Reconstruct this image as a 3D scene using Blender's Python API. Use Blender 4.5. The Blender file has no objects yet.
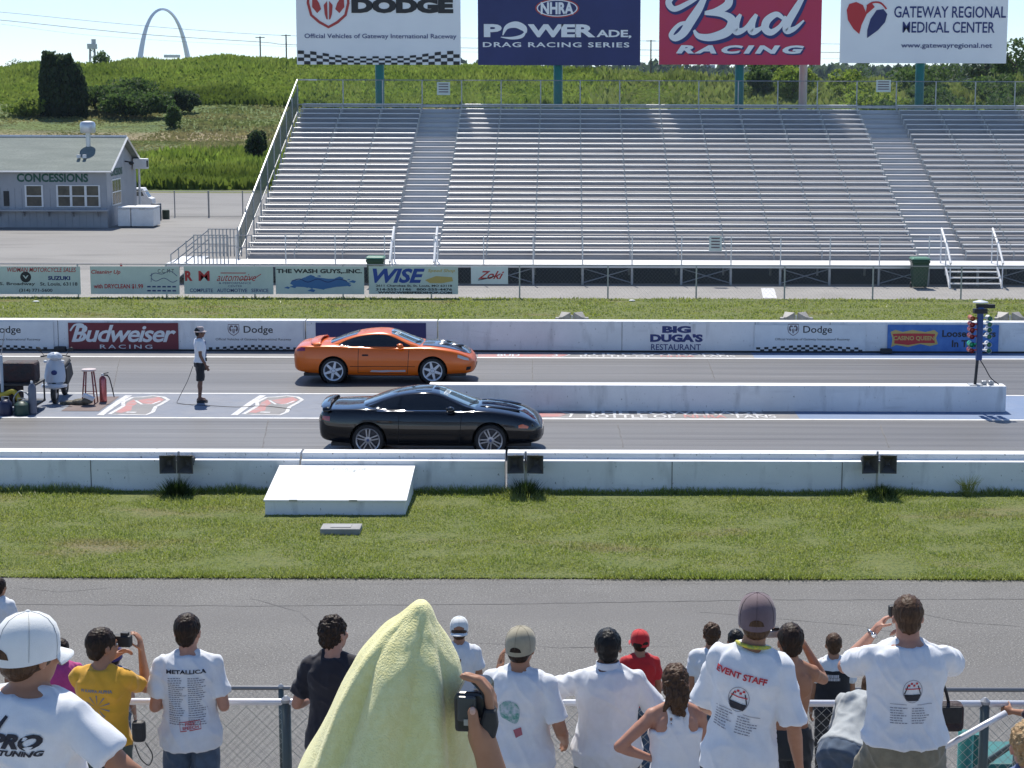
import bpy, math, random
import numpy as np
from mathutils import Vector, Matrix, noise
from mathutils.bvhtree import BVHTree
from mathutils.geometry import delaunay_2d_cdt, tessellate_polygon
random.seed(7); RNG = np.random.default_rng(7)
R = math.radians
SC = bpy.context.scene
COL = SC.collection

# ------------------------------------------------------------------ camera, light, exposure
F, CX, CY, HC = 1940.0, 568.0, 384.0, 7.5
PITCH, ROLL = math.atan(304 / F), R(0.15)
cam_d = bpy.data.cameras.new('camera'); cam = bpy.data.objects.new('camera', cam_d); COL.objects.link(cam)
cam_d.sensor_width = 36; cam_d.lens = F / 1024 * 36; cam_d.shift_x = -(CX - 512) / 1024
cam_d.clip_start = 0.3; cam_d.clip_end = 30000
fwd = Vector((0, math.cos(PITCH), -math.sin(PITCH)))
up0 = Vector((0, math.sin(PITCH), math.cos(PITCH))); rt0 = Vector((1, 0, 0))
rt = rt0 * math.cos(ROLL) + up0 * math.sin(ROLL); up = up0 * math.cos(ROLL) - rt0 * math.sin(ROLL)
cam.matrix_world = Matrix(((rt.x, up.x, -fwd.x, 0), (rt.y, up.y, -fwd.y, 0), (rt.z, up.z, -fwd.z, HC), (0, 0, 0, 1)))
SC.camera = cam
SUN_AZ, SUN_EL = -9.5, 58.0
w = bpy.data.worlds.new('World'); SC.world = w; w.use_nodes = True
nt = w.node_tree; bg = nt.nodes['Background']
sky = nt.nodes.new('ShaderNodeTexSky'); sky.sky_type = 'NISHITA'; sky.sun_disc = False
sky.sun_elevation = R(SUN_EL); sky.sun_rotation = R(SUN_AZ); sky.air_density = 0.65; sky.dust_density = 0.1; sky.ozone_density = 4.2
nt.links.new(sky.outputs[0], bg.inputs[0]); bg.inputs[1].default_value = 0.13
sd = bpy.data.lights.new('sun', 'SUN'); sd.energy = 4.3; sd.angle = R(0.53); sd.color = (1, 0.95, 0.87)
so = bpy.data.objects.new('sun', sd); COL.objects.link(so); so.location = (0, 0, 60)
sv = Vector((math.sin(R(SUN_AZ)) * math.cos(R(SUN_EL)), math.cos(R(SUN_AZ)) * math.cos(R(SUN_EL)), math.sin(R(SUN_EL))))
so.rotation_euler = sv.to_track_quat('Z', 'Y').to_euler()
SC.view_settings.view_transform = 'Standard'; SC.view_settings.look = 'None'
SC.view_settings.exposure = 0.46; SC.view_settings.gamma = 1; SC.view_settings.use_curve_mapping = False

def ray(px, py):
    return fwd + rt * ((px - CX) / F) + up * ((CY - py) / F)
def at(px, py, Y=None, Z=None):
    """world point seen at a photo pixel, at depth Y or on the level Z"""
    d = ray(px, py)
    t = Y / d.y if Y is not None else (Z - HC) / d.z
    return Vector((0, 0, HC)) + d * t
def gy(py): return at(CX, py, Z=0).y

# ------------------------------------------------------------------ materials
MATS = {}
def mat(name, col, rough=0.6, metal=0.0, coat=0.0, var=None, bump=None, col2=None, stretch=(1, 1, 1), spec=0.5, sheen=0, trans=0, ramp=(0.35, 0.65), bumpstretch=None):
    """principled + noise colour variation (var=scale,detail) towards col2 + bump=(scale,strength,dist)"""
    if name in MATS: return MATS[name]
    m = bpy.data.materials.new(name); m.use_nodes = True; MATS[name] = m
    n = m.node_tree.nodes; l = m.node_tree.links; b = n['Principled BSDF']
    c = (*col, 1)
    b.inputs['Base Color'].default_value = c; b.inputs['Roughness'].default_value = rough
    b.inputs['Metallic'].default_value = metal; b.inputs['Specular IOR Level'].default_value = spec
    if coat: b.inputs['Coat Weight'].default_value = coat; b.inputs['Coat Roughness'].default_value = 0.03
    if sheen: b.inputs['Sheen Weight'].default_value = sheen
    if var or bump:
        tc = n.new('ShaderNodeTexCoord')
    if var:
        mp = n.new('ShaderNodeMapping'); mp.inputs['Scale'].default_value = stretch
        l.new(tc.outputs['Object'], mp.inputs[0])
        nz = n.new('ShaderNodeTexNoise'); nz.inputs['Scale'].default_value = var[0]; nz.inputs['Detail'].default_value = var[1]; nz.inputs['Roughness'].default_value = 0.65
        l.new(mp.outputs[0], nz.inputs['Vector'])
        rp = n.new('ShaderNodeValToRGB'); rp.color_ramp.elements[0].position = ramp[0]; rp.color_ramp.elements[1].position = ramp[1]
        rp.color_ramp.elements[0].color = c; rp.color_ramp.elements[1].color = (*(col2 or [x * 0.7 for x in col]), 1)
        l.new(nz.outputs['Fac'], rp.inputs[0]); l.new(rp.outputs[0], b.inputs['Base Color'])
    if bump:
        nb = n.new('ShaderNodeTexNoise'); nb.inputs['Scale'].default_value = bump[0]; nb.inputs['Detail'].default_value = 5
        if bumpstretch:
            mb_ = n.new('ShaderNodeMapping'); mb_.inputs['Scale'].default_value = bumpstretch
            l.new(tc.outputs['Object'], mb_.inputs[0]); l.new(mb_.outputs[0], nb.inputs['Vector'])
        else: l.new(tc.outputs['Object'], nb.inputs['Vector'])
        bp = n.new('ShaderNodeBump'); bp.inputs['Strength'].default_value = bump[1]; bp.inputs['Distance'].default_value = bump[2]
        l.new(nb.outputs['Fac'], bp.inputs['Height']); l.new(bp.outputs[0], b.inputs['Normal'])
    return m
def multi(m, layers):
    """mix further noise layers into the base colour: (scale, detail, stretch, colour, lo, hi)"""
    n = m.node_tree.nodes; l = m.node_tree.links; b = n['Principled BSDF']
    tc = n.new('ShaderNodeTexCoord')
    for (sc_, det, st, colr, lo, hi) in layers:
        mp = n.new('ShaderNodeMapping'); mp.inputs['Scale'].default_value = st; l.new(tc.outputs['Object'], mp.inputs[0])
        nz = n.new('ShaderNodeTexNoise'); nz.inputs['Scale'].default_value = sc_; nz.inputs['Detail'].default_value = det
        l.new(mp.outputs[0], nz.inputs['Vector'])
        mr = n.new('ShaderNodeMapRange'); mr.inputs[1].default_value = lo; mr.inputs[2].default_value = hi; l.new(nz.outputs['Fac'], mr.inputs[0])
        mx = n.new('ShaderNodeMix'); mx.data_type = 'RGBA'; l.new(mr.outputs[0], mx.inputs[0])
        src = b.inputs['Base Color'].links[0].from_socket if b.inputs['Base Color'].links else None
        if src: l.new(src, mx.inputs[6])
        else: mx.inputs[6].default_value = b.inputs['Base Color'].default_value
        mx.inputs[7].default_value = (*colr, 1); l.new(mx.outputs[2], b.inputs['Base Color'])
    return m

def translucent(m, fac, tint=1.3):
    n = m.node_tree.nodes; l = m.node_tree.links; b = n['Principled BSDF']; out = n['Material Output']
    t = n.new('ShaderNodeBsdfTranslucent'); mx = n.new('ShaderNodeMixShader'); mx.inputs[0].default_value = fac
    hs = n.new('ShaderNodeHueSaturation'); hs.inputs['Value'].default_value = tint
    src = b.inputs['Base Color'].links[0].from_socket; l.new(src, hs.inputs['Color']); l.new(hs.outputs[0], t.inputs[0])
    l.new(b.outputs[0], mx.inputs[1]); l.new(t.outputs[0], mx.inputs[2]); l.new(mx.outputs[0], out.inputs['Surface']); return m
# ------------------------------------------------------------------ mesh helpers
class MB:
    def __init__(s): s.v = []; s.f = []
    def add(s, vs, fs):
        o = len(s.v); s.v.extend([tuple(x) for x in vs]); s.f.extend([tuple(i + o for i in f) for f in fs]); return s
    def box(s, c, d, rz=0, M=None):
        hx, hy, hz = d[0] / 2, d[1] / 2, d[2] / 2; vs = []
        cr, sr = math.cos(rz), math.sin(rz)
        for sx in (-1, 1):
            for sy in (-1, 1):
                for sz in (-1, 1):
                    x, y, z = sx * hx, sy * hy, sz * hz
                    p = Vector((x * cr - y * sr, x * sr + y * cr, z))
                    if M: p = M @ p
                    vs.append((c[0] + p[0], c[1] + p[1], c[2] + p[2]))
        return s.add(vs, [(0, 1, 3, 2), (4, 6, 7, 5), (0, 4, 5, 1), (2, 3, 7, 6), (0, 2, 6, 4), (1, 5, 7, 3)])
    def bb(s, x0, x1, y0, y1, z0, z1): return s.box(((x0 + x1) / 2, (y0 + y1) / 2, (z0 + z1) / 2), (abs(x1 - x0), abs(y1 - y0), abs(z1 - z0)))
    def tube(s, pts, r, n=8, cap=True, closed=False):
        pts = [Vector(p) for p in pts]; rs = r if isinstance(r, (list, tuple)) else [r] * len(pts)
        vs = []; prev = None; L = len(pts)
        for i, p in enumerate(pts):
            if closed: d = pts[(i + 1) % L] - pts[i - 1]
            else: d = (pts[min(i + 1, L - 1)] - pts[max(i - 1, 0)])
            d.normalize()
            if prev is None:
                a = Vector((0, 0, 1)) if abs(d.z) < 0.9 else Vector((1, 0, 0)); u = d.cross(a).normalized()
            else:
                u = (prev - d * prev.dot(d)); u = u.normalized() if u.length > 1e-6 else d.orthogonal().normalized()
            prev = u; v = d.cross(u)
            for k in range(n):
                a = 2 * math.pi * k / n; vs.append(p + (u * math.cos(a) + v * math.sin(a)) * rs[i])
        fs = []
        for i in range(L if closed else L - 1):
            j = (i + 1) % L
            for k in range(n):
                k2 = (k + 1) % n; fs.append((i * n + k, i * n + k2, j * n + k2, j * n + k))
        if cap and not closed:
            fs.append(tuple(range(n))[::-1]); fs.append(tuple((L - 1) * n + k for k in range(n)))
        return s.add(vs, fs)
    def loft(s, rings, cap=True):
        n = len(rings[0]); vs = [p for r_ in rings for p in r_]; fs = []
        for i in range(len(rings) - 1):
            for k in range(n):
                k2 = (k + 1) % n; fs.append((i * n + k, i * n + k2, (i + 1) * n + k2, (i + 1) * n + k))
        if cap: fs.append(tuple(range(n))[::-1]); fs.append(tuple((len(rings) - 1) * n + k for k in range(n)))
        return s.add(vs, fs)
    def lathe(s, prof, c=(0, 0, 0), n=20, axis='z', cap=True):
        rings = []
        for r_, h in prof:
            ring = []
            for k in range(n):
                a = 2 * math.pi * k / n; x, y = r_ * math.cos(a), r_ * math.sin(a)
                if axis == 'z': q = (c[0] + x, c[1] + y, c[2] + h)
                elif axis == 'y': q = (c[0] + x, c[1] + h, c[2] + y)
                else: q = (c[0] + h, c[1] + x, c[2] + y)
                ring.append(q)
            rings.append(ring)
        return s.loft(rings, cap)
    def ell(s, c, r, M=None, nu=14, nv=9):
        c = Vector(c); vs = []; fs = []
        for i in range(1, nv):
            t = math.pi * i / nv
            for k in range(nu):
                a = 2 * math.pi * k / nu
                p = Vector((r[0] * math.sin(t) * math.cos(a), r[1] * math.sin(t) * math.sin(a), r[2] * math.cos(t)))
                vs.append(c + (M @ p if M else p))
        top = Vector((0, 0, r[2])); vs.append(c + (M @ top if M else top)); vs.append(c - (M @ top if M else top))
        T = len(vs) - 2
        for i in range(nv - 2):
            for k in range(nu):
                k2 = (k + 1) % nu; fs.append((i * nu + k, (i + 1) * nu + k, (i + 1) * nu + k2, i * nu + k2))
        for k in range(nu):
            k2 = (k + 1) % nu; fs.append((T, k, k2)); fs.append((T + 1, (nv - 2) * nu + k2, (nv - 2) * nu + k))
        return s.add(vs, fs)
    def cone(s, a, ra, b, rb, n=12):
        """round-ended tapered limb"""
        s.tube([a, b], [ra, rb], n); s.ell(a, (ra,) * 3, nu=n, nv=8); s.ell(b, (rb,) * 3, nu=n, nv=8); return s
    def poly(s, pts):
        """flat polygon (any outline) triangulated"""
        tris = tessellate_polygon([[Vector(p) for p in pts]]); return s.add(pts, [tuple(t) for t in tris])
    def mesh(s, name):
        me = bpy.data.meshes.new(name); me.from_pydata([tuple(v) for v in s.v], [], s.f); me.validate(); me.update(); return me
    def build(s, name, m, parent=None, smooth=False, bevel=0, fix=False):
        me = s.mesh(name); o = bpy.data.objects.new(name, me); COL.objects.link(o)
        if m: me.materials.append(m)
        if parent: o.parent = parent
        if smooth: shade(me, smooth)
        if fix or bevel:
            import bmesh
            bm = bmesh.new(); bm.from_mesh(me); bmesh.ops.recalc_face_normals(bm, faces=bm.faces); bm.to_mesh(me); bm.free()
        if bevel:
            md = o.modifiers.new('bevel', 'BEVEL'); md.width = bevel; md.segments = 2; md.limit_method = 'ANGLE'
        return o
def shade(me, ang=40):
    me.polygons.foreach_set('use_smooth', [True] * len(me.polygons))
    if ang is not True:
        try: me.set_sharp_from_angle(angle=R(ang))
        except Exception: pass
def thing(name, label, cat, loc=(0, 0, 0), rz=0, group=None):
    o = bpy.data.objects.new(name, None); COL.objects.link(o); o.location = loc; o.rotation_euler = (0, 0, rz); o.empty_display_size = 0.2
    return tag(o, label, cat, group)
def tag(o, label=None, cat=None, group=None, kind=None):
    if label: o['label'] = label
    if cat: o['category'] = cat
    if group: o['group'] = group
    if kind: o['kind'] = kind
    return o
def struct(o): o['kind'] = 'structure'; return o
def kids(o): return [c for c in bpy.data.objects if c.parent == o]
def copy_tree(o, parent=None, ch=None):
    c = o.copy(); COL.objects.link(c)
    if parent: c.parent = parent
    for k in kids(o): copy_tree(k, c)
    return c
def evaluated(o):
    dg = bpy.context.evaluated_depsgraph_get(); return bpy.data.meshes.new_from_object(o.evaluated_get(dg))
def nparr(me):
    a = np.empty(len(me.vertices) * 3); me.vertices.foreach_get('co', a); return a.reshape(-1, 3)
def npmesh(name, V, Fq, m, parent=None, smooth=False):
    """fast mesh from numpy verts and equal-sized faces"""
    me = bpy.data.meshes.new(name); k = Fq.shape[1]
    me.vertices.add(len(V)); me.vertices.foreach_set('co', V.astype(np.float32).ravel())
    me.loops.add(Fq.size); me.loops.foreach_set('vertex_index', Fq.astype(np.int32).ravel())
    me.polygons.add(len(Fq)); me.polygons.foreach_set('loop_start', np.arange(0, Fq.size, k, dtype=np.int32)); me.polygons.foreach_set('loop_total', np.full(len(Fq), k, dtype=np.int32))
    me.update(); me.validate()
    if smooth: shade(me, smooth)
    me.materials.append(m); o = bpy.data.objects.new(name, me); COL.objects.link(o)
    if parent: o.parent = parent
    return o
# text: glyph outlines as flat meshes fitted to a box
def glyphs(body, w=None, h=None, bold=0.0, shear=0.0, spacing=1.0, align='CENTER', line=0.9):
    cu = bpy.data.curves.new('t', 'FONT'); cu.body = body; cu.size = 1; cu.offset = bold; cu.shear = shear
    cu.space_character = spacing; cu.space_line = line; cu.align_x = align; cu.resolution_u = 3
    o = bpy.data.objects.new('t', cu); COL.objects.link(o); bpy.context.view_layer.update()
    me = evaluated(o); V = nparr(me)[:, :2].copy(); fs = [tuple(p.vertices) for p in me.polygons]
    bpy.data.objects.remove(o); bpy.data.curves.remove(cu); bpy.data.meshes.remove(me)
    mn, mx = V.min(0), V.max(0); V -= (mn + mx) / 2; sz = mx - mn
    sx = w / sz[0] if w else None; sy = h / sz[1] if h else None
    sx = sx or sy; sy = sy or sx
    V[:, 0] *= sx; V[:, 1] *= sy
    return V, fs
def board_text(parent, body, c, w, h, m, y=-0.01, name='lettering', **k):
    """lettering on a board facing -Y: c=(x,z) local centre"""
    V, fs = glyphs(body, w, h, **k); mb = MB(); mb.add([(c[0] + a, y, c[1] + b) for a, b in V], fs)
    return mb.build(name, m, parent)
def board_poly(parent, pts, m, y=-0.008, name='emblem'):
    mb = MB()
    for P in (pts if isinstance(pts[0][0], (tuple, list)) else [pts]): mb.poly([(a, y, b) for a, b in P])
    return mb.build(name, m, parent)
def ribbon(pts, wd, closed=False):
    """2-d stroke of varying width -> quads (list of polygons)"""
    out = []; n = len(pts); wl = wd if isinstance(wd, (list, tuple)) else [wd] * n; L = []; Rr = []
    for i in range(n):
        a = pts[i - 1] if (i > 0 or closed) else pts[i]; b = pts[(i + 1) % n] if (i < n - 1 or closed) else pts[i]
        dx, dy = b[0] - a[0], b[1] - a[1]; q = math.hypot(dx, dy) or 1; nx, ny = -dy / q, dx / q
        L.append((pts[i][0] + nx * wl[i] / 2, pts[i][1] + ny * wl[i] / 2)); Rr.append((pts[i][0] - nx * wl[i] / 2, pts[i][1] - ny * wl[i] / 2))
    for i in range(n if closed else n - 1):
        j = (i + 1) % n; out.append([L[i], L[j], Rr[j], Rr[i]])
    return out
def spline(pts, k=6):
    """catmull-rom through points"""
    out = []; n = len(pts)
    for i in range(n - 1):
        p0 = pts[max(i - 1, 0)]; p1 = pts[i]; p2 = pts[i + 1]; p3 = pts[min(i + 2, n - 1)]
        for j in range(k):
            t = j / k
            out.append(tuple(0.5 * ((2 * b) + (-a + c) * t + (2 * a - 5 * b + 4 * c - d) * t * t + (-a + 3 * b - 3 * c + d) * t ** 3) for a, b, c, d in zip(p0, p1, p2, p3)))
    out.append(tuple(pts[-1])); return out
def strokes(parent, sts, m, y, name='lettering'):
    """sts: list of (points, width or widths) in board coords"""
    mb = MB(); cnt = 0
    for pts, wd in sts:
        sp = spline(pts, 7)
        if isinstance(wd, (list, tuple)): wl = [q[0] for q in spline([(x,) for x in wd], 7)]
        else: wl = [wd] * len(sp)
        for i, q in enumerate(ribbon(sp, wl)):
            e = y - 0.00003 * cnt; cnt += 1; mb.add([(a, e, b) for a, b in q], [(0, 1, 2, 3)])
    return mb.build(name, m, parent)
# decals: a flat outline pressed onto a curved surface
def bvh_of(objs):
    vs = []; fs = []
    for o in objs:
        me = evaluated(o); M = o.matrix_local if o.parent else Matrix(); k = len(vs)
        vs.extend([M @ v.co for v in me.vertices]); fs.extend([[i + k for i in p.vertices] for p in me.polygons]); bpy.data.meshes.remove(me)
    return BVHTree.FromPolygons(vs, fs)
def project(bv, V2, fs, org, u, v, d, off, name, m, parent, far=3.0):
    """V2 2-d verts -> org+u*x+v*y, cast along d onto the surface, lifted by off"""
    org, u, v, d = Vector(org), Vector(u), Vector(v), Vector(d).normalized(); pts = []; ok = []
    for a, b in V2:
        o = org + u * a + v * b - d * 1.0
        h, nn, _, _ = bv.ray_cast(o, d, far)
        if h is None: pts.append(o); ok.append(False)
        else: pts.append(h - d * off); ok.append(True)
    mb = MB(); keep = [f for f in fs if all(ok[i] for i in f)]
    if not keep: return None
    mb.add(pts, keep); return mb.build(name, m, parent, smooth=True)
def fillgrid(poly, step):
    """2-d polygon -> dense triangulation"""
    xs = [p[0] for p in poly]; ys = [p[1] for p in poly]; n = len(poly)
    bd = []
    for i in range(n):
        a, b = poly[i], poly[(i + 1) % n]; k = max(1, int(math.hypot(b[0] - a[0], b[1] - a[1]) / step))
        for j in range(k): bd.append((a[0] + (b[0] - a[0]) * j / k, a[1] + (b[1] - a[1]) * j / k))
    def inside(x, y):
        c = False; j = len(bd) - 1
        for i in range(len(bd)):
            if (bd[i][1] > y) != (bd[j][1] > y) and x < (bd[j][0] - bd[i][0]) * (y - bd[i][1]) / (bd[j][1] - bd[i][1]) + bd[i][0]: c = not c
            j = i
        return c
    P = [Vector(p) for p in bd]; m0 = len(P); x = min(xs) + step / 2
    while x < max(xs):
        y = min(ys) + step / 2
        while y < max(ys):
            if inside(x, y): P.append(Vector((x, y)))
            y += step
        x += step
    r = delaunay_2d_cdt(P, [(i, (i + 1) % m0) for i in range(m0)], [list(range(m0))], 1, 1e-5)
    return [(p.x, p.y) for p in r[0]], [tuple(f) for f in r[2]]
# ------------------------------------------------------------------ palette
M_old = multi(mat('old asphalt', (0.135, 0.13, 0.122), 0.9, var=(0.6, 6), col2=(0.17, 0.165, 0.155), bump=(60, 1.0, 0.012)), [(28, 3, (1, 1, 1), (0.09, 0.088, 0.085), 0.5, 0.7), (42, 2, (1, 1, 1), (0.34, 0.33, 0.31), 0.54, 0.74), (0.35, 4, (0.3, 1, 1), (0.15, 0.145, 0.14), 0.5, 0.75)])
M_track = multi(mat('racing lane', (0.13, 0.127, 0.123), 0.5, var=(1.2, 8), col2=(0.08, 0.079, 0.081), stretch=(0.06, 3.2, 1), bump=(90, 0.3, 0.01)), [(0.8, 6, (0.05, 4.5, 1), (0.04, 0.04, 0.043), 0.48, 0.68), (0.9, 5, (0.12, 7, 1), (0.25, 0.245, 0.24), 0.58, 0.8), (2.2, 4, (0.25, 9, 1), (0.06, 0.06, 0.062), 0.6, 0.8), (0.16, 3, (1, 0.6, 1), (0.10, 0.10, 0.105), 0.5, 0.8), (.55, 3, (.008, 1, 1), (.05, .05, .052), .5, .66)])
M_strip = multi(mat('worn blue painted asphalt', (0.16, 0.185, 0.235), 0.75, var=(1.5, 6), col2=(0.20, 0.215, 0.25), bump=(120, 0.3, 0.01)), [(6, 5, (0.5, 2, 1), (0.12, 0.125, 0.14), 0.55, 0.8)])
M_strip2 = multi(mat('worn grey painted asphalt', (0.24, 0.23, 0.225), 0.75, var=(1.5, 6), col2=(0.19, 0.19, 0.195), bump=(120, 0.3, 0.01)), [(6, 5, (0.5, 2, 1), (0.12, 0.125, 0.13), 0.55, 0.8)])
M_blue = multi(mat('blue painted asphalt', (0.12, 0.185, 0.31), 0.7, var=(2, 6), col2=(0.15, 0.21, 0.33)), [(5, 5, (0.5, 2, 1), (0.13, 0.15, 0.2), 0.58, 0.85)])
M_line = multi(mat('white road paint', (0.72, 0.72, 0.7), 0.7), [(9, 6, (0.6, 3, 1), (0.35, 0.35, 0.36), 0.52, 0.78)])
M_wornwhite = multi(mat('worn white lettering paint', (0.62, 0.62, 0.62), 0.75), [(7, 6, (1, 2, 1), (0.25, 0.25, 0.27), 0.45, 0.75)])
M_wornred = multi(mat('worn red lettering paint', (0.42, 0.17, 0.16), 0.75), [(4, 6, (1, 2, 1), (0.3, 0.27, 0.27), 0.45, 0.7)])
M_conc = multi(mat('pale concrete', (0.235, 0.225, 0.21), 0.85, var=(0.8, 6), col2=(0.285, 0.272, 0.255), bump=(60, 0.3, 0.01)), [(5, 5, (1, 1, 1), (0.19, 0.18, 0.17), 0.55, 0.8)])
M_lot = multi(mat('lot asphalt', (0.20, 0.192, 0.182), 0.9, var=(0.12, 6), col2=(0.25, 0.242, 0.228), stretch=(0.5, 1, 1), bump=(60, 0.3, 0.01)), [(0.5, 6, (0.4, 1.5, 1), (0.16, 0.155, 0.147), 0.5, 0.75)])
M_soil = multi(mat('grassy soil', (0.13, 0.16, 0.03), 0.95, var=(1.2, 7), col2=(0.16, 0.175, 0.05), bump=(40, 1.0, 0.03)), [(0.5, 5, (0.6, 1.6, 1), (0.21, 0.17, 0.085), 0.57, 0.75), (24, 3, (1, 1, 1), (0.05, 0.08, 0.015), 0.5, 0.65)])
M_hill = multi(mat('hill turf', (0.14, 0.18, 0.04), 0.95, var=(0.05, 8), col2=(0.10, 0.15, 0.035), stretch=(0.5, 1, 1), bump=(2.5, 1.0, 0.4)), [(0.35, 6, (0.5, 1, 1), (0.045, 0.085, 0.02), 0.5, 0.68), (0.035, 5, (0.5, 1.6, 1), (0.26, 0.21, 0.115), 0.5, 0.62)])
def wallmat(nm, c): return multi(mat(nm, c, 0.75, var=(0.7, 6), col2=[x * 0.88 for x in c], bump=(35, 0.25, 0.01)), [(3.5, 6, (1, 1, 0.25), [x * 0.62 for x in c], 0.56, 0.8), (22, 3, (1, 1, 0.6), (0.22, 0.22, 0.21), 0.66, 0.74), (1.6, 5, (.5, 1, 3.5), [x * 0.8 for x in c], .60, .74)])
M_wall = wallmat('whitewashed concrete', (0.80, 0.81, 0.81))
M_alu = multi(mat('weathered aluminium', (0.74, 0.74, 0.74), 0.4, metal=0.45, var=(1.5, 5), col2=(0.6, 0.6, 0.6), stretch=(0.15, 2, 2)), [])
M_foot = mat('dull aluminium deck', (0.44, 0.43, 0.435), 0.6, metal=0.2, var=(1.2, 5), col2=(0.34, 0.33, 0.335), stretch=(0.2, 2, 2))
M_galv = mat('galvanised steel', (0.42, 0.43, 0.44), 0.45, metal=0.7, var=(6, 3), col2=(0.33, 0.34, 0.35))
M_galvw = mat('galvanised wire', (0.38, 0.39, 0.38), 0.5, metal=0.5)
M_white = mat('white paint', (0.8, 0.8, 0.79), 0.5, var=(3, 4), col2=(0.72, 0.72, 0.71))
M_offw = mat('white vinyl', (0.78, 0.80, 0.80), 0.55, var=(0.8, 5), col2=(0.66, 0.68, 0.69))
M_black = mat('black paint', (0.02, 0.02, 0.022), 0.55)
M_navy = mat('navy ink', (0.02, 0.035, 0.16), 0.55)
M_navyboard = mat('navy vinyl', (0.017, 0.025, 0.115), 0.5, var=(0.5, 4), col2=(0.022, 0.032, 0.14))
M_redb = mat('red vinyl', (0.50, 0.03, 0.10), 0.5, var=(0.5, 4), col2=(0.5, 0.03, 0.075))
M_redink = mat('red ink', (0.5, 0.03, 0.035), 0.55)
M_greenb = mat('pale green vinyl', (0.64, 0.70, 0.63), 0.6, var=(1.5, 5), col2=(0.56, 0.62, 0.56))
M_teal = mat('teal painted steel', (0.015, 0.17, 0.15), 0.45, var=(3, 3), col2=(0.02, 0.13, 0.12))
M_dgreen = mat('dark green plastic', (0.012, 0.06, 0.03), 0.4, var=(4, 3), col2=(0.01, 0.045, 0.025))
M_sid = mat('grey siding', (0.40, 0.41, 0.43), 0.7, var=(1, 5), col2=(0.34, 0.35, 0.37))
M_shing = multi(mat('green grey shingles', (0.24, 0.27, 0.24), 0.9, var=(0.6, 6), col2=(0.17, 0.2, 0.18), stretch=(0.6, 3, 3), bump=(20, 0.5, 0.02)), [(14, 2, (0.6, 4, 4), (0.13, 0.15, 0.14), 0.5, 0.7)])
M_dark = mat('dark interior glass', (0.035, 0.04, 0.04), 0.12, var=(1.1, 3), col2=(0.11, 0.10, 0.08))
M_blk = mat('black rubber', (0.018, 0.018, 0.02), 0.7, var=(20, 3), col2=(0.03, 0.03, 0.03))
M_wood = mat('creosoted wood', (0.09, 0.065, 0.045), 0.85)

# ------------------------------------------------------------------ ground, roads, track
XL, XR = -60.0, 60.0; SX0_ = -12.2
crest = [(-600, 70), (-200, 64), (0, 64), (100, 61), (150, 57), (230, 53), (290, 52), (380, 54), (466, 58), (560, 63), (650, 69), (740, 76), (850, 79), (1300, 80)]
def crest_z(X):
    px = CX + X * F / 334.0
    for (a, ya), (b, yb) in zip(crest, crest[1:]):
        if a <= px <= b:
            t = (px - a) / (b - a); t = t * t * (3 - 2 * t); return HC - 1.9 + (80 - (ya + (yb - ya) * t)) * 334.0 / F
    return HC + 1
def hz(X, Y):
    if Y < 236: base = 0.0
    elif Y < 330:
        t = (Y - 236) / 94.0; base = crest_z(X) * (0.35 * t + 0.65 * t * t * (3 - 2 * t))
    else:
        t = min(1, (Y - 330) / 160.0); base = crest_z(X) * (1 - t * t * (3 - 2 * t)) + 1.0 * t
    if 136 < Y < 420:
        k = min(1, (Y - 136) / 30)
        base += k * (noise.noise(Vector((X * 0.05, Y * 0.05, 0))) * 0.5 + noise.noise(Vector((X * 0.017, Y * 0.02, 3))) * 0.9 * min(1, max(0, (Y - 200) / 80)))
    return base
def sheet(name, x0, x1, y0, y1, z, m, nx=1, ny=1):
    mb = MB(); vs = [(x0 + (x1 - x0) * i / nx, y0 + (y1 - y0) * j / ny, z) for j in range(ny + 1) for i in range(nx + 1)]
    mb.add(vs, [(j * (nx + 1) + i, j * (nx + 1) + i + 1, (j + 1) * (nx + 1) + i + 1, (j + 1) * (nx + 1) + i) for j in range(ny) for i in range(nx)])
    return struct(mb.build(name, m))
def grid_terrain():
    xs = np.concatenate([[-9000, -3000, -900, -300], np.linspace(-150, 150, 121), [300, 900, 3000, 9000]])
    ys = np.concatenate([[-60, 0, 60, 100], np.linspace(130, 520, 131), [700, 1200, 3000, 6950]])
    V = np.array([(x, y, hz(x, y) if y < 700 else 0.5) for y in ys for x in xs]); V[:, 2] -= 0.03
    nx = len(xs); Fq = np.array([(j * nx + i, j * nx + i + 1, (j + 1) * nx + i + 1, (j + 1) * nx + i) for j in range(len(ys) - 1) for i in range(nx - 1)])
    return struct(npmesh('ground', V, Fq, M_hill, smooth=True))
grid_terrain()
Y_EDGE, Y_W = gy(579), gy(493)
Y_L1, Y_L2, Y_L3, Y_FW = gy(419), gy(394.5), gy(358), gy(352)
Y_FWB = Y_FW + 0.4; Y_G2, Y_FEN, Y_ST = gy(303), gy(299), 71.6
sheet('service_road', XL, XR, -10, Y_EDGE, 0.0, M_old)
sheet('grass_verge', XL, XR, Y_EDGE, Y_W + 0.3, 0.02, M_soil, 60, 6)
sheet('near_racing_lane', XL, XR, Y_W + 0.3, Y_L1, 0.0, M_track)
xa = at(795, 412, Z=0).x
sheet('centre_strip', XL, -4.0, Y_L1, Y_L2, 0.0, M_strip)
sheet('centre_strip', -4.0, xa, Y_L1, Y_L2, 0.0, M_strip2)
sheet('centre_strip', xa, XR, Y_L1, Y_L2, 0.0, M_blue)
sheet('far_racing_lane', XL, XR, Y_L2, Y_L3, 0.0, M_track)
xb = at(752, 354, Z=0).x
sheet('track_edge_strip', XL, xb, Y_L3, Y_FW + .1, 0.0, M_strip2)
sheet('track_edge_strip', xb, XR, Y_L3, Y_FW + .1, 0.0, M_blue)
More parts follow.
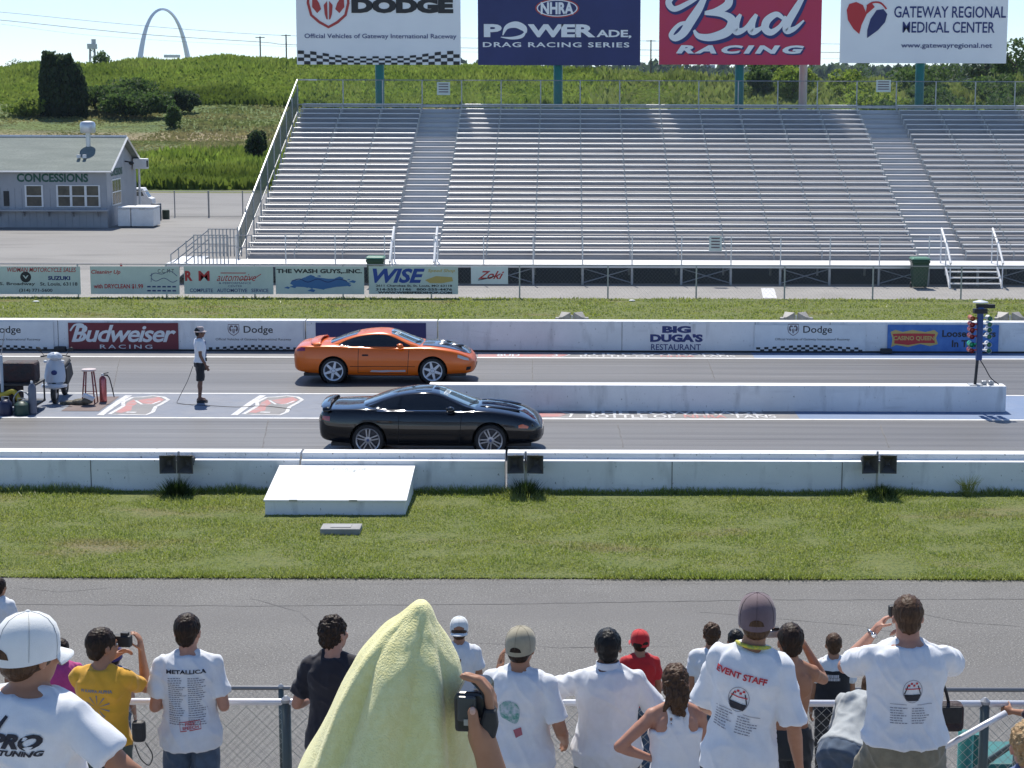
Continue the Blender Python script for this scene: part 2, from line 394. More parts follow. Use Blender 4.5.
sheet('infield_grass', XL, XR, Y_FW + .1, Y_FEN, 0.02, M_soil, 60, 6)
sheet('stand_pavement', XL, XR, Y_FEN, 96, 0.0, M_conc)
sheet('stand_shade_sheet', SX0_, 30, Y_ST + .5, 93, 0.008, mat('painted stand shade', (.06, .058, .055), .95, var=(3, 6), col2=(.06, .058, .055)))  # dark sheet added under the stand, its colour paints in the shade there
sheet('parking_lot', -90, -13.5, 77, gy(196) + 2, 0.006, M_lot)
sheet('access_road', -90, 90, gy(203), gy(196), 0.012, M_lot)
def line(y, w=0.12, x0=XL, x1=XR): sheet('painted_line', x0, x1, y - w / 2, y + w / 2, 0.005, M_line)
line(Y_L1, 0.13); line(Y_L2, 0.12); line(Y_L3, 0.16)
# seams and cracks in the pavement
M_seam = mat('tar seam', (0.09, 0.088, 0.085), 0.8, var=(3, 3), col2=(0.15, 0.145, 0.14))
def seam(pts, wd, z=0.004):
    mb = MB(); pp = []
    for (a, b) in zip(pts, pts[1:]):
        a = at(*a, Z=0); b = at(*b, Z=0); k = max(2, int((b - a).length / 0.25))
        for i in range(k): p = a.lerp(b, i / k); pp.append((p.x + random.uniform(-.01, .01), p.y + random.uniform(-.02, .02)))
    for q in ribbon(pp, [wd * random.uniform(0.5, 1.3) for _ in pp]): mb.add([(x, y, z) for x, y in q], [(0, 1, 2, 3)])
    return struct(mb.build('pavement_seam', M_seam))
seam([(-20, 604), (240, 606), (520, 604), (760, 600), (1050, 599)], 0.03)
seam([(430, 640), (560, 648), (700, 646)], 0.012); seam([(900, 610), (960, 622), (1040, 628)], 0.012); seam([(20, 588), (60, 592), (130, 586)], 0.012)
seam([(700, 612), (860, 626), (980, 650)], 0.01); seam([(250, 598), (300, 612), (330, 640)], 0.01)
for a, b in (((532, 358), (533, 382)), ((707, 358), (716, 382)), ((268, 420), (262, 450)), ((120, 358), (112, 394)), ((618, 425), (624, 450)), ((880, 425), (890, 450))): seam([a, b], 0.03)
seam([(930, 584), (300, 584)], 0.008)
# crosswalk-like pale patch on the pavement beyond the fence
mbp = MB(); mbp.add([tuple(at(*p, Z=0.004)) for p in ((763, 298), (777, 298), (774, 288), (761, 288))], [(0, 1, 2, 3)]); struct(mbp.build('pavement_patch', M_wornwhite))
# painted emblems on the centre strip (bottle-shaped outlines), and lettering
def ground_poly(name, pts, m, z):
    mb = MB(); mb.poly([(p.x, p.y, z) for p in (at(*q, Z=0) for q in pts)]); return struct(mb.build(name, m))
def ground_ribbon(name, pts, wd, m, z, closed=True):
    pp = [(p.x, p.y) for p in (at(*q, Z=0) for q in pts)]; mb = MB()
    for i, q in enumerate(ribbon(pp, wd, closed)): mb.add([(x, y, z + 0.0004 * (i % 2)) for x, y in q], [(0, 1, 2, 3)])
    return struct(mb.build(name, m))
Z4 = lambda z0, off: (off + z0[0] / 5.12, 385 + z0[1] / 5.12)
for dx, dy in ((0, 0), (134, 0)):
    T = lambda L: [(100 + dx + x / 5.12, 385 + y / 5.12) for x, y in L]
    out = [(48, 150), (120, 108), (118, 88), (165, 64), (215, 62), (270, 56), (325, 62), (350, 76), (318, 96), (285, 112), (270, 140), (235, 154), (120, 152)]
    ground_poly('painted_emblem', T(out), M_strip2, 0.003)
    ground_ribbon('painted_emblem', T(out), 0.09, M_wornwhite, 0.005)
    ground_poly('painted_emblem', T([(75, 140), (130, 108), (140, 90), (175, 74), (190, 95), (165, 110), (160, 130), (110, 143)]), M_wornred, 0.004)
    ground_poly('painted_emblem', T([(195, 78), (300, 62), (328, 76), (300, 92), (255, 100), (212, 92)]), M_wornred, 0.004)
    ground_ribbon('painted_emblem', T([(182, 80), (215, 100), (270, 98), (310, 82)]), 0.06, M_wornwhite, 0.0055, False)
    ground_ribbon('painted_emblem', T([(135, 140), (185, 141)]), 0.12, M_wornwhite, 0.006, False)
    ground_ribbon('painted_line', T([(148, 54), (100, 84), (60, 112), (0, 156)]), 0.16, M_wornwhite, 0.0065, False)
def ground_text(body, x0, x1, y0, y1, m, z=0.006, **k):
    a = at(x0, y1, Z=0); b = at(x1, y0, Z=0); V, fs = glyphs(body, b.x - a.x, b.y - a.y, **k)
    mb = MB(); mb.add([((a.x + b.x) / 2 + p, (a.y + b.y) / 2 + q, z) for p, q in V], fs); return struct(mb.build('painted_lettering', m))
for (x0, x1, ya, yb) in ((586, 775, 411.5, 418), (580, 735, 353.6, 357)):
    wd_ = x1 - x0; ym = (ya + yb) / 2
    ground_text('THE POWERADE', x0, x0 + wd_ * 0.93, ya, ym - .1, M_wornwhite, bold=0.02)
    ground_text('BOTTLE OF', x0, x0 + wd_ * .47, ym + .2, yb, M_wornwhite, bold=0.02); ground_text('FANS', x0 + wd_ * .8, x1, ym + .2, yb, M_wornwhite, bold=.02)
    ground_text('NHRA', x0 + wd_ * .52, x0 + wd_ * .74, ym + .2, yb, M_wornred, bold=.03)
ground_ribbon('painted_emblem', [(525, 412), (560, 411.6), (572, 414), (570, 417.2), (545, 418), (520, 418)], 0.07, M_wornwhite, 0.005, False)
ground_poly('painted_emblem', [(530, 413), (560, 412.6), (566, 414.4), (560, 416.8), (530, 417)], M_wornred, 0.004)
ground_poly('painted_emblem', [(478, 354.2), (520, 353.8), (560, 353.6), (568, 355), (560, 356.8), (478, 357)], M_wornred, 0.004)
ground_text('BUD', 497, 520, 354, 356.5, M_wornwhite, bold=.03); ground_text('3', 552, 558, 354, 356.5, M_wornwhite)
ground_ribbon('painted_emblem', [(478, 353.8), (520, 353.4), (562, 353.4), (570, 355), (562, 357), (478, 357.2)], 0.06, M_wornwhite, 0.005, False)
# stone-littered darker mat under the stool
sheet('rubber_mat', at(60, 412, Z=0).x, at(98, 412, Z=0).x, gy(412.5), gy(398), 0.008, multi(mat('worn mat', (0.16, 0.12, 0.11), 0.9, var=(3, 4), col2=(0.2, 0.16, 0.15)), []))

# ------------------------------------------------------------------ walls along the track
def wall_piece(name, x0, x1, yf, prof, label, seams=(), group=None):
    """prof: (dy, z) outline across the wall"""
    t = thing(name, label, 'barrier wall', ((x0 + x1) / 2, yf, 0), group=group)
    c = (x0 + x1) / 2; mb = MB()
    mb.loft([[(x0 - c, a, b) for a, b in prof], [(x1 - c, a, b) for a, b in prof]])
    mb.build('wall_body', M_wall, t, fix=True, bevel=0.012)
    for s in seams:
        q = MB(); q.box((s - c, -0.002, prof[1][1] * 0.5), (0.014, 0.008, prof[1][1] * 0.96)); q.build('joint_strip', M_seam, t)
    return t
NP = [(0, 0), (0, 0.60), (0.16, 0.61), (0.165, 0.715), (0.46, 0.725), (0.46, 0)]
xs1, xs2 = at(300, 455, Y=Y_W).x, at(506, 455, Y=Y_W).x
wall_piece('near_barrier_wall', XL, xs1 - .02, Y_W, NP, 'white concrete wall in front of the track, section left of the starting line box', [at(91, 475, Y=Y_W).x])
wall_piece('near_barrier_wall', xs1 + .02, xs2 - .02, Y_W - 0.03, NP, 'white concrete wall in front of the track, section behind the starting line box', [])
wall_piece('near_barrier_wall', xs2 + .02, XR, Y_W, NP, 'white concrete wall in front of the track, long section right of the black car', [at(672, 475, Y=Y_W).x, at(842, 475, Y=Y_W).x])
FP = [(0, 0), (0, 0.865), (0.42, 0.865), (0.42, 0)]
fy = lambda px, py=330: at(px, py, Y=Y_FW).x
wall_piece('far_barrier_wall', XL, fy(305), Y_FW, FP, 'white concrete wall beyond the far lane, section under the red beer banner', [fy(58)])
wall_piece('far_barrier_wall', fy(305) + .03, fy(437), Y_FW - .02, FP, 'white concrete wall beyond the far lane, section behind the orange car', [])
wall_piece('far_barrier_wall', fy(437) + .03, XR, Y_FW, FP, 'white concrete wall beyond the far lane, long section right of the orange car', [fy(622), fy(755), fy(830)])
Y_CW = gy(411)
wall_piece('centre_wall', at(429, 400, Y=Y_CW).x, at(1006, 400, Y=Y_CW).x, Y_CW, [(0, 0), (0, .60), (.42, .60), (.42, 0)], 'low white concrete wall between the two lanes', [])
# debris strip and wall foot curb: darker base of far wall
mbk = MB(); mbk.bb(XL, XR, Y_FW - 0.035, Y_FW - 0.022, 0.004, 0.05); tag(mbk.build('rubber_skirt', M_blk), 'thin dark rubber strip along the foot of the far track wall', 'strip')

# ------------------------------------------------------------------ banners on the far wall
def banner(name, label, px0, px1, py0, py1, Y, m, cat='banner', t=0.012, y_off=0.02):
    a = at(px0, py1, Y=Y - y_off); b = at(px1, py0, Y=Y - y_off); w_, h_ = b.x - a.x, b.z - a.z
    e = thing(name, label, cat, ((a.x + b.x) / 2, Y - y_off - t, (a.z + b.z) / 2))
    mb = MB(); mb.box((0, t / 2, 0), (w_, t, h_)); mb.build('panel', m, e)
    return e, w_, h_
def U(w_, h_, px0, px1, py0, py1):
    """map photo pixels inside the banner to its local x, z"""
    return lambda x, y: (((x - px0) / (px1 - px0) - 0.5) * w_, (0.5 - (y - py0) / (py1 - py0)) * h_)
def T(e, u, body, x0, x1, y0, y1, m, yy=-0.004, **k):
    a = u(x0, y1); b = u(x1, y0); return board_text(e, body, ((a[0] + b[0]) / 2, (a[1] + b[1]) / 2), b[0] - a[0], b[1] - a[1], m, y=yy, **k)
def ram(e, u, cx, cy, s, m, m2=None):
    """shield with a ram's head, s = half height in photo px"""
    P = lambda L: [u(cx + x * s, cy + y * s) for x, y in L]
    sh = [(-.95, -1), (.95, -1), (1.0, -.2), (.85, .4), (.45, .75), (0, 1.0), (-.45, .75), (-.85, .4), (-1.0, -.2)]
    mb = MB()
    for q in ribbon(P(sh), 0.13 * s * abs(u(1, 0)[0] - u(0, 0)[0]), True): mb.add([(a, -.005, b) for a, b in q], [(0, 1, 2, 3)])
    for sg in (-1, 1):
        horn = [(0.1, -.75), (.5, -.85), (.78, -.5), (.8, 0), (.55, .3), (.35, .1), (.45, -.2), (.55, -.35), (.4, -.55), (.12, -.45)]
        mb.poly([(a, -.005 - .0005 * sg, b) for a, b in P([(sg * x, y) for x, y in horn])])
        mb.poly([(a, -.006 - .0005 * sg, b) for a, b in P([(sg * .05, -.3), (sg * .22, -.1), (sg * .18, .35), (sg * .1, .6), (sg * .03, .62)])])
    return mb.build('emblem', m, e)
def checks(e, u, x0, x1, yc, amp, cell, rows, m, n):
    """waving chequered band, drawn as separate dark squares"""
    mb = MB()
    for i in range(n):
        for j in range(rows):
            if (i + j) % 2: continue
            xa_, xb_ = x0 + (x1 - x0) * i / n, x0 + (x1 - x0) * (i + 1) / n
            f = lambda x: yc + amp * math.cos((x - x0) / (x1 - x0) * 2 * math.pi)
            q = [u(xa_, f(xa_) + j * cell), u(xb_, f(xb_) + j * cell), u(xb_, f(xb_) + (j + 1) * cell), u(xa_, f(xa_) + (j + 1) * cell)]
            mb.add([(a, -.005, b) for a, b in q], [(0, 1, 2, 3)])
    return mb.build('chequered_band', m, e)
def dodge_small(label, px0, px1, py0, py1, ex, tx):
    e, w_, h_ = banner('wall_banner', label, px0, px1, py0, py1, Y_FW, M_offw); u = U(w_, h_, px0, px1, py0, py1)
    if ex: ram(e, u, ex, 330, 5.5, M_grey)
    T(e, u, 'Dodge', tx, tx + 29, 326, 335, M_black, bold=.01)
    T(e, u, 'Official Vehicles of Gateway International Raceway', max(px0 + 1, (ex or 0) - 18), min(px1 - 2, tx + 47), 338, 341, M_black)
    checks(e, u, px0 + 2, px1 - 3, 346, 1.2, 2.2, 3, M_black, 26)
    return e
M_grey = mat('grey ink', (0.16, 0.12, 0.13), 0.6)
e, w_, h_ = banner('wall_banner', 'white car maker banner cut by the left edge of the photo', -40, 53, 322, 350, Y_FW, M_offw); u = U(w_, h_, -40, 53, 322, 350)
T(e, u, 'Dodge', -8, 21, 326, 335, M_black, bold=.01); T(e, u, 'Official Vehicles of Gateway International Raceway', -38, 40, 338, 341, M_black); checks(e, u, -38, 50, 346, 1, 2.2, 3, M_black, 24)
e, w_, h_ = banner('wall_banner', 'dark red beer racing banner on the far wall', 69, 178, 323, 350, Y_FW, mat('dark red vinyl', (0.17, 0.018, 0.03), .5)); u = U(w_, h_, 69, 178, 323, 350)
T(e, u, 'Budweiser', 72, 176, 325, 342, M_offw, bold=.02, shear=.3, spacing=.9); T(e, u, 'RACING', 100, 152, 344.5, 348.5, M_offw, bold=.01, spacing=1.4)
st = [([u(71, 331), u(76, 325), u(84, 325), u(83, 332), u(79, 340), u(73, 341)], 0.05)]; strokes(e, st, M_offw, -.005)
dodge_small('white car maker banner on the far wall beside the marshal', 207, 303, 322, 350, 234, 244)
e, w_, h_ = banner('wall_banner', 'plain navy banner on the far wall behind the orange car', 316, 426, 323, 348, Y_FW, M_navyboard)
u = U(w_, h_, 316, 426, 323, 348)
e, w_, h_ = banner('wall_banner', 'restaurant sign with chunky navy letters painted on the far wall', 648, 706, 324, 351, Y_FW, M_wall, 'sign', t=.006, y_off=.004); u = U(w_, h_, 648, 706, 324, 351)
T(e, u, 'BIG', 662, 691, 326, 333, M_navy, bold=.06); T(e, u, "DUGA'S", 650, 703, 334, 342, M_navy, bold=.06); T(e, u, 'RESTAURANT', 651, 701, 344, 350, M_navy, bold=.01)
dodge_small('white car maker banner on the far wall left of the casino banner', 754, 866, 325, 352, 793, 803)
e, w_, h_ = banner('wall_banner', 'bright blue casino banner on the far wall behind the starting light tower', 887, 999, 325, 352, Y_FW, mat('blue vinyl', (0.04, 0.14, 0.42), .5, var=(3, 4), col2=(.07, .2, .5))); u = U(w_, h_, 887, 999, 325, 352)
mb = MB(); mb.poly([(a, -.003, b) for a, b in [u(890 + x, 330 + y) for x, y in ((0, 2), (5, 0), (12, 2), (22, 0), (35, 2), (44, 0), (48, 3), (46, 8), (48, 14), (40, 16), (30, 14), (18, 17), (6, 15), (1, 17), (2, 9))]]); mb.build('emblem_border', mat('gold ink', (.55, .4, .12), .5), e)
mb = MB(); mb.poly([(a, -.0045, b) for a, b in [u(890 + x, 330 + y) for x, y in ((2, 4), (12, 3.5), (35, 3.5), (45, 4), (44, 8), (45, 13), (30, 13), (18, 15), (4, 13.5), (4, 9))]]); mb.build('emblem', M_redink, e)
T(e, u, 'CASINO QUEEN', 893, 934, 336, 341, mat('gold ink', (0, 0, 0)), yy=-.009, bold=.03)
T(e, u, 'Loosest Slots', 942, 996, 330, 337, M_black, bold=.03); T(e, u, 'In Town', 952, 985, 340, 347, M_black, bold=.03)

# ------------------------------------------------------------------ the fence with banners before the stand
tf = thing('chain_link_fence', 'low chain link fence with thin posts along the pavement before the grandstand', 'fence', (0, Y_FEN + .05, 0))
zt = at(560, 265.5, Y=Y_FEN).z
for k in range(-9, 12):
    X = at(608, 280, Y=Y_FEN).x + k * 3.06
    MB().tube([(X, 0, 0), (X, 0, zt)], 0.03, 6).build('fence_post', M_galv, tf)
MB().tube([(-40, 0, zt), (38, 0, zt)], 0.018, 5).build('top_rail', M_galv, tf)
mb = MB()
for i in range(620):
    for s in (-1, 1):
        x0 = -40 + i * .13; mb.tube([(x0, s * .004, .02), (x0 + s * zt * .9, s * .004, zt)], 0.0016, 3, cap=False)
mb.build('wire_mesh', M_galvw, tf)
FB = lambda label, x0, x1, y0=266.5, y1=294, m=None: banner('fence_banner', label, x0, x1, y0, y1, Y_FEN, m or M_greenb)
def F_(label, x0, x1, **k):
    e, a, b = FB(label, x0, x1, **k); return e, U(a, b, x0, x1, k.get('y0', 266.5), k.get('y1', 294))
e, u = F_('pale green motorcycle dealer banner on the fence at the left edge', -28, 80)
T(e, u, 'WIDMAN MOTORCYCLE SALES', 8, 76, 267.5, 272, M_redink, bold=.01, shear=.2); T(e, u, 'SUZUKI', 48, 70, 276, 280, M_navy, bold=.05)
T(e, u, '3913 S. Broadway', -16, 35, 282, 286, M_black, bold=.02); T(e, u, 'St. Louis, 63118', 40, 77, 282, 286, M_black, bold=.02); T(e, u, '(314) 771-5600', 19, 52, 288.5, 292.5, M_black, bold=.02)
mb = MB(); c = u(26, 277); mb.lathe([(0.19, -.006), (0.19, -.004)], (c[0], 0, c[1]), 16, 'y'); mb.build('emblem', M_black, e); board_text(e, 'V', c, .2, .12, M_greenb, y=-.009, bold=.03)
e, u = F_('pale green dry cleaner banner on the fence, second from the left', 91, 179)
T(e, u, 'Cleaning Up', 92, 121, 270, 275, M_redink, bold=.02, shear=.2); T(e, u, 'with DRYCLEAN $1.99', 94, 143, 284, 289, M_redink, bold=.03)
strokes(e, [([u(147 + i * 5, 286.5 + 4 * j), u(150.5 + i * 5, 286.5 + 4 * j)], .05) for i in range(6) for j in (0, 1)], M_navy, -.006); T(e, u, 'C.C. M T', 158, 174, 269, 273, M_black)
strokes(e, [([u(150, 276), u(155, 273), u(162, 274), u(170, 271), u(177, 276)], .02), ([u(151, 278), u(156, 281), u(164, 278), u(172, 282), u(177, 280)], .02), ([u(152, 273), u(151, 282)], .015)], M_navy, -.005)
e, u = F_('pale green automotive service banner with big red R M on the fence', 184.5, 273)
T(e, u, 'R', 185.5, 193, 271, 281, M_redink, bold=.05); T(e, u, 'M', 199, 210, 271, 281, M_redink, bold=.015); T(e, u, 'automotive', 217, 256, 274, 281, M_redink, shear=.45)
strokes(e, [([u(221, 273), u(240, 273), u(246, 273)], .03), ([u(240, 279), u(252, 279), u(261, 274)], .025)], M_redink, -.006)
T(e, u, '& PERFORMANCE', 219, 251, 282, 284, M_navy); T(e, u, 'CENTER', 228, 242, 285, 287, M_navy); T(e, u, 'COMPLETE   AUTOMOTIVE   SERVICE', 190, 268, 288.5, 292, M_navy, bold=.01)
e, u = F_('pale green car wash banner with a blue splash on the fence', 276, 364)
T(e, u, 'THE WASH GUYS,..INC.', 277, 362, 269, 274, M_black, bold=.04)
mb = MB(); rr = random.Random(4); 
for i in range(60):
    x = 320 + rr.gauss(0, 13); y = 283 + rr.gauss(0, 3); s = rr.uniform(.6, 2.2)
    if 280 < x < 360 and 276 < y < 291: mb.poly([(a, -.004 - i * .00005, b) for a, b in [u(x - s * 2.5, y), u(x, y - s), u(x + s * 2, y - s * .3), u(x + s, y + s * .8)]])
mb.poly([(a, -.0035, b) for a, b in [u(320 + 30 * math.cos(i * .5), 283 + 4.5 * math.sin(i * .5) * (1 + .4 * (i % 2))) for i in range(12)]]); mb.build('splash_emblem', mat('light blue ink', (.06, .17, .38), .6), e); strokes(e, [([u(292, 281), u(300, 279), u(308, 282), u(318, 279), u(328, 282), u(338, 279), u(347, 281)], .03)], M_navy, -.009)
e, u = F_('pale green speed shop banner with big blue letters on the fence', 369, 458)
T(e, u, 'WISE', 373, 425, 268.5, 283, mat('royal ink', (.015, .06, .32), .5), bold=.04, shear=.3); T(e, u, 'Speed Shop', 428, 455, 269, 273, mat('gold ink', (0, 0, 0)), bold=.02, shear=.2)
mb = MB(); mb.poly([(a, -.005, b) for a, b in [u(*p) for p in ((425, 280), (436, 276), (452, 277), (453, 281), (442, 283), (430, 283))]]); mb.build('emblem', mat('gold ink', (0, 0, 0)), e)
T(e, u, '2611 Cherokee St. St. Louis, MO 63118', 376, 452, 284.5, 287, M_black, bold=.03); T(e, u, '314-555-1146   800-555-4476', 376, 452, 288, 290.5, M_black, bold=.03); T(e, u, 'WWW.WISESPEEDSHOP.COM', 378, 452, 291.3, 293.6, M_black, bold=.05)
e, u = F_('small white sign with red brush script on the fence', 471, 508, y0=266.5, y1=284, m=M_offw)
T(e, u, 'Zoki', 478, 504, 271, 279, M_redink, shear=.5, bold=.02); strokes(e, [([u(478, 280), u(484, 279), u(495, 276)], .03)], M_black, -.006)
# ------------------------------------------------------------------ grandstand
N_ROW, A_, B_ = 27, 0.64, 0.204
Y0R, Z0R = 73.9, at(560, 250, Y=73.9).z
BAY = 1.83; SX0 = at(301, 104, Y=Y0R + 25 * A_).x; SX1 = SX0 + BAY * 22
zd = at(560, 264.5, Y=Y_ST).z
st = thing('grandstand', 'large aluminium bleacher grandstand with many rows of bench seats behind the fence', 'grandstand', (0, Y_ST, 0))
joints = [SX0 + BAY * k for k in range(23)]
aisles = [(joints[3], joints[4]), (joints[14], joints[15])]
M_foot2 = mat('worn aluminium aisle', (.56, .55, .55), .55, metal=.2, var=(1.2, 5), col2=(.45, .44, .44), stretch=(.4, 2, 2))
def row_spans(gap=0.02):
    out = []; x = SX0
    for a, b in aisles: out.append((x, a - gap)); x = b + gap
    out.append((x, SX1)); return out
for n in range(N_ROW):
    y = Y0R - Y_ST + n * A_; z = Z0R + n * B_
    mb = MB()
    for a, b in row_spans(): mb.bb(a, b, y, y + 0.24, z - 0.045, z)
    mb.build('bench_seat', M_alu, st, bevel=0.012)
    mb = MB(); zf = z - 0.40
    mb.bb(SX0, SX1, y - 0.40, y + 0.235, zf - 0.04, zf); mb.bb(SX0, SX1, y + .238, y + .25, zf - .04, zf + B_ - .045)
    mb.build('foot_deck', M_foot, st, bevel=0.006)
    for a, b in aisles: MB().bb(a, b, y - .402, y + .225, zf + .003, zf + .02).bb(a, b, y + .2255, y + .236, zf + .02, zf + B_ - .042).build('aisle_step', M_foot2, st)
yb = Y0R - Y_ST + (N_ROW - 1) * A_ + 0.3; zb = Z0R + (N_ROW - 1) * B_
for k, x in enumerate(joints):
    mb = MB()
    y_f, z_f = Y0R - Y_ST - .1, Z0R - .5
    mb.tube([(x, y_f, z_f - .06), (x, yb, zb - .56)], 0.05, 6)
    for n in range(N_ROW):
        y = Y0R - Y_ST + n * A_; z = Z0R + n * B_; mb.bb(x - .025, x + .025, y - .012, y + .03, z - .42, z + .004)
    for n in (2, 9, 17, 25):
        y = Y0R - Y_ST + n * A_; z = Z0R + n * B_ - .6; mb.tube([(x, y, 0), (x, y, z)], .045, 6)
    mb.tube([(x, yb, 0), (x, yb, zb - .3)], .05, 6)
    mb.build('support_frame', M_galv, st)
mb = MB(); mb.bb(SX0 - 2.6, SX1, 0, Y0R - Y_ST - .38, zd - .05, zd); mb.bb(SX0 - 2.6, SX1, -.03, -.001, zd - .12, zd + .012); mb.build('front_walkway', M_alu, st, bevel=.008)
for k in range(0, 22):
    x = joints[k]; mb = MB(); mb.tube([(x, .05, 0), (x, .05, zd - .12)], .05, 6); mb.build('walkway_post', M_galv, st)
    if k % 2 == 1:
        mb = MB(); mb.tube([(x + .05, .06, .08), (x + BAY - .05, .06, zd - .16)], .022, 5); mb.tube([(x + .05, .1, zd - .16), (x + BAY - .05, .1, .08)], .022, 5); mb.build('cross_brace', M_galv, st)
# rails along the front
sg_ = lambda p: at(p, 265, Y=Y_ST - .5).x
stair_g = [(sg_(391), sg_(435)), (sg_(948), sg_(1000))]
zr = zd + 1.05
for a, b in ((0, 3), (4, 14), (15, 22)):
    for h in (1.05, .6): MB().tube([(joints[a], .02, zd + h), (joints[b], .02, zd + h)], .017, 5).build('front_rail', M_galv, st)
for k in range(23):
    if k in (15,): continue
    MB().tube([(joints[k], .02, zd), (joints[k], .02, zr + .02)], .024, 6).build('rail_post', M_alu, st)
# back and side rails with wire mesh
mb = MB(); zt = at(560, 80.5, Y=Y_ST + yb).z; mb.tube([(SX0 - .3, yb, zt), (SX1, yb, zt)], .022, 5); mb.tube([(SX0 - .3, yb, zb - .05), (SX1, yb, zb - .05)], .03, 5); mb.bb(SX0, SX1, yb - .06, yb + .03, zb - .16, zb - .05); mb.build('back_rail', M_galv, st)
for k in range(23):
    if k: MB().tube([(joints[k], yb, zb - .2), (joints[k], yb, zt)], .03, 6).build('rail_post', M_galv, st)
mb = MB()
for i in range(480):
    x = SX0 + i * .09
    for s in (-1, 1): mb.tube([(x, yb + .01 * s, zb), (x + s * .7, yb + .01 * s, zt)], .0014, 3, cap=False)
mb.build('back_wire_mesh', M_galvw, st)
y_a = Y0R - Y_ST - .2; xs_ = SX0 - .28
mb = MB(); mb.tube([(xs_, y_a, zd + 1.0), (xs_, yb, zt), (xs_ + .9, yb, zt)], .035, 6); mb.tube([(xs_, y_a, zd + .05), (xs_, yb, zb - .35)], .03, 6); mb.build('side_rail', M_alu, st)
for i in range(10):
    t = i / 9; y = y_a + (yb - y_a) * t; z = zd + (zb - .35 - zd) * t
    MB().tube([(xs_, y, 0), (xs_, y, z + 1.2)], .03, 6).build('side_post', M_galv, st)
mb = MB()
for i in range(230):
    t = i / 229; y = y_a + (yb - y_a) * t; z = zd + (zb - .35 - zd) * t
    mb.tube([(xs_ - .01, y, z), (xs_ - .01, min(y + .5, yb), z + 1.25)], .004, 3, cap=False); mb.tube([(xs_ + .01, y, z), (xs_ + .01, max(y - .5, y_a), z + .9)], .004, 3, cap=False)
mb.build('side_wire_mesh', mat('green coated wire', (.10, .14, .12), .6), st)
# stairs up from the ground at the second aisle and the first
for gi, (a, b) in enumerate(stair_g):
    n = 3; mb = MB()
    for i in range(n):
        z = zd * (i + 1) / (n + 1); mb.bb(a + .05, b - .05, -.95 + i * .3, -.95 + i * .3 + .27, z - .04, z)
    mb.build('stair_treads', M_alu, st)
    for x in (a, b):
        mb = MB(); mb.tube([(x, -1.0, .0), (x, -.02, zd)], .045, 6); mb.tube([(x, -.95, 0), (x, -.95, .95)], .025, 6)
        mb.tube([(x, -1.0, .92), (x, -.05, zd + .85)], .045, 8); mb.tube([(x, 0, zd + .82), (x, .95, zd + 1.3)], .045, 8); mb.tube([(x, .95, zd), (x, .95, zd + 1.3)], .025, 6); mb.tube([(x, -.05, 0.4), (x, -.05, zd + .95)], .025, 6)
        mb.build('handrail', M_white, st)
# side platform and ramp at the left end
px_ = lambda p: at(p, 250, Y=Y_ST + 1).x
xp0, xp1 = px_(199), px_(176)
D2 = Y0R - Y_ST + .4
for yy in (0.02, D2 + .25):
    mb = MB(); n = 10
    for h in (1.05, .72, .4): mb.tube([(xp0, yy, zd + h), (SX0 - .3, yy, zd + h)], .018, 5)
    for h in (1.0, .65, .3): mb.tube([(xp1, yy, .08 + h), (xp0, yy, zd + h)], .02, 5)
    for i in range(n): x = xp0 + (SX0 - .3 - xp0) * i / (n - 1); mb.tube([(x, yy, zd), (x, yy, zd + 1.07)], .024, 5)
    for i in range(3): x = xp1 + (xp0 - xp1) * i / 3; mb.tube([(x, yy, 0), (x, yy, .1 + zd * i / 3 + 1.0)], .024, 5)
    mb.build('ramp_rail', M_galv, st)
mb = MB(); mb.add([(xp1, 0, .01), (xp0, 0, zd), (xp0, D2, zd), (xp1, D2, .01), (xp1, 0, -.0), (xp0, 0, zd - .06), (xp0, D2, zd - .06), (xp1, D2, 0)], [(0, 1, 2, 3), (0, 4, 5, 1), (3, 2, 6, 7), (1, 5, 6, 2), (4, 7, 6, 5)])
mb.bb(xp0, SX0 - 2.6, 0, D2 + .3, zd - .06, zd - .002); mb.build('entry_ramp', M_alu, st)
for px0, py0, px1, py1, yy, lb in ((437, 82, 450, 95, yb, ''), (876, 80, 891, 92, yb, ''), (709, 236, 722, 251, 0, '')):
    a = at(px0, py1, Y=Y_ST + yy - .06); b = at(px1, py0, Y=Y_ST + yy - .06)
    mb = MB(); mb.bb(a.x, b.x, yy - .07, yy - .055, a.z, b.z); s = mb.build('notice_sign', M_greenb, st)
    mb = MB()
    for i in range(4): zz = b.z - (b.z - a.z) * (i + .8) / 5; mb.bb(a.x + .08, b.x - .08, yy - .074, yy - .072, zz - .025, zz + .025)
    mb.build('printed_lines', M_grey, s)

# ------------------------------------------------------------------ trash cans
def wheelie(label, px, py, w=.62, h=1.05):
    p = at(px, py, Z=0); t = thing('trash_can', label, 'trash can', (p.x, p.y, 0), group=None)
    mb = MB(); r = lambda s, z: [(-s * w / 2, -s * w / 2, z), (s * w / 2, -s * w / 2, z), (s * w / 2, s * w / 2, z), (-s * w / 2, s * w / 2, z)]
    mb.loft([r(.78, .06), r(.84, .3), r(.97, h - .12), r(1.06, h - .1), r(1.06, h - .02)]); mb.build('bin_body', M_dgreen, t, bevel=.02, fix=True)
    mb = MB(); mb.loft([r(1.1, h), r(1.12, h + .03), r(.95, h + .08)]); mb.build('lid', mat('sun-bleached green lid', (.10, .25, .17), .35), t, bevel=.015, fix=True)
    for s in (-1, 1):
        MB().lathe([(.1, -.03), (.1, .03)], (s * w * .42, w * .42, .1), 14, 'x').build('wheel', M_blk, t)
    MB().tube([(-w * .4, w * .55, h), (-w * .4, w * .68, h + .02), (w * .4, w * .68, h + .02), (w * .4, w * .55, h)], .018, 6).build('handle', M_dgreen, t)
    return t
wheelie('dark green wheeled trash can before the right end of the grandstand', 919, 288)
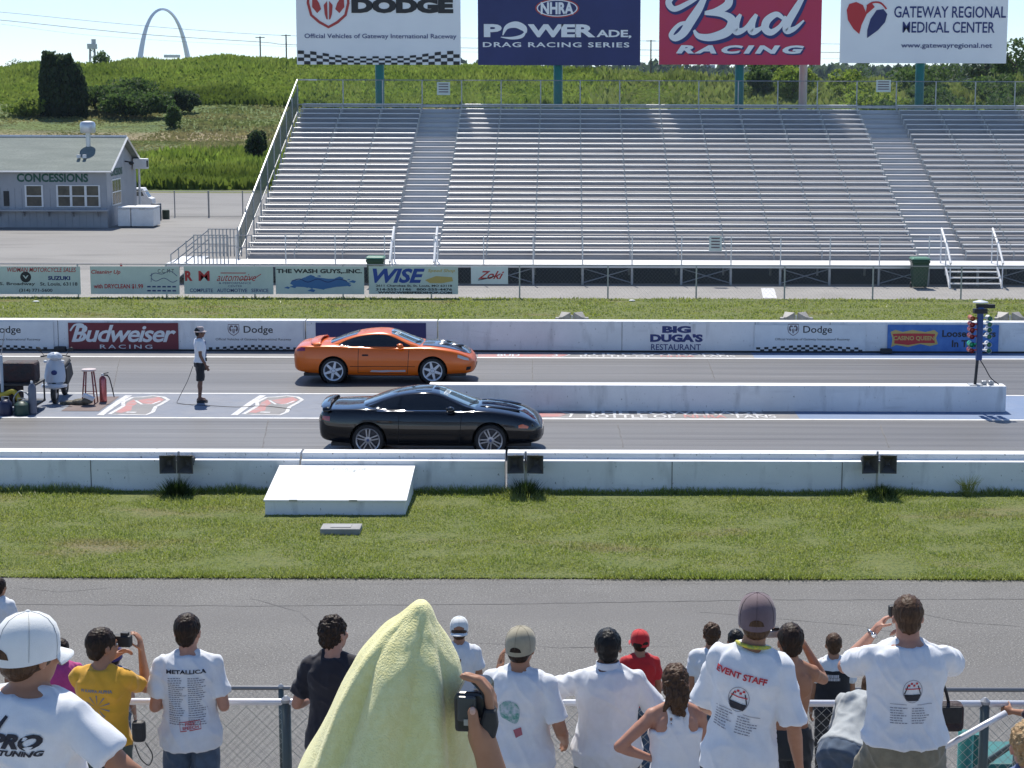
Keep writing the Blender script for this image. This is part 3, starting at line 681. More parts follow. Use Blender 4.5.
wheelie('dark green wheeled trash can behind the speed shop fence banner', 376, 287)

# ------------------------------------------------------------------ billboards over the stand
YB = Y0R + 26 * A_ + 1.3
M_bbw = mat('white billboard vinyl', (.84, .86, .86), .6, var=(.4, 4), col2=(.79, .81, .82))
def billboard(label, x0, x1, y1, postx, m):
    y0 = -40; a = at(x0, y1, Y=YB); b = at(x1, y0, Y=YB); w_, h_ = b.x - a.x, b.z - a.z
    e = thing('billboard', label, 'billboard', (at(postx, 90, Y=YB).x, YB, 0)); cx = (a.x + b.x) / 2 - e.location.x; cz = (a.z + b.z) / 2
    mb = MB(); mb.box((cx, .12, cz), (w_, .2, h_)); p = mb.build('panel', m, e)
    MB().tube([(0, .42, 0), (0, .42, b.z - .3)], .21, 16).build('post', M_teal, e, smooth=True)
    mb = MB()
    for zz in (a.z + .5, b.z - .6): mb.bb(cx - w_ * .46, cx + w_ * .46, .22, .34, zz - .08, zz + .08)
    mb.build('back_frame', M_teal, e)
    uu = U(w_, h_, x0, x1, y0, y1)
    f = bpy.data.objects.new('artwork', None)   # local frame of the artwork
    def u(x, y): q = uu(x, y); return (q[0] + cx, q[1] + cz)
    return e, u
# car maker board
e, u = billboard('white car maker billboard with chequered lower edge, leftmost of the four', 297, 460, 64.5, 379, M_bbw)
T(e, u, 'DODGE', 352, 453, -2, 13, M_black, bold=.07); T(e, u, 'Official Vehicles of Gateway International Raceway', 305, 456, 33.5, 39.5, M_navy, bold=.008)
M_ramred = mat('maroon ink', (.42, .05, .045), .55); ram(e, u, 329, 7, 20, M_ramred)
mb = MB()
for i in range(26):
    for j in range(4):
        if (i + j) % 2: continue
        fx = lambda i_: 298 + 161 * i_ / 26
        lo = lambda x: 51 + 6 * math.exp(-((x - 375) / 45) ** 2) - 1.0 * math.cos(x / 12)
        hi = lambda x: 64.5
        x0_, x1_ = fx(i), fx(i + 1); g = lambda x, j_: lo(x) + (hi(x) - lo(x)) * j_ / 4
        mb.add([(a, -.006, b) for a, b in (u(x0_, g(x0_, j)), u(x1_, g(x1_, j)), u(x1_, g(x1_, j + 1)), u(x0_, g(x0_, j + 1)))], [(0, 1, 2, 3)])
mb.build('chequered_band', M_black, e)
e, u = billboard('navy drag racing series billboard, second of the four', 478, 641, 65, 558, M_navyboard)
T(e, u, 'P', 484, 502, 24, 37, M_bbw, bold=.045); T(e, u, 'WER', 528, 596, 24, 37, M_bbw, bold=.045, spacing=.9); T(e, u, 'ADE,', 597, 632, 29.5, 38, M_bbw, bold=.03)
strokes(e, [([u(503, 35), u(507, 27), u(516, 24.5), u(524, 28), u(526, 33)], [.05, .2, .3, .28, .1]), ([u(501, 37), u(512, 38), u(522, 36), u(526, 31)], [.03, .12, .16, .05])], M_bbw, -.006)
T(e, u, 'DRAG RACING SERIES', 483, 630, 42, 47, M_bbw, bold=.02, spacing=1.15)
def ellipse(u, cx, cy, rx, ry, n=28): return [u(cx + rx * math.cos(2 * math.pi * i / n), cy + ry * math.sin(2 * math.pi * i / n)) for i in range(n)]
board_poly(e, ellipse(u, 557.5, 8, 22, 9.5), M_ramred, -.004, 'emblem_rim'); board_poly(e, ellipse(u, 557.5, 8, 20.5, 8.3), M_bbw, -.006, 'emblem_ring'); board_poly(e, ellipse(u, 557.5, 8, 19.3, 7.4), M_navyboard, -.008, 'emblem')
V, fs = glyphs('NHRA', u(574, 0)[0] - u(541, 0)[0], u(0, 2)[1] - u(0, 14)[1], bold=.04); c = u(557.5, 8); mb = MB(); mb.add([(c[0] + a, -.010, c[1] + b) for a, b in V], fs); mb.build('lettering', M_bbw, e)
e, u = billboard('crimson beer racing billboard with big white script, third of the four', 659, 823, 64.5, 740, M_redb)
def bud_script(e, u):
    B = [([u(688, -8), u(676, -6), u(668, 2), u(674, 9), u(688, 3), u(700, -4)], [.1, .22, .3, .26, .22, .12]),
         ([u(706, -6), u(699, 8), u(690, 22), u(683, 33), u(675, 38), u(671, 34), u(680, 24), u(694, 22)], [.2, .36, .42, .38, .3, .22, .18, .1]),
         ([u(700, 3), u(712, -6), u(727, -6), u(728, 4), u(716, 11), u(705, 13), u(722, 14), u(732, 20), u(728, 31), u(712, 37), u(699, 36), u(694, 30)], [.12, .2, .3, .38, .3, .16, .28, .4, .44, .36, .26, .12]),
         ([u(741, 14), u(736, 24), u(737, 31), u(745, 29), u(753, 20), u(757, 14)], [.14, .36, .36, .22, .2, .16]),
         ([u(757, 14), u(752, 24), u(753, 31), u(760, 29), u(766, 24)], [.16, .36, .36, .2, .1]),
         ([u(784, 18), u(777, 14), u(768, 20), u(766, 28), u(772, 32), u(781, 26), u(787, 16)], [.16, .26, .36, .36, .3, .2, .16]),
         ([u(805, -6), u(797, 8), u(789, 22), u(788, 30), u(796, 28), u(805, 20)], [.18, .32, .36, .34, .2, .08])]
    sh = [([(a + .07, b - .07) for a, b in p], w_) for p, w_ in B]
    strokes(e, [(p, [q * 1.5 for q in w_]) for p, w_ in sh], M_navy, -.004, 'letter_shadow'); strokes(e, B, M_bbw, -.02)
bud_script(e, u)
T(e, u, 'RACING', 677.5, 807.5, 46.4, 54.8, M_navy, bold=.06, shear=.25, spacing=1.35)
V, fs = glyphs('RACING', u(806, 0)[0] - u(676, 0)[0], u(0, 45)[1] - u(0, 53.5)[1], bold=.055, shear=.25, spacing=1.35); c = u(741, 49.2); mb = MB(); mb.add([(c[0] + a, -.010, c[1] + b) for a, b in V], fs); mb.build('lettering', M_bbw, e)
e, u = billboard('white medical center billboard with red and navy heart, rightmost of the four', 840, 1010, 63, 921, M_bbw)
T(e, u, 'GATEWAY REGIONAL', 894, 1008, 6, 17.5, M_navy, bold=.012); T(e, u, 'MEDICAL CENTER', 903, 997, 21.5, 32.5, M_navy, bold=.012); T(e, u, 'www.gatewayregional.net', 902, 995, 42.5, 49, M_navy, bold=.01)
board_poly(e, [u(*p) for p in ((865, 12), (862, 5), (855, 2), (848, 4), (845.5, 10), (847, 20), (853, 29), (859, 34), (861, 25), (866, 14), (874, 7), (871, 3), (866, 6))], M_redink, -.006)
board_poly(e, [u(*p) for p in ((876, 10), (883, 9), (887, 14), (885, 22), (878, 30), (867, 38), (867, 30), (870, 19))], M_navyboard, -.006, 'emblem'); strokes(e, [([u(866, 6), u(872, 2.5), u(880, 3), u(886, 9)], .08)], M_redink, -.006, 'emblem')

# ------------------------------------------------------------------ concession building
YC_ = gy(229); xc = at(108, 225, Y=YC_).x
cb = thing('concession_building', 'grey sided concession building with green shingle roof and serving windows', 'building', (xc, YC_, 0))
W_, Dp = 22.0, 6.8; ze = at(60, 168.5, Y=YC_).z; zrg = at(60, 138, Y=YC_ + Dp / 2).z
mb = MB(); mb.add([(-W_, 0, 0), (0, 0, 0), (0, Dp, 0), (-W_, Dp, 0), (-W_, 0, ze), (0, 0, ze), (0, Dp, ze), (-W_, Dp, ze), (0, Dp / 2, zrg - .08), (-W_, Dp / 2, zrg - .08)], [(0, 1, 5, 4), (1, 2, 6, 8, 5), (2, 3, 7, 6), (3, 0, 4, 9, 7), (4, 5, 8, 9), (6, 7, 9, 8)]); mb.build('wall', M_sid, cb)
sl = (zrg - ze) / (Dp / 2); mb = MB(); ov = .35
for s in (0, 1):
    y0_, y1_ = (-ov, Dp / 2) if s == 0 else (Dp + ov, Dp / 2)
    z0_, z1_ = ze - ov * sl + .06, zrg + .06
    mb.add([(-W_ - .3, y0_, z0_), (.32, y0_, z0_), (.32, y1_, z1_), (-W_ - .3, y1_, z1_), (-W_ - .3, y0_, z0_ - .07), (.32, y0_, z0_ - .07), (.32, y1_, z1_ - .07), (-W_ - .3, y1_, z1_ - .07)], [(0, 1, 2, 3), (4, 7, 6, 5), (0, 4, 5, 1), (1, 5, 6, 2), (0, 3, 7, 4)])
rf = mb.build('roof', M_shing, cb)
mb = MB(); mb.tube([(-W_ - .3, Dp / 2, zrg + .09), (.34, Dp / 2, zrg + .09)], .07, 6); mb.build('ridge_cap', M_white, rf)
mb = MB(); mb.tube([(.35, -ov, ze - ov * sl + .02), (.35, Dp / 2, zrg + .03), (.35, Dp + ov, ze - ov * sl + .02)], .06, 4); mb.tube([(-W_, -ov - .02, ze - ov * sl), (.33, -ov - .02, ze - ov * sl)], .05, 4); mb.build('fascia', M_white, rf)
def cw(x, y, Y=YC_): p = at(x, y, Y=Y); return p.x - xc, p.z
def window(px0, px1, py0, py1, cols, rows):
    a = cw(px0, py1); b = cw(px1, py0); mb = MB(); t = .09; f = .05
    mb.bb(a[0], b[0], -.05, .02, b[1] - f, b[1]); mb.bb(a[0], b[0], -.05, .02, a[1], a[1] + f); mb.bb(a[0], a[0] + t, -.047, .02, a[1] + f, b[1] - f); mb.bb(b[0] - t, b[0], -.047, .02, a[1] + f, b[1] - f)
    for i in range(1, cols): x = a[0] + (b[0] - a[0]) * i / cols; mb.bb(x - .06, x + .06, -.044, .02, a[1] + f, b[1] - f)
    for i in range(1, rows): z = a[1] + (b[1] - a[1]) * i / rows; mb.bb(a[0] + t, b[0] - t, -.04, .02, z - .03, z + .03)
    fr = mb.build('window', M_white, cb); g = MB(); g.bb(a[0] + .03, b[0] - .03, -.02, -.01, a[1] + .02, b[1] - .02); g.build('pane', M_dark, fr)
window(25.5, 43, 185, 207, 1, 2); window(57, 100, 185, 207, 3, 2)
mb = MB(); a = cw(4, 206); b = cw(9, 191); mb.bb(a[0], b[0], -.02, -.005, a[1], b[1]); mb.build('vent_opening', M_black, cb)
a = cw(17, 182); b = cw(88, 173.5); board_text(cb, 'CONCESSIONS', ((a[0] + b[0]) / 2, (a[1] + b[1]) / 2), b[0] - a[0], b[1] - a[1], mat('sign green', (.015, .09, .06), .6), y=-.012, bold=.035)
mb = MB(); a = cw(4, 213); mb.bb(-W_, .1, -.5, 0, a[1] + .12, a[1] + .2)
for i in range(12): x = -.5 - i * 1.25; mb.add([(x, -.4, a[1] + .12), (x, 0, a[1] + .12), (x, 0, a[1] - .2), (x + .04, -.4, a[1] + .12), (x + .04, 0, a[1] + .12), (x + .04, 0, a[1] - .2)], [(0, 2, 1), (3, 4, 5), (0, 3, 5, 2)])
mb.build('counter_shelf', M_sid, cb)
mb = MB()
for i in range(60): x = -i * .36; mb.bb(x - .012, x, -.012, -.001, .05, ze - 1.0 if i % 2 else ze - 1.02)
mb.build('siding_battens', mat('siding shadow gap', (.27, .28, .3), .8), cb)
# gable end: window, sign, lamp
mb = MB(); mb.bb(.0, .04, 1.0, 3.0, 1.05, 2.4); wf = mb.build('window', M_white, cb); mb = MB()
for i in range(3): mb.bb(.035, .05, 1.08 + i * .64, 1.62 + i * .64, 1.12, 2.33)
mb.build('pane', M_dark, wf); mb = MB(); mb.bb(.052, .06, 1.0, 3.0, 1.7, 1.76); mb.build('window_bar', M_white, wf)
V, fs = glyphs('CONCESSIONS', 2.6, .38, bold=.03); mb = MB(); mb.add([(.02, 2.2 + a, 2.75 + b) for a, b in V], fs); mb.build('lettering', mat('sign green', (0, 0, 0)), cb)
mb = MB(); mb.tube([(0, 4.2, 3.2), (.3, 4.2, 3.15)], .04, 6); mb.ell((.35, 4.2, 3.1), (.14, .14, .1)); mb.build('wall_lamp', M_black, cb)
mb = MB(); p = cw(86, 145, YC_ + 1.9); x0_ = p[0]; yv = 2.4; zv = ze + sl * yv
mb.tube([(x0_, yv, zv), (x0_, yv, zv + .75)], .12, 10); mb.lathe([(.36, .72), (.40, .8), (.40, 1.15), (.34, 1.28), (.12, 1.33)], (x0_, yv, zv), 18); mb.build('roof_vent', mat('galvanised sheet', (.6, .61, .62), .35, metal=.6), rf, smooth=30)
mb = MB(); mb.box((x0_ - .15, .9, ze + sl * .9 + .2), (.16, .2, .18)); mb.box((x0_ + .15, .9, ze + sl * .9 + .2), (.16, .2, .18)); mb.build('floodlight', M_white, rf)
mb = MB(); mb.tube([(.3, Dp - .6, 0), (.3, Dp - .6, 3.0)], .07, 6); mb.box((.45, Dp - .8, 3.0), (.75, .5, .55)); mb.build('wall_fan_unit', M_white, cb, bevel=.03); MB().box((.83, Dp - .9, 3.0), (.04, .3, .35)).build('fan_grille', M_black, cb)
# chest freezers, cart, drums beside it
def chest(label, px0, px1, py_t, py_b, d=1.0):
    p = at((px0 + px1) / 2 + 2, 228, Z=0); p.y = YC_ + .15; w_ = (px1 - px0) * (p.y) / F; h_ = .95; p.x = max(p.x, xc + .08 + w_ / 2)
    t = thing('chest_freezer', label, 'freezer', (p.x, p.y + d / 2, 0)); MB().box((0, 0, h_ / 2 + .03), (w_, d, h_ - .06)).build('cabinet', M_white, t, bevel=.03)
    MB().box((0, 0, h_ + .06), (w_ + .03, d + .03, .09)).build('lid', M_white, t, bevel=.03); MB().box((0, -d / 2 - .03, h_ + .02), (.25, .05, .05)).build('handle', M_galv, t); return t
chest('white chest freezer beside the concession building, left one of the pair', 115, 127.5, 208, 227, 1.2)
chest('white chest freezer beside the concession building, right one of the pair', 128.5, 151, 206, 226.5, 1.6)
p = at(138.5, 212, Z=0); gc = thing('utility_cart', 'small white utility cart with a sloped windshield behind the freezers', 'cart', (p.x, p.y, 0), R(0))
mb = MB(); sec = lambda x: [(x, -.55, 0)]
gc.scale = (.8, .8, .78); prof = [(-.95, .35), (-.95, 1.05), (-.6, 1.15), (-.35, 1.75), (.45, 1.78), (.85, 1.1), (1.1, 1.0), (1.15, .4)]
mb.loft([[(a, -.6, b) for a, b in prof], [(a, .6, b) for a, b in prof]]); mb.build('cab', M_white, gc, fix=True, bevel=.04)
MB().poly([(-.28, -.61, 1.2), (.55, -.61, 1.2), (.38, -.61, 1.65), (-.15, -.61, 1.65)]).build('side_window', M_dark, gc)
mb = MB(); mb.add([(.47, -.45, 1.73), (.47, .45, 1.73), (.86, .45, 1.13), (.86, -.45, 1.13)], [(0, 1, 2, 3)]); mb.build('windshield', M_dark, gc)
for x in (-.55, .7):
    for y in (-.55, .55): MB().lathe([(.26, -.08), (.28, 0), (.26, .08)], (x, y, .28), 16, 'y').build('wheel', M_blk, gc)
for px, py, r_, h_, lb in ((156.5, 220, .28, .9, 'dark blue drum beside the white freezers, larger of two'), (166, 219, .2, .5, 'small dark green barrel beside the blue drum')):
    p = at(px, py, Z=0); o = MB().lathe([(r_ * .95, 0), (r_, .04), (r_, h_ * .33), (r_ * 1.04, h_ * .35), (r_, h_ * .37), (r_, h_ * .66), (r_ * 1.04, h_ * .68), (r_, h_ * .7), (r_, h_ - .02), (r_ * .9, h_)], (0, 0, 0), 18).build('drum', mat('drum ' + lb[:9], (.03, .045, .07) if h_ > .6 else (.03, .05, .03), .5), smooth=30)
    o.location = (p.x, p.y, 0); tag(o, lb, 'drum')
# red cone at the ramp
p = at(177, 257, Z=0); tc = thing('traffic_cone', 'red and white traffic cone at the foot of the grandstand ramp', 'traffic cone', (p.x, Y_ST + .6, 0)); 
MB().lathe([(.17, .03), (.09, .35), (.03, .68), (0.02, .7)], (0, 0, 0), 16).build('cone_body', mat('cone red', (.6, .06, .03), .5), tc, smooth=40); MB().box((0, 0, .015), (.4, .4, .03)).build('cone_base', mat('cone red', (0, 0, 0)), tc); MB().lathe([(.125, .26), (.075, .46)], (0, 0, 0), 16, cap=False).build('white_band', M_white, tc)
# back fence of the lot
bf = thing('lot_fence', 'wire fence with thin steel posts along the far edge of the parking lot', 'fence', (0, gy(218), 0)); yf = gy(218)
fx = lambda p: at(p, 218, Y=yf).x
for p_ in (-60, -20, 20, 60, 100, 175, 209, 243, 280): MB().tube([(fx(p_), 0, 0), (fx(p_), 0, 1.45)], .05 if p_ == 209 else .035, 6).build('fence_post', M_galv, bf)
mb = MB()
for z in (1.4, .05): mb.tube([(fx(-60), 0, z), (fx(280), 0, z)], .02, 4)
for i in range(240):
    x = fx(-60) + i * .09
    for s in (-1, 1): mb.tube([(x, s * .01, .05), (x + s * 1.2, s * .01, 1.4)], .0016, 3, cap=False)
mb.build('wire_mesh', M_galvw, bf)
# ------------------------------------------------------------------ vegetation
def leafmat(name, c1, c2, s=1.2): return translucent(multi(mat(name, c1, .7, var=(s, 5), col2=c2, ramp=(.38, .62), spec=.25), [(s * 7, 2, (1, 1, 1), [x * 1.7 for x in c1], .58, .75), (s * .35, 4, (.6, 1, 1), [x * .55 for x in c1], .5, .66)]), .45)
M_lf = [leafmat('leaf green', (.15, .215, .032), (.20, .25, .05), .14), leafmat('leaf dark green', (.035, .06, .024), (.055, .085, .035), .6), leafmat('weed yellow green', (.15, .20, .045), (.20, .22, .07), .3), leafmat('leaf mid green', (.055, .10, .025), (.085, .13, .035), .5)]
def leaves(P, size, elong=1.0, up=0.0):
    """one bent leaf-clump quad at each point, numpy"""
    n = len(P); a = RNG.uniform(0, 2 * np.pi, n); b = RNG.normal(0, .7, n); s = size * RNG.uniform(.6, 1.35, n)
    u = np.stack([np.cos(a), np.sin(a), np.sin(b) * .5], 1); v = np.stack([-np.sin(a) * np.sin(b), np.cos(a) * np.sin(b), np.cos(b) + up], 1)
    v /= np.linalg.norm(v, axis=1)[:, None]; u *= s[:, None]; v *= (s * elong)[:, None]
    V = np.stack([P - u * .5, P - v * .5 + u * .1, P + u * .5, P + v * .5], 1).reshape(-1, 3)
    return V, np.arange(n * 4).reshape(-1, 4)
def crown_points(c, r, n, lobes=14, thick=.5):
    """points gathered in uneven lobes near the surface of a crown"""
    out = []; c = np.array(c); r = np.array(r)
    L = []
    for i in range(lobes):
        d = RNG.normal(size=3); d /= np.linalg.norm(d); L.append((c + d * r * RNG.uniform(.35, .8), RNG.uniform(.28, .5)))
    k = n // lobes
    for lc, ls in L:
        d = RNG.normal(size=(k, 3)); d /= np.linalg.norm(d, axis=1)[:, None]
        out.append(lc + d * r * ls * (RNG.uniform(thick, 1.05, k) ** .6)[:, None])
    return np.concatenate(out)
def tree(label, px, Y, w_, h_, m, n=2500, size=.35, lobes=16, trunk=True, cat='tree', name='tree', group=None, base=.12, zoff=None):
    X = at(px, 80, Y=Y).x; z = hz(X, Y) if zoff is None else zoff
    t = thing(name, label, cat, (X, Y, z - .1), group=group)
    P = crown_points((0, 0, h_ * (base + (1 - base) / 2)), (w_ / 2, w_ / 2, h_ * (1 - base) / 2 * 1.05), n, lobes); P[:, 2] = np.maximum(P[:, 2], .05)
    V, Fq = leaves(P, size); npmesh('crown', V, Fq, m, t)
    if trunk:
        mb = MB(); mb.tube([(0, 0, 0), (.05 * w_ * .3, 0, h_ * .4), (0, 0, h_ * .8)], [w_ * .035 + .04, w_ * .025 + .03, .02], 7)
        for i in range(5): a = i * 1.3; mb.tube([(0, 0, h_ * (.2 + .1 * i)), (math.cos(a) * w_ * .3, math.sin(a) * w_ * .3, h_ * (.4 + .1 * i))], [w_ * .015 + .02, .015], 5)
        mb.build('trunk', M_wood, t)
    return t
# the clustered dark cedar and shrubs on the slope
def zpix(px, py, Y): return at(px, py, Y=Y).z
g_ = thing('cedar_tree', 'tall dark cedar clump standing alone on the hillside above the concession building', 'tree', (at(62, 90, Y=262).x, 262, hz(at(62, 90, Y=262).x, 262)))
zt_ = zpix(52, 53, 262) - g_.location.z; pts = []
for (dx, hh, ww) in ((-1.5, 1.0, 1.25), (.5, .96, 1.45), (1.5, .82, 1.5), (2.1, .6, 1.3), (-2.0, .8, 1.0), (-.4, .85, 1.6)):
    k = 2000; tt = RNG.uniform(0, 1, k) ** .8; a = RNG.uniform(0, 6.28, k); rr_ = ww * (1.0 - .12 * np.cos(tt * 3.1) - tt ** 5 * .55) * RNG.uniform(.55, 1.08, k)
    pts.append(np.stack([dx + rr_ * np.cos(a), rr_ * np.sin(a), tt * zt_ * hh * RNG.uniform(.96, 1.03, k)], 1))
V, Fq = leaves(np.concatenate(pts), .42, 1.3, .4); npmesh('crown', V, Fq, M_lf[1], g_)
mb = MB()
for dx in (-1.55, .1, 1.4): mb.tube([(dx, 0, 0), (dx, 0, zt_ * .7)], [.2, .05], 7)
mb.build('trunk', M_wood, g_)
tree('small dark conical cedar on the slope just left of the grandstand rail', 255, 172, 2.0, 3.3, M_lf[1], 1500, .3)
tree('small conical cedar on the hillside right of the shrub thicket', 172, 250, 2.6, 3.2, M_lf[3], 1400, .35)
tree('round dark bush high on the hillside right of the thicket', 183, 268, 4.6, 3.4, M_lf[1], 1500, .4, trunk=False, name='bush', cat='bush')
for i, (px, Y, w_, h_, lb) in enumerate(((30, 262, 7, 2.5, 'low bush left of the dark cedar clump'), (92, 268, 9, 4.2, 'broad thicket bush just right of the dark cedar clump'), (112, 262, 9, 4.0, 'broad thicket bush in the middle of the hillside'), (128, 270, 9, 4.6, 'tallest thicket bush in the middle of the hillside'), (146, 262, 8, 3.6, 'right end bush of the hillside thicket'))):
    tree(lb, px, Y, w_, h_, M_lf[3 if i else 0], 2600, .42, 18, trunk=False, name='bush', cat='bush')
# stuff: tall weeds over the slopes
def weeds(name, label, n, fn, hgt, wid, m):
    P = []
    while len(P) < n:
        px, Y = fn(); X = at(px, 80, Y=Y).x; P.append((X, Y, hz(X, Y)))
    P = np.array(P); k = len(P); a = RNG.uniform(0, 3.14, k); h_ = hgt * RNG.uniform(.35, 1.25, k); w_ = wid * RNG.uniform(.5, 1.4, k)
    # patchy height
    nz = np.array([noise.noise(Vector((p[0] * .12, p[1] * .05, 1))) for p in P]); h_ *= np.clip(.8 + nz * 1.3, .15, 1.6)
    u = np.stack([np.cos(a) * w_, np.sin(a) * w_ * .4, np.zeros(k)], 1); tl = np.stack([RNG.normal(0, .25, k) * h_, RNG.normal(0, .2, k) * h_, h_], 1)
    V = np.stack([P - u * .3, P + u * .3, P + u * .5 + tl * .65, P + tl, P - u * .5 + tl * .6], 1).reshape(-1, 3)
    o = npmesh(name, V, np.arange(k * 5).reshape(-1, 5), m); return tag(o, label, 'weeds', kind='stuff')
ru = RNG.uniform
weeds('weeds', 'lush weeds and low shrubs beyond the parking lot', 22000, lambda: (ru(90, 330), 134 + 48 * ru() ** 1.2), 1.0, .35, M_lf[0])
weeds('tall_grass', 'tall grass covering the upper hillside behind the grandstand', 80000, lambda: (ru(-60, 700), ru(275, 345)), 1.15, .55, M_lf[0])
weeds('low_grass', 'short dry grass on the lower hillside', 22000, lambda: (ru(-40, 330), ru(186, 275)), .3, .4, leafmat('dry grass', (.22, .20, .09), (.13, .17, .05), .06))
weeds('scrub', 'yellow green scrub behind the right half of the grandstand', 30000, lambda: (ru(600, 1100), ru(190, 345)), 1.6, .7, M_lf[2])
# bushes at right, then the distant tree line
for i in range(30):
    px = 842 + (i * 37) % 215; Y = 205 + (i * 53) % 110
    w_ = ru(6, 11); h_ = ru(3.4, 4.8) + (Y - 205) * .008
    tree('%s bush on the overgrown bank behind the right billboard' % ('dark green' if i % 3 else 'olive green'), px, Y, w_, h_, M_lf[[0, 3, 3][i % 3]], 900, .5, 10, trunk=False, name='bush', cat='bush', group='dark bank bushes' if i % 3 else 'olive bank bushes')
for px, Y, w_, h_, k, lb in ((780, 330, 13, 6.5, 3, 'large round tree between the crimson and white billboards'), (760, 300, 6, 5.0, 3, 'small round tree left of the pale pole'), (793, 290, 7, 6.6, 0, 'bushy tree right beside the pale pole'), (855, 600, 16, 11.5, 3, 'distant round tree left of the white billboard post'), (935, 400, 13, 8.6, 3, 'tree behind the post of the white billboard'), (985, 380, 14, 8.6, 1, 'dark tree near the right edge on the skyline'), (1015, 360, 11, 9.8, 3, 'tall tree at the right edge on the skyline'), (15, 900, 12, 15, 3, 'far tree on the skyline at the left edge'), (101, 420, 8, 8.8, 3, 'low tree on the skyline beside the small tower')):
    tree(lb, px, Y, w_, h_ + (hz(0, 0)), M_lf[k], 1600, .55, 16, zoff=hz(at(px, 80, Y=Y).x, Y))
P = []
for i in range(900):
    X = ru(-100, 900); Y = ru(1500, 2600); s_ = ru(12, 26); q = crown_points((X, Y, 9), (s_, s_ * .6, ru(9, 17)), 60, 4); P.append(q)
V, Fq = leaves(np.concatenate(P), 6); tag(npmesh('distant_woods', V, Fq, leafmat('far woods green', (.05, .08, .035), (.07, .10, .045), .02)), 'far belt of hazy woods on the horizon', 'woods', kind='stuff')
# grass on the near verge
def verge(name, label, x0, x1, y0, y1, n, h_, w_, m, patches=None):
    P = np.stack([ru(x0, x1, n), ru(y0, y1, n), np.full(n, .015)], 1)
    nz = np.array([noise.noise(Vector((p[0] * .7, p[1] * 1.2, 5))) + .5 * noise.noise(Vector((p[0] * 2.6, p[1] * 3, 9))) for p in P])
    keep = nz > RNG.uniform(-1.0, -.15, n); P = P[keep]; nz = nz[keep]; n = len(P)
    hh = h_ * RNG.uniform(.5, 1.3, n) * np.clip(.9 + nz, .4, 1.6); a = ru(0, 6.28, n)
    if patches:
        for cx, cy, rx, ry, hm in patches:
            d = ((P[:, 0] - cx) / rx) ** 2 + ((P[:, 1] - cy) / ry) ** 2; hh *= 1 + (hm - 1) * np.exp(-d)
    u = np.stack([np.cos(a), np.sin(a), np.zeros(n)], 1) * (w_ * ru(.6, 1.3, n))[:, None]; t = np.stack([RNG.normal(0, .5, n) * hh, RNG.normal(0, .5, n) * hh, hh], 1)
    V = np.stack([P - u * .5, P + u * .5, P + t], 1).reshape(-1, 3)
    return tag(npmesh(name, V, np.arange(n * 3).reshape(-1, 3), m), label, 'grass', kind='stuff')
M_gr = translucent(multi(mat('grass blades', (.19, .25, .03), .4, var=(.9, 5), col2=(.25, .28, .05), spec=.7), [(40, 1, (1, 1, 1), (.42, .45, .24), .56, .66), (.5, 5, (.6, 1.6, 1), (.27, .22, .10), .60, .74)]), .5)
SPX = [at(p, 494, Z=0).x for p in (180, 526, 878)]
pt = [(x, Y_W - .5, .38, .25, 3.4) for x in SPX]
verge('grass', 'mown green grass on the verge before the near wall', -11.5, 10.5, Y_EDGE - .03, Y_W - .01, 170000, .045, .02, M_gr, pt)
n_ = 9000; xw = ru(-12, 11, n_)
verge('grass_tufts', 'longer grass tufts along the foot of the near wall', -11.5, 10.5, Y_W - .22, Y_W - .01, 9000, .12, .02, M_gr, pt)
verge('grass_tufts', 'ragged grass fringe along the service road edge', -10, 9, Y_EDGE - .07, Y_EDGE + .12, 9000, .06, .018, M_gr)
verge('grass', 'grass strip between the far wall and the banner fence', -21, 19, Y_FW + .5, Y_FEN + .05, 80000, .06, .05, M_gr)
for i, (x, lb) in enumerate(zip(SPX, ('leftmost', 'middle', 'rightmost'))):
    k = 700; r_ = np.abs(RNG.normal(0, .5, k)); a = RNG.uniform(0, 6.28, k); P = np.stack([r_ * .34 * np.cos(a), r_ * .22 * np.sin(a), np.zeros(k)], 1); hh = np.clip(.34 - r_ * .2, .08, .4) * RNG.uniform(.6, 1.2, k) * (.75 if i == 2 else 1); aa = RNG.uniform(0, 6.28, k); u = np.stack([np.cos(aa), np.sin(aa), np.zeros(k)], 1) * .022
    t = np.stack([RNG.normal(0, .35, k) * hh + P[:, 0] * .5, RNG.normal(0, .3, k) * hh + P[:, 1] * .4, hh], 1); V = np.stack([P - u * .5, P + u * .5, P + t], 1).reshape(-1, 3)
    o = npmesh('grass_clump', V, np.arange(k * 3).reshape(-1, 3), leafmat('rank grass', (.03, .055, .012), (.05, .08, .02), 3)); o.location = (x, Y_W - .42, .01); tag(o, 'tall dark green grass clump under the %s pair of near speakers' % lb, 'grass clump', 'grass clumps under the near speakers')
n = 60; mb = MB()
for i in range(70):
    x = SPX[2] + 1.6 + random.gauss(0, .05); y = Y_W - .25 + random.gauss(0, .04); a = random.uniform(-.25, .25)
    mb.tube([(x, y, 0), (x + a * .4, y, .22), (x + a, y - .02, random.uniform(.25, .42))], [.005, .004, .001], 3)
tag(mb.build('weed_plant', M_gr), 'spiky tall weed growing against the near wall at the right', 'weed')
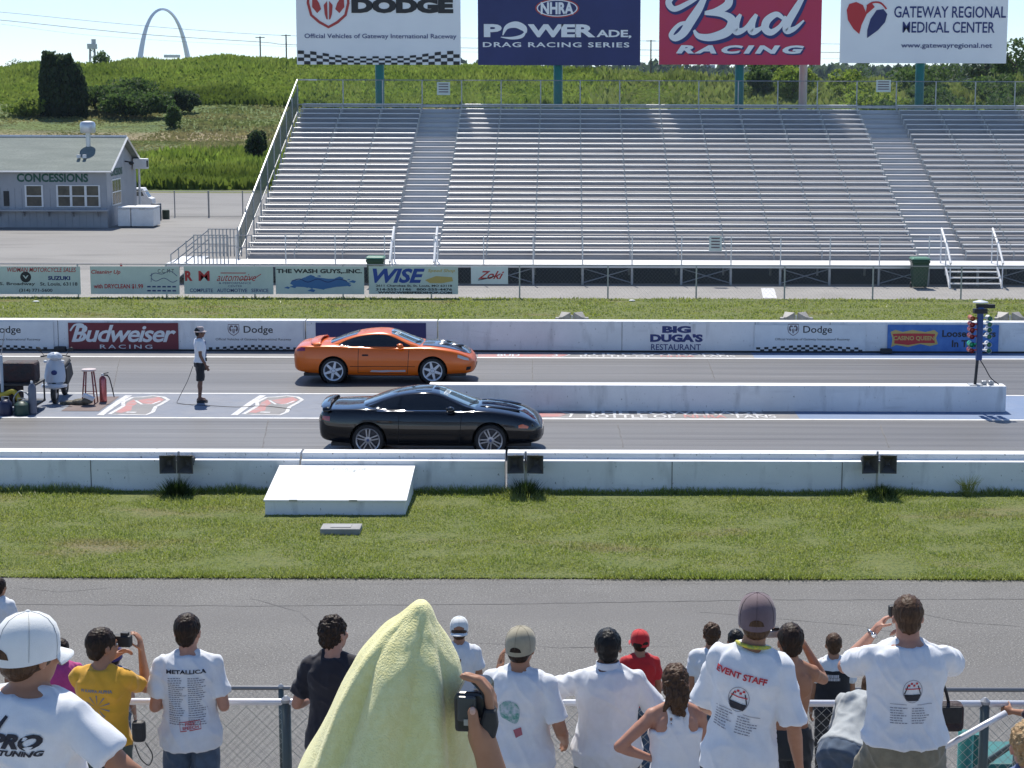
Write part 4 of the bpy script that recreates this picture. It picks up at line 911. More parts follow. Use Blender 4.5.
# ------------------------------------------------------------------ far landmarks
M_steel = mat('stainless steel', (.62, .65, .7), .5, metal=.2)
YA = 5200.0; xa0 = at(165, 80, Y=YA).x
prof = []
H_A, W_A = 192 * 1.0, 94.0; zb0 = -4
sc_h = (at(165, 9.5, Y=YA).z - zb0)
ang = R(52)
ring = []
c_ = math.acosh(10.0); k_ = 60
mbA = MB(); ctr = []
for i in range(k_ + 1):
    s = -1 + 2 * i / k_; s = math.sin(s * math.pi / 2) ; x = s * W_A; z = sc_h * (1 - (math.cosh(c_ * s) - 1) / 9.0); ctr.append(Vector((x, 0, z)))
rings = []
for i, p in enumerate(ctr):
    d = (ctr[min(i + 1, k_)] - ctr[max(i - 1, 0)]).normalized(); nrm = Vector((-d.z, 0, d.x)); h = p.z / sc_h; wd = 9.2 * (1 - h) + 3.4 * h
    if nrm.z < 0 and h > .5: pass
    tri = [nrm * wd * 1.1, -nrm * wd * .6 + Vector((0, wd, 0)), -nrm * wd * .6 - Vector((0, wd, 0))]; rings.append([p + q for q in tri])
mbA.loft(rings); ao = mbA.build('gateway_arch', M_steel, fix=True); ao.location = (xa0, YA, zb0); ao.rotation_euler = (0, 0, ang)
tag(ao, 'giant stainless steel arch rising on the far horizon', 'monument')
YP = 520.0
def pole(label, px, py, y=YP, arm=2.4):
    p = at(px, py, Y=y); t = thing('utility_pole', label, 'utility pole', (p.x, y, 0), group=None); MB().tube([(0, 0, 0), (0, 0, p.z)], .19, 6).build('post', M_wood, t); MB().box((0, 0, p.z - .25), (arm, .18, .2)).build('crossarm', M_wood, t); return p
pole('wooden utility pole on the skyline left of the first billboard, farther from it', 260, 36.5); pole('wooden utility pole on the skyline close beside the first billboard', 286, 34.5); 
pole('wooden utility pole on the skyline between the second and third billboards', 651, 40)
def wire(label, pts, r=.06):
    P = [at(x, y, Y=YP) for x, y in pts]; sp = spline([tuple(p) for p in P], 10); tag(MB().tube(sp, r, 4).build('power_line', mat('cable grey', (.16, .17, .19), .6)), label, 'power line')
wire('topmost power line sloping across the sky behind the arch', [(-60, 8), (0, 12), (140, 25.5), (286, 35.5), (470, 38), (651, 41), (840, 44), (1100, 46)], .05)
wire('middle power line across the sky behind the arch', [(-60, 15), (0, 20), (140, 34), (260, 42), (300, 45), (470, 48), (651, 50), (1100, 56)], .07)
wire('lowest power line across the sky, thinnest of the three', [(-60, 20), (0, 24), (100, 36), (300, 47), (660, 56), (1100, 62)], .025)
p = at(92, 42, Y=600); t = thing('skyline_tower', 'small lattice tower with a cabin on the skyline left of the arch', 'tower', (p.x, 600, 0)); mb = MB()
for sx in (-1, 1):
    for sy in (-1, 1): mb.tube([(sx * 1.3, sy * 1.3, 0), (sx * .6, sy * .6, p.z - 1)], .16, 4)
for i in range(8): z = p.z * (i + .5) / 9; w_ = 1.3 - .7 * z / p.z; mb.tube([(-w_, -w_, z), (w_, -w_, z + 1.2)], .1, 4); mb.tube([(w_, -w_, z), (-w_, -w_, z + 1.2)], .1, 4)
mb.build('lattice', mat('tower steel', (.3, .3, .31), .6), t); mb = MB(); mb.box((0, 0, p.z - 1.3), (2.6, 2.2, 1.6)); mb.box((.5, 0, p.z + .2), (1.2, 1.0, 1.4)); mb.build('cabin', mat('tower white', (.6, .6, .6), .6), t, bevel=.1)
p = at(172, 54.5, Y=700); o = MB().box((0, 0, 1.4), (5, 4, 1.0)).build('far_shed', M_offw); o.location = (p.x, 700, p.z - 2); tag(o, 'tiny pale flat building on the skyline under the arch', 'building')
for i, (px, y, w_, h_) in enumerate(((700, 68, 13, 6), (730, 69, 8, 5), (710, 65, 5, 9))):
    p = at(px, 74, Y=2600); hh = at(px, y, Y=2600).z; o = MB().bb(-w_ * 1.2, w_ * 1.2, -8, 8, 0, hh).build('city_building', mat('hazy facade', (.33, .36, .42), .8)); o.location = (p.x, 2600, 0); tag(o, ['wide', 'low', 'narrow tall'][i] + ' grey city block on the horizon left of the pale pole', 'building')
p = at(710, 65, Y=2600)
p = at(803.5, 66, Y=YB + 3); pp = thing('light_pole', 'pale grey pole standing behind the grandstand beside the crimson billboard', 'pole', (p.x, YB + 3, 0)); MB().tube([(0, 0, 0), (0, 0, 12.5)], [.21, .19], 12).build('post', mat('pale grey concrete pole', (.38, .38, .36), .7), pp, smooth=True); MB().tube([(-.9, 0, 12.3), (.9, 0, 12.3)], .07, 6).build('crossarm', M_galv, pp)

# ------------------------------------------------------------------ track speakers
def horn(e, x, rz, z=.84, s=.30, nm='horn'):
    M = Matrix.Rotation(rz, 3, 'Z'); mb = MB(); q = lambda w_, y, z0=0: [Vector((x, 0, z + z0)) + M @ Vector((a * w_ / 2, y, b * w_ / 2 * 1.12)) for a, b in ((-1, -1), (1, -1), (1, 1), (-1, 1))]
    rings = [q(s, -.14), q(s * .93, -.135), q(s * .28, .06), q(.02, .07)]
    mb.loft([q(.10, .26), q(.14, .2), q(s * .36, .1), q(s, -.13), q(s, -.14), q(s * .93, -.142), q(s * .3, .06), q(s * .05, .08)]); h = mb.build(nm, mat('grey horn fibreglass', (.085, .078, .072), .6, var=(5, 3), col2=(.12, .11, .10)), e, fix=True)
    MB().lathe([(.07, .2), (.09, .24), (.09, .36), (.05, .38)], tuple(Vector((x, 0, z))), 14, 'y').build('driver', M_black, h)
    return h
for (pa, pb, label) in ((168.5, 187, 'pair of dark horn speakers on a post before the near wall, leftmost of the three'), (515, 536, 'pair of dark horn speakers on a post before the near wall, beside the black car'), (868.5, 888, 'pair of dark horn speakers on a post before the near wall, rightmost of the three')):
    ys = Y_W - .28; a, b = at(pa, 462, Y=ys).x, at(pb, 462, Y=ys).x; c = (a + b) / 2; t = thing('horn_speaker', label, 'speaker', (c, ys, 0)); zc = at(pa, 463, Y=ys).z
    horn(t, a - c, .1, zc); horn(t, b - c, -.1, zc); MB().tube([(0, .1, 0), (0, .1, zc + .2)], .022, 8).build('post', M_galv, t); MB().tube([(a - c, .14, zc), (b - c, .14, zc)], .02, 6).build('bracket', M_galv, t)
for px, label in ((572, 'pair of grey horn speakers on the grass behind the restaurant sign wall'), (796, 'pair of grey horn speakers behind the far wall, left of the light tower'), (1010, 'pair of grey horn speakers behind the far wall at the right edge')):
    ys = Y_FW + .9; c = at(px, 315, Y=ys); t = thing('horn_speaker', label, 'speaker', (c.x, ys, 0))
    for s in (-1, 1):
        h = horn(t, s * .26, math.pi + s * .75, c.z - .12, .34); h.data = h.data.copy(); h.data.materials[0] = mat('weathered horn fibreglass', (.30, .29, .27), .6, var=(4, 3), col2=(.2, .19, .18))
    MB().tube([(0, 0, 0), (0, 0, c.z)], .03, 8).build('post', M_galv, t)

# ------------------------------------------------------------------ starting line box, slab
p = at(337, 516, Z=0); yf_ = p.y; xl, xr = at(265, 516, Z=0).x, at(405, 517, Z=0).x; zf_ = at(337, 500, Y=yf_).z; ybk = Y_W - .06; zbk = at(337, 465.5, Y=ybk).z
t = thing('starting_box', 'white wooden box with a sloped lid against the near wall marked starting line', 'box', ((xl + xr) / 2, yf_, 0)); hw = (xr - xl) / 2; dd = ybk - yf_
mb = MB(); mb.loft([[(-hw, 0, 0), (-hw, dd, 0), (-hw, dd, zbk - .03), (-hw, 0, zf_ - .03)], [(hw, 0, 0), (hw, dd, 0), (hw, dd, zbk - .03), (hw, 0, zf_ - .03)]]); mb.build('box_body', M_wall, t, fix=True, bevel=.01)
mb = MB(); mb.loft([[(-hw - .02, -.03, zf_ - .025), (-hw - .02, dd, zbk - .025), (-hw - .02, dd, zbk + .005), (-hw - .02, -.03, zf_ + .005)], [(hw + .03, -.03, zf_ - .025), (hw + .03, dd, zbk - .025), (hw + .03, dd, zbk + .005), (hw + .03, -.03, zf_ + .005)]]); lid = mb.build('lid', mat('bright white painted plywood', (.80, .80, .79), .5, var=(2, 5), col2=(.74, .74, .73)), t, fix=True, bevel=.006)
sl_ = Vector((0, dd, zbk - zf_)).normalized(); V, fs = glyphs('STARTING\nLINE', .62, .24, bold=.03); cpt = Vector((.06, dd - .28, 0)); mb = MB()
mb.add([(cpt.x + a, cpt.y + b * sl_.y, zf_ + .009 + (cpt.y + .03 + b * sl_.y) * (zbk - zf_) / (dd + .03)) for a, b in V], fs); mb.build('lettering', mat('faded grey ink', (.5, .55, .55), .7), lid)
for x in (-.72, .32): MB().box((x, -.04, zf_ + .0), (.14, .03, .03)).build('hinge', M_galv, lid)
p = at(340, 536, Z=0); t = tag(MB().box((0, .0, .06), (.66, .42, .12)).build('concrete_slab', mat('grey block concrete', (.33, .33, .32), .85, var=(3, 5), col2=(.25, .25, .24), bump=(60, .4, .01)), bevel=.01), 'small grey concrete slab lying in the grass before the starting box', 'slab'); t.location = (p.x, p.y + .2, 0)
MB().box((0, 0, .124), (.34, .2, .012)).build('metal_cover', mat('dull cover plate', (.25, .25, .25), .5, metal=.4), t)

# ------------------------------------------------------------------ starting light tower
yt = Y_CW + .2; pb = at(975, 383, Y=yt); t = thing('starting_light_tower', 'blue starting light tower with rows of coloured lamps on the centre wall', 'light tower', (pb.x, yt, 0.60))
zl = lambda y: at(978, y, Y=yt).z - .6
MB().tube([(0, 0, 0), (.04, 0, zl(358))], .035, 8).build('pole', M_black, t); MB().box((0, 0, .01), (.3, .3, .02)).build('base_plate', M_galv, t)
MB().bb(0, .13, -.07, .07, zl(360), zl(307)).build('lamp_box', mat('royal blue paint', (.015, .06, .22), .4), t, bevel=.015)
mb = MB(); mb.lathe([(.02, .14), (.17, .1), (.18, .08), (.02, .06)], (.06, 0, zl(306)), 14); mb.build('top_cap', mat('pale plastic', (.55, .58, .6), .4), t); mb = MB(); mb.box((.18, 0, zl(304) - .05), (.42, .1, .09)); mb.box((.06, 0, zl(311)), (.3, .2, .1)); mb.build('stage_lamp_head', M_black, t)
cols = [('amber', (.75, .16, .04)), ('white hood', (.8, .8, .8)), ('red', (.6, .05, .05)), ('red', 0), ('green', (.02, .4, .2)), ('red', 0)]
for i, y in enumerate((318, 324, 329.5, 336, 344, 350)):
    for s in (-1, 1):
        z = zl(y); x = .065 + s * .2
        c = [mat('amber lens', (.55, .16, .07), .25), mat('red lens', (.42, .07, .07), .25), mat('red lens', (0, 0, 0)), mat('red lens', (0, 0, 0)), mat('green lens', (.02, .42, .22), .25), mat('red lens', (0, 0, 0))][i]
        mb = MB(); mb.lathe([(.045, 0), (.056, -.1), (.06, -.15)], (x, 0, z), 14, 'y', cap=False); mb.lathe([(.045, 0), (.056, .1), (.06, .15)], (x, 0, z), 14, 'y', cap=False); mb.tube([(x, 0, z), (.065, 0, z)], .02, 5)
        l_ = mb.build('lamp', mat('lamp hood white', (.75, .76, .76), .4) if s > 0 else c, t); MB().ell((x, -.07, z), (.052, .04, .052)).build('lens', c if s < 0 else mat('dim green lens', (.05, .22, .12), .2), l_)
mb = MB(); mb.tube(spline([(.1, 0, zl(360)), (.22, 0, zl(368)), (.36, 0, zl(378)), (.55, 0, .01)], 6), .012, 5); mb.build('cable', M_black, t)
for x in (984, 991): 
    q = at(x, 381, Y=yt); o = MB().box((0, 0, .05), (.12, .12, .1)).build('timing_sensor', M_galv, bevel=.02); o.location = (q.x, yt, .6); tag(o, 'small metal sensor on the centre wall, %s the light tower cable' % ('left one beside' if x == 984 else 'right one past'), 'sensor')

# ------------------------------------------------------------------ stool, extinguisher, scooter, gear cart
M_rw = mat('red stained wood', (.22, .03, .03), .4, coat=.3)
p = at(89, 404, Z=0); t = thing('bar_stool', 'tall red wooden stool with a round seat beside the scooter', 'stool', (p.x, p.y + .1, 0)); h_ = .78
MB().lathe([(.05, h_ - .02), (.165, h_ - .01), (.175, h_ + .012), (.165, h_ + .03), (.02, h_ + .032)], (0, 0, 0), 24).build('seat', mat('worn pale wood', (.55, .45, .42), .45), t, smooth=30)
L = []
for i in range(4):
    a = math.pi / 4 + i * math.pi / 2; MB().tube([(math.cos(a) * .12, math.sin(a) * .12, h_), (math.cos(a) * .21, math.sin(a) * .21, 0)], [.019, .016], 8).build('leg', M_rw, t, smooth=True)
for i in range(4):
    a = math.pi / 4 + i * math.pi / 2; b = a + math.pi / 2; z = .25 + .18 * (i % 2); r_ = .12 + .09 * (1 - z / h_); MB().tube([(math.cos(a) * r_, math.sin(a) * r_, z), (math.cos(b) * r_, math.sin(b) * r_, z)], .011, 6).build('rung', M_rw, t)
mb = MB(); mb.tube(spline([(-.1, 0, .03), (-.22, -.05, .02), (-.35, .03, .03), (-.5, -.04, .02), (-.62, .02, .02)], 6), [.05] * 25, 6); mb.ell((-.15, -.06, .07), (.2, .12, .08)); mb.ell((.02, -.1, .1), (.14, .1, .08)); mb.ell((-.38, -.02, .05), (.16, .1, .05))
o = mb.build('cloth_heap', mat('crumpled tarp', (.11, .10, .07), .8, var=(6, 4), col2=(.2, .18, .14), bump=(14, 1, .05)), smooth=True); o.location = (p.x - .02, p.y - .05, 0); tag(o, 'crumpled brown cloth heap on the mat under the stool', 'cloth')
o = MB().box((0, 0, .0), (.26, .16, .07), 0, Matrix.Rotation(.4, 3, 'Y')).build('paper_box', M_white); o.location = (p.x + .05, p.y - .22, .2); tag(o, 'small white paper box on top of the cloth heap', 'box')
def extinguisher(label, px, py, h_=.62, m=None, r_=.085):
    p = at(px, py, Z=0); t = thing('fire_extinguisher', label, 'fire extinguisher', (p.x, p.y, 0)); m = m or mat('chromed red tank', (.42, .12, .12), .2, metal=.7)
    MB().lathe([(r_ * .8, 0), (r_, .02), (r_, h_ * .86), (r_ * .8, h_ * .94), (r_ * .35, h_)], (0, 0, 0), 20).build('tank', m, t, smooth=40); MB().lathe([(.02, h_), (.035, h_ + .02), (.03, h_ + .06)], (0, 0, 0), 12).build('valve', M_white, t)
    mb = MB(); mb.tube([(0, 0, h_ + .05), (.14, 0, h_ + .08)], .012, 6); mb.tube([(0, 0, h_ + .03), (.13, 0, h_ + .02)], .012, 6); mb.build('handle', M_black, t); return t
t = extinguisher('silver red fire extinguisher standing right of the red stool', 103.5, 402); MB().tube(spline([(.03, 0, .64), (.14, 0, .6), (.2, 0, .4), (.26, -.02, .12)], 6), .014, 6).build('hose', M_black, t, smooth=True)
# scooter seen from the front
M_sc = mat('silver white scooter paint', (.62, .64, .66), .25, metal=.15, coat=.6)
p = at(54, 404, Z=0); s = thing('motor_scooter', 'silver white motor scooter parked facing the camera beside the stool', 'scooter', (p.x, p.y + .1, 0), R(4))
for y, nm in ((0.0, 'wheel'), (1.25, 'wheel')):
    w_ = MB().tube([(0, y + .2 * math.cos(a), .25 + .2 * math.sin(a)) for a in [i * math.pi / 10 for i in range(20)]], .06, 8, closed=True).build(nm, M_blk, s, smooth=True); MB().lathe([(.03, -.05), (.14, -.04), (.14, .04), (.03, .05)], (0, y, .25), 18, 'x').build('rim', M_galv, w_)
ringf = lambda y, w_, z0, z1, b=.3: [(-w_ * b, y, z0), (w_ * b, y, z0), (w_, y + .06, z0 + (z1 - z0) * .3), (w_ * .95, y + .07, z0 + (z1 - z0) * .8), (w_ * .5, y + .02, z1), (-w_ * .5, y + .02, z1), (-w_ * .95, y + .07, z0 + (z1 - z0) * .8), (-w_, y + .06, z0 + (z1 - z0) * .3)]
mb = MB(); fr = [(.30, .20, .46, -.02), (.31, .235, .50, .0), (.24, .225, .60, .02), (.22, .21, .78, .05), (.20, .2, .96, .10)]
ringz = lambda z, w_, y0, d: [(-w_, y0 + d * .5, z), (-w_ * .8, y0 + .03, z), (-w_ * .35, y0 - .02, z), (0, y0 - .045, z), (w_ * .35, y0 - .02, z), (w_ * .8, y0 + .03, z), (w_, y0 + d * .5, z), (w_ * .6, y0 + d, z), (-w_ * .6, y0 + d, z)]
mb.loft([ringz(.42, .12, .02, .12), ringz(.5, .235, -.02, .2), ringz(.62, .25, .03, .16), ringz(.8, .225, .09, .14), ringz(.98, .19, .15, .12), ringz(1.02, .12, .18, .08)]); mb.build('front_shield', M_sc, s, smooth=45, fix=True)
mb = MB(); mb.loft([ringz(.34, .05, -.18, .3), ringz(.40, .30, -.19, .25), ringz(.455, .29, -.16, .3), ringz(.47, .1, -.1, .2)]); mb.build('front_fender', M_sc, s, smooth=45, fix=True)
MB().loft([[(-.08, .0, .25), (.08, .0, .25), (.08, .08, .25), (-.08, .08, .25)], [(-.1, .05, .5), (.1, .05, .5), (.1, .15, .5), (-.1, .15, .5)]]).build('fork', M_black, s)
mb = MB(); mb.loft([ringz(1.0, .1, .12, .14), ringz(1.06, .19, .07, .2), ringz(1.13, .17, .08, .18), ringz(1.18, .08, .12, .1)]); mb.build('handlebar_cover', M_sc, s, smooth=45, fix=True)
MB().tube([(-.34, .26, 1.07), (-.18, .18, 1.1), (.18, .18, 1.1), (.34, .26, 1.07)], .018, 8).build('handlebar', M_black, s)
MB().ell((0, .06, 1.1), (.09, .04, .05)).build('headlight', mat('headlight lens', (.6, .65, .7), .1), s); MB().ell((0, .015, .72), (.07, .03, .06)).build('horn_grille', M_navy, s)
for sx in (-1, 1):
    MB().ell((sx * .2, .06, .98), (.045, .04, .035)).build('turn_signal', M_offw, s); MB().tube([(sx * .25, .2, 1.1), (sx * .33, .22, 1.2)], .007, 5).build('mirror_stem', M_black, s); MB().ell((sx * .36, .22, 1.24), (.07, .025, .045), Matrix.Rotation(-sx * .5, 3, 'Y')).build('mirror', M_black, s)
mb = MB(); mb.loft([[(-.2, .3, .28), (.2, .3, .28), (.2, .3, .34), (-.2, .3, .34)], [(-.2, .75, .28), (.2, .75, .28), (.2, .75, .34), (-.2, .75, .34)]]); mb.loft([[(-.16, .75, .25), (.16, .75, .25), (.15, .75, .72), (-.15, .75, .72)], [(-.17, 1.55, .45), (.17, 1.55, .45), (.12, 1.55, .76), (-.12, 1.55, .76)]]); mb.build('rear_body', M_black, s, fix=True, bevel=.04)
MB().loft([[(-.13, .72, .73), (.13, .72, .73), (.11, .72, .8), (-.11, .72, .8)], [(-.14, 1.5, .78), (.14, 1.5, .78), (.1, 1.5, .86), (-.1, 1.5, .86)]]).build('seat', M_blk, s, bevel=.03)
# cart with cylinders and gear at the left edge
p = at(15, 414, Z=0); gx = thing('gear_cart', 'black equipment cart with a pole and draped hoses at the left edge', 'cart', (p.x, p.y + .45, 0))
mb = MB(); mb.bb(-.5, .45, -.3, .5, .15, .2); mb.bb(-.5, .45, -.3, .5, .62, .66); [mb.tube([(x, y, .15), (x, y, .66)], .02, 6) for x in (-.48, .43) for y in (-.28, .48)]; mb.build('frame', M_black, gx)
mb = MB(); mb.box((-.02, .2, .88), (.78, .5, .46)); mb.box((-.2, .0, .42), (.5, .4, .38)); mb.build('tool_case', mat('black nylon', (.02, .02, .024), .75, var=(8, 3), col2=(.05, .02, .02), bump=(12, .8, .04)), gx, bevel=.06)
MB().tube([(-.3, -.32, .1), (-.3, -.32, 1.32)], .035, 8).build('pole', mat('pale blue grey pipe', (.4, .45, .5), .5), gx); MB().tube([(-.55, .1, .6), (-.3, .1, 1.9)], .012, 5).build('antenna', M_galv, gx)
MB().tube(spline([(-.55, -.3, .5), (-.3, -.36, .42), (-.05, -.34, .5), (.08, -.36, .3)], 6), .06, 8).build('yellow_hose', mat('yellow rubber', (.45, .35, .03), .5), gx, smooth=True)
MB().tube(spline([(.0, -.42, .1), (-.02, -.42, .35), (.12, -.42, .52), (.3, -.42, .45), (.34, -.4, .3)], 6), .018, 6).build('grey_hose', M_galv, gx, smooth=True)
for x in (-.4, .35): MB().lathe([(.1, -.03), (.12, 0), (.1, .03)], (x, -.3, .12), 16, 'y').build('wheel', M_blk, gx)
extinguisher('grey gas cylinder standing at the right side of the gear cart', 33, 414, .70, mat('blue grey tank', (.13, .14, .18), .35), .09)
extinguisher('dark cylinder with a red and white valve behind the gear cart', 33.5, 404, .95, mat('dark maroon tank', (.08, .02, .03), .35), .07)
for px, r_, h_, lb in ((22, .16, .32, 'round dark green canister on the strip before the gear cart'), (6, .15, .36, 'dark blue canister at the very left edge before the gear cart')):
    q = at(px, 415, Z=0); o = MB().lathe([(r_ * .9, 0), (r_, .03), (r_, h_ * .75), (r_ * .6, h_ * .95), (r_ * .2, h_)], (0, 0, 0), 20).build('canister', mat('canister ' + lb[:10], (.015, .05, .04) if px > 10 else (.015, .02, .06), .45), smooth=40); o.location = (q.x, q.y, 0); tag(o, lb, 'canister'); MB().tube([(-.08, 0, h_ * .9), (-.08, 0, h_ + .06), (.08, 0, h_ + .06), (.08, 0, h_ * .9)], .012, 6).build('handle', M_galv, o)
# little black boxes by the far wall foot
for px, py, lb in ((62, 350.5, 'small black cable box at the foot of the far wall left of the red banner'), (883, 351, 'small black cable box at the foot of the far wall beside the casino banner')):
    q = at(px, py, Z=0); o = MB().box((0, 0, .07), (.32, .18, .14)).build('cable_box', M_black, bevel=.03); o.location = (q.x, Y_FW - .15, 0); tag(o, lb, 'box')
for px, py, lb in ((36, 303, 'crumpled white paper litter on the far grass at the left'), (632, 302, 'white paper litter on the far grass before the fence')):
    q = at(px, py, Z=0); o = MB().ell((0, 0, .04), (.12, .07, .035), nu=7, nv=5).build('paper_litter', M_white); o.location = (q.x, q.y, .01); tag(o, lb, 'litter')
# ------------------------------------------------------------------ cars
M_tyre = mat('tyre rubber', (.015, .015, .016), .75); M_glass = mat('tinted car glass', (.012, .014, .016), .06, coat=.5)
M_wsg = mat('windshield glass', (.12, .18, .18), .06, coat=1.0)
def lerp(a, b, t): return a + (b - a) * t
def interp_rows(rows, xs):
    """catmull-rom through station rows, first column is x"""
    out = []
    for x in xs:
        i = max(j for j in range(len(rows) - 1) if rows[j][0] <= x + 1e-9) if x < rows[-1][0] else len(rows) - 2
        p1, p2 = rows[i], rows[i + 1]; p0 = rows[max(i - 1, 0)]; p3 = rows[min(i + 2, len(rows) - 1)]; t = (x - p1[0]) / (p2[0] - p1[0]); r_ = [x]
        for k in range(1, len(p1)):
            m1 = (p2[k] - p0[k]) / (p2[0] - p0[0]) * (p2[0] - p1[0]); m2 = (p3[k] - p1[k]) / (p3[0] - p1[0]) * (p2[0] - p1[0])
            r_.append((2 * t ** 3 - 3 * t * t + 1) * p1[k] + (t ** 3 - 2 * t * t + t) * m1 + (-2 * t ** 3 + 3 * t * t) * p2[k] + (t ** 3 - t * t) * m2)
        out.append(r_)
    return out
BODY = [(-2.27, .46, .45, .66, .69), (-2.24, .37, .64, .76, .80), (-2.16, .30, .77, .86, .91), (-2.02, .27, .85, .91, .955), (-1.75, .24, .90, .925, .965), (-1.235, .22, .925, .93, .985), (-.7, .19, .90, .90, .95), (0, .18, .885, .88, .93), (.6, .18, .89, .878, .94), (.95, .19, .905, .885, .955), (1.235, .2, .92, .875, .95), (1.6, .22, .91, .83, .90), (1.85, .23, .875, .775, .835), (2.05, .235, .80, .70, .75), (2.18, .25, .69, .62, .665), (2.26, .29, .54, .53, .565), (2.29, .36, .40, .47, .49)]
ROOF = [(-1.5, .94, .50, .66), (-1.2, 1.045, .55, .73), (-.95, 1.135, .56, .765), (-.65, 1.215, .56, .785), (-.3, 1.262, .565, .79), (0, 1.268, .565, .795), (.2, 1.235, .575, .79), (.45, 1.14, .60, .785), (.7, 1.04, .64, .775), (.98, .93, .69, .74)]
def ring_from_half(h): return [(y, z) for y, z in h] + [(-y, z) for y, z in h[::-1][1:-1]] if h[0][0] == 0 else [(y, z) for y, z in h] + [(-y, z) for y, z in h[::-1][1:]]
def car(name, label, X, Y, paint, orange):
    t = thing(name, label, 'car', (X, Y, 0))
    xs = list(np.linspace(-2.27, 2.29, 96)); mb = MB(); rings = []
    for x, zb, W, zs, zt in interp_rows(BODY, xs):
        h_ = zs - zb
        half = [(0, zb), (.55 * W, zb), (.86 * W, zb + .012), (.95 * W, zb + .07), (.985 * W, zb + .28 * h_), (1.0 * W, zb + .5 * h_), (.992 * W, zb + .66 * h_), (.965 * W, zb + .86 * h_), (.92 * W, zs - .004), (.82 * W, lerp(zs, zt, .42)), (.55 * W, lerp(zs, zt, .78)), (.28 * W, lerp(zs, zt, .95)), (0, zt)]
        half = spline(half, 3); rings.append([(x, a, b) for a, b in ring_from_half(half)])
    mb.loft(rings); body = mb.build('body', paint, t, fix=True)
    cut = []
    for wx in (-1.235, 1.235):
        for s in (-1, 1): cut.append(MB().lathe([(.372, -.26), (.372, .3)], (wx, s * .86, .33), 40, 'y').build('cut', M_black, t, fix=True))
    for c in cut:
        md = body.modifiers.new('b', 'BOOLEAN'); md.object = c; md.operation = 'DIFFERENCE'; md.solver = 'EXACT'
    bpy.context.view_layer.update(); me = evaluated(body); body.modifiers.clear(); body.data = me; shade(me, 42)
    for c in cut: bpy.data.objects.remove(c)
    mb = MB(); rings = []
    for x, zr, wt, wb in interp_rows(ROOF, list(np.linspace(-1.5, .98, 56))):
        zr_ = max(zr, .9); half = [(wb * .92, .78), (wb, .86), (lerp(wb, wt, .35) + .015, lerp(.87, zr_, .35)), (lerp(wb, wt, .72) + .015, lerp(.87, zr_, .68)), (wt + .01, zr_ - .045 * min(1, (zr_ - .87) / .15)), (wt * .82, zr_ - .018), (wt * .45, zr_ - .004), (0, zr_)]
        half = spline(half, 3); rings.append([(x, a, b) for a, b in half] + [(x, -a, b) for a, b in half[::-1][1:]])
    mb.loft(rings); gh = mb.build('cabin', paint, t, smooth=60, fix=True); shade(gh.data, 60)
    bv = bvh_of([body, gh])
    def side(nm, poly, m, s, off=.004, step=.05):
        V, fs = fillgrid(poly, step); return project(bv, V, fs, (0, s * 1.3, 0), (1, 0, 0), (0, 0, 1), (0, -s, 0), off, nm, m, t)
    def top(nm, poly, m, off=.004, step=.06):
        V, fs = fillgrid(poly, step); return project(bv, V, fs, (0, 0, 1.8), (1, 0, 0), (0, 1, 0), (0, 0, -1), off, nm, m, t)
    dlo = spline([(-1.13, .945), (-1.0, 1.03), (-.82, 1.10), (-.6, 1.16), (-.3, 1.20), (0, 1.20), (.14, 1.178), (.3, 1.12), (.5, 1.03), (.68, .945)], 3) + [(.66, .925), (.2, .915), (-.5, .92), (-1.05, .93)]
    M_seamc = mat('panel gap', (.008, .008, .008), .8)
    for s in (-1, 1):
        side('side_window', dlo, M_glass, s, .005)
        if not orange: side('window_pillar', [(-.66, .92), (-.60, .92), (-.54, 1.165), (-.585, 1.16)], paint, s, .009)
        for poly in ([(-.63, .27), (-.618, .27), (-.60, .91), (-.612, .91)], [(.60, .24), (.612, .24), (.66, .9), (.648, .9)], [(-.63, .27), (.6, .24), (.6, .252), (-.63, .282)]): side('door_gap', poly, M_seamc, s, .003)
        side('belt_trim', [(-1.05, .905), (.66, .898), (.66, .913), (-1.05, .922)], mat('chrome trim', (.6, .6, .6), .15, metal=1) if not orange else paint, s, .006)
        side('door_handle', [(-.52, .70), (-.36, .70), (-.37, .74), (-.51, .74)], M_seamc if orange else paint, s, .01)
        side('side_crease', [(-.82, .43), (.8, .43), (.8, .442), (-.82, .445)], M_seamc, s, .003)
    top('windshield', [(.2, -.50), (.55, -.55), (.90, -.60), (.95, -.3), (.965, 0), (.95, .3), (.90, .6), (.55, .55), (.2, .5), (.17, .25), (.16, 0), (.17, -.25)], M_wsg)
    top('rear_window', [(-.68, -.47), (-1.0, -.5), (-1.32, -.52), (-1.38, 0), (-1.32, .52), (-1.0, .5), (-.68, .47), (-.64, 0)], M_glass)
    top('windshield_sticker', [(.27, -.44), (.36, -.46), (.40, .1), (.30, .1)], mat('sticker white', (.6, .65, .66), .5), .008)
    for i in range(4): top('windshield_sticker', [(.28 + i * .002, -.42 + i * .13), (.37, -.42 + i * .13), (.37, -.34 + i * .13), (.30, -.36 + i * .13)], M_wsg, .011)
    for s in (-1, 1): MB().tube([(.93, s * .1 + .05, .975), (.80, s * .1 - .45, 1.0)], .008, 4).build('wiper', M_black, t)
    for s in (-1, 1):
        mr = MB(); mr.ell((.44, s * .99, .965), (.08, .10, .065), nu=18, nv=10); mr.tube([(.50, s * .8, .91), (.46, s * .93, .94)], .03, 6); mr.build('mirror', paint, t, smooth=True); MB().ell((.365, s * .99, .965), (.012, .08, .05)).build('mirror_glass', M_glass, t)
    # lights
    M_tail = mat('tail light red', (.32, .01, .02), .1, coat=1); M_or = mat('orange marker lens', (.75, .14, .02), .15, coat=1); M_hl = mat('headlight glass', (.5, .52, .5), .08, coat=1)
